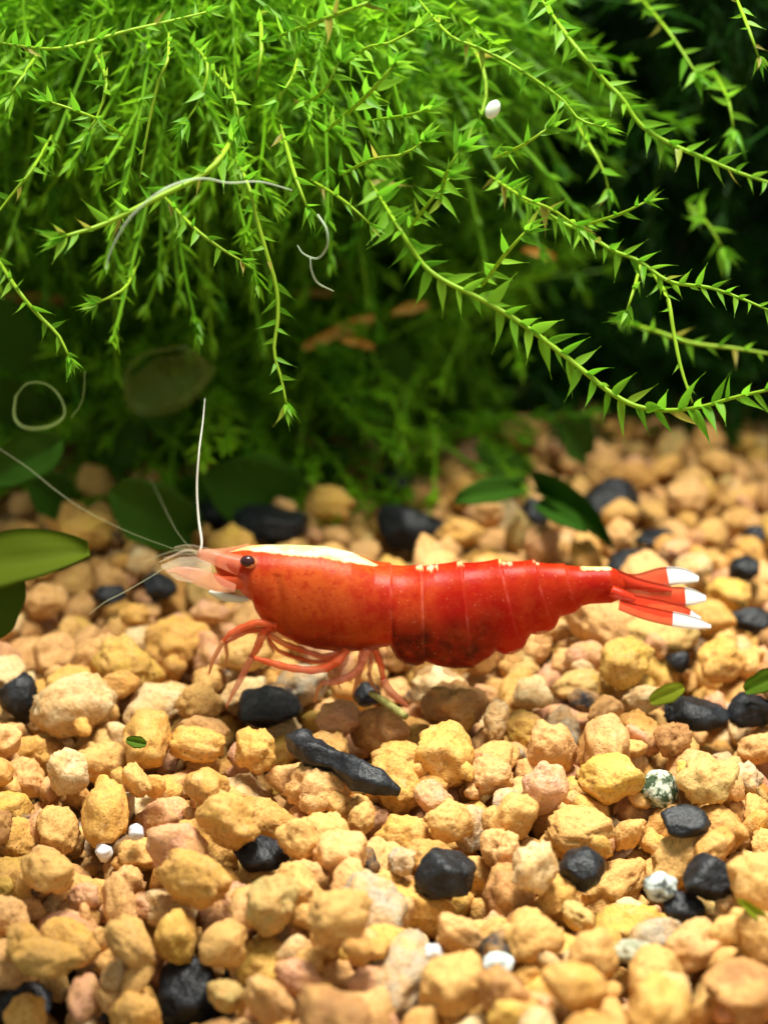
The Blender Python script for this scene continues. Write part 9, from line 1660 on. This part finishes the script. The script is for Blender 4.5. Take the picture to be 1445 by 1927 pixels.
broad('dark_leaf', (985, 915), (862, 940), 2.5, 50, M_DARKLEAF, 'small oval dark leaf beyond the back of the shrimp', .15, 2.1, .8, EDGE)
broad('dark_leaf', (995, 905), (1140, 1010), 2.7, 50, M_DARKLEAF, 'long curved dark leaf arching over gravel behind the tail', .35, 1.9, .6, EDGE)
broad('dark_leaf', (1010, 945), (1098, 995), 2.3, 44, M_DARKLEAF, 'pale mottled green leaf under the long curved dark leaf', .1, 1.8, .8, EDGE)
broad('dark_leaf', (900, 830), (985, 905), 3.6, 64, M_DARKLEAF, 'dim dark leaf leaning over the far pebbles', .1, 3.3, .2, EDGE)
broad('dark_leaf', (180, 880), (265, 800), 3.4, 92, M_DARKLEAF, 'dark round leaf low in the shade near two far pebbles', .15, 3.2, .3, EDGE)
broad('dark_leaf', (640, 800), (760, 660), 3.6, 130, M_DARKLEAF, 'large round shaded leaf behind the leafy star', .15, 3.4, .3, EDGE)
broad('dark_leaf', (60, 700), (-30, 560), 2.6, 110, M_DARKLEAF, 'shaded leaf standing at the frame edge behind the filament ring', .12, 2.4, .3, EDGE)
broad('dark_leaf', (470, 760), (330, 590), 4.0, 150, M_DARKLEAF, 'big shaded leaf behind the translucent disc', .12, 3.6, .3, EDGE)
for a, b, wd, y, lab in (((330, 800), (250, 700), 90, 3.0, 'rounded shaded leaf under the yellowish disc'), ((560, 930), (650, 850), 84, 3.5, 'rounded shaded leaf on the tail side of the broad dark leaf'),
                         ((420, 900), (500, 810), 96, 3.8, 'rounded shaded leaf between the leafy star and the broad dark leaf'), ((140, 960), (60, 905), 80, 2.6, 'dim olive leaf behind the slanting long feeler'),
                         ((700, 790), (640, 720), 84, 3.9, 'small rounded leaf deep below the leafy star'), ((820, 800), (870, 720), 80, 4.0, 'dim rounded leaf behind the sagging arc sprig'),
                         ((60, 800), (10, 720), 90, 2.9, 'shaded leaf at the frame edge inside the filament ring'), ((250, 640), (190, 560), 100, 3.6, 'round shaded leaf above the yellowish disc'), ((1110, 860), (1060, 800), 70, 3.6, 'dim olive leaf on the far pebbles under the arc sprig')):
    broad('dark_leaf', a, b, y, wd, M_DARKLEAF, lab, .15, y - .3, .6, EDGE)
broad('leaf_scrap', (1222, 1320), (1285, 1292), PG(1255, 1305, .05).y, 36, M_YLEAF, 'yellow-green leaf scrap lying beside the flat charcoal stone', .1, None, .9)
broad('leaf_scrap', (1400, 1300), (1475, 1262), PG(1430, 1275, .1).y, 42, M_BROAD, 'bright green leaf piece at the frame edge beyond the flat black stone', .1, None, .7)
broad('leaf_scrap', (1392, 1695), (1448, 1738), PG(1420, 1715, .08).y, 20, M_YLEAF, 'yellow-green blade scrap near the frame edge in the front gravel', .1, None, .7)
broad('leaf_scrap', (238, 1392), (276, 1400), PG(255, 1392, .07).y, 22, M_BROAD, 'tiny green leaf piece wedged between tan pebbles', .1, None, .8)
M_RING = plain('ring_filament', (.34, .44, .14, 1), .5, .1, .15)
def strand(name, pts, rad, m, label, cat, y0=0, ns=7, n=40, flat=1.0, grp=None):
    W3 = [tuple(P(p[0], p[1], p[2] if len(p) > 2 else y0)) for p in pts]
    sc_ = (Vector(W3[0]) - CAM).dot(_F) / FPX
    V, Fq = tube_arrays(spline(W3, n), [r * sc_ for r in rad], ns, flat)
    o = link(name, mesh_np(name, V - np.array(W3[0]), Fq), m); o.location = W3[0]
    tag(o, label, cat, grp)
strand('white_filament', [(200, 506, -.42), (210, 470, -.42), (245, 410, -.42), (300, 362, -.4), (350, 340, -.3), (390, 336, -.2), (430, 344, -.15), (490, 342, -.1), (550, 358, -.05)], [2.2, 2.8, 2.8, 2.6, 2.3, 2, 1.5], M_FIL, 'long white filament bent over the bright drooping sprig', 'filament')
strand('white_filament', [(598, 404, 0), (614, 430, -.05), (616, 462, -.05), (598, 486, 0), (572, 478, .05), (560, 462, .1)], [2.4, 2.6, 2.4, 2, 1.4], M_FIL, 'curled white thread hooked below the hanging shoot', 'filament')
strand('white_filament', [(584, 486, 0), (586, 508, 0), (598, 532, .02), (628, 548, .05)], [2, 2.2, 2, 1], M_FIL, 'short white thread tail under the curled thread', 'filament')
strand('filament_ring', [(30, 745, .9), (28, 785, .85), (50, 805, .8), (95, 802, .8), (122, 780, .85), (112, 745, .9), (85, 722, .95), (52, 722, .92), (31, 744, .9)], [2.5, 3.2, 4, 4, 3, 2.2, 1.8, 1.6, 2], M_RING, 'pale filament ring near the frame edge in front of dark leaves', 'filament')
strand('filament_ring', [(160, 700, .6), (158, 740, .6), (150, 765, .6), (135, 785, .6)], [2, 2, 2, 1.5], M_RING, 'fine pale hair below the low hanging sprig', 'filament')
M_DISC = clear_mat('clear_disc', (.16, .18, .03, 1), .10)
strand('filament_ring', [(300, 660, 2), (350, 655, 2), (385, 690, 2), (370, 740, 2), (310, 770, 2), (250, 765, 2), (240, 700, 2), (270, 668, 2), (300, 660, 2)], [5, 6, 8, 10, 12, 12, 9, 6, 5], M_DISC, 'translucent yellowish ring blurred in the shade behind the hanging sprig', 'shell')
broad('clear_shell', (245, 745), (400, 690), 2.1, 90, M_DISC, 'blurred translucent yellowish disc shaped like a snail shell', .2, 2.0, .4, None, 'shell')
strand('twig', [(698, 1304, PG(698, 1304, .12).y), (728, 1324, PG(728, 1324, .12).y), (764, 1349, PG(764, 1349, .1).y)], [6, 7.5, 8.5, 7], M_TWIG, 'short olive twig lying among pebbles under the rear legs', 'twig')
for (a, b, wd, y, lab) in (((572, 655), (706, 598), 26, 3.2, 'pale tan dry leaf sliver slanting in the shade'), ((555, 552), (705, 560), 18, 3.8, 'orange dry leaf strip lying level under the curled thread'),
                          ((738, 590), (806, 574), 20, 3.4, 'yellow dry leaf sliver beside the pale tan one'), ((-10, 562), (150, 572), 22, 3.6, 'rust brown dry strip at the frame edge'), ((985, 470), (1045, 486), 20, 3.0, 'brown dry leaf sliver behind the plump bud shoot'),
                          ((640, 500), (575, 515), 26, 4.2, 'orange-brown dry leaf flake above the level strip'), ((645, 640), (705, 655), 16, 3.0, 'whitish dry sliver below the pale tan one')):
    broad('dry_leaf', a, b, y, wd, M_STRAW, lab, .15, y + .2, .6, 'dry leaf slivers caught in the shade', 'leaf')
def bead(name, u, v, y, r, sq, m, label, cat):
    bm = bmesh.new(); bmesh.ops.create_icosphere(bm, subdivisions=3, radius=1)
    p = P(u, v, y); sc_ = (p - CAM).dot(_F) / FPX * r
    for q in bm.verts:
        k = 1 + .10 * noise.noise(q.co * 2.2)
        q.co = Vector((q.co.x * sc_ * k, q.co.y * sc_ * .8 * k, q.co.z * sc_ * sq * k))
    o = link(name, bm_mesh(name, bm), m); o.location = p; o.rotation_euler = (0, .5, 0)
    tag(o, label, cat)
bead('white_speck', 927, 206, .5, 13, 1.45, plain('speck_white', (.80, .86, .74, 1), .4, .4), 'small oval white speck caught in the moss beside the black gap', 'speck')
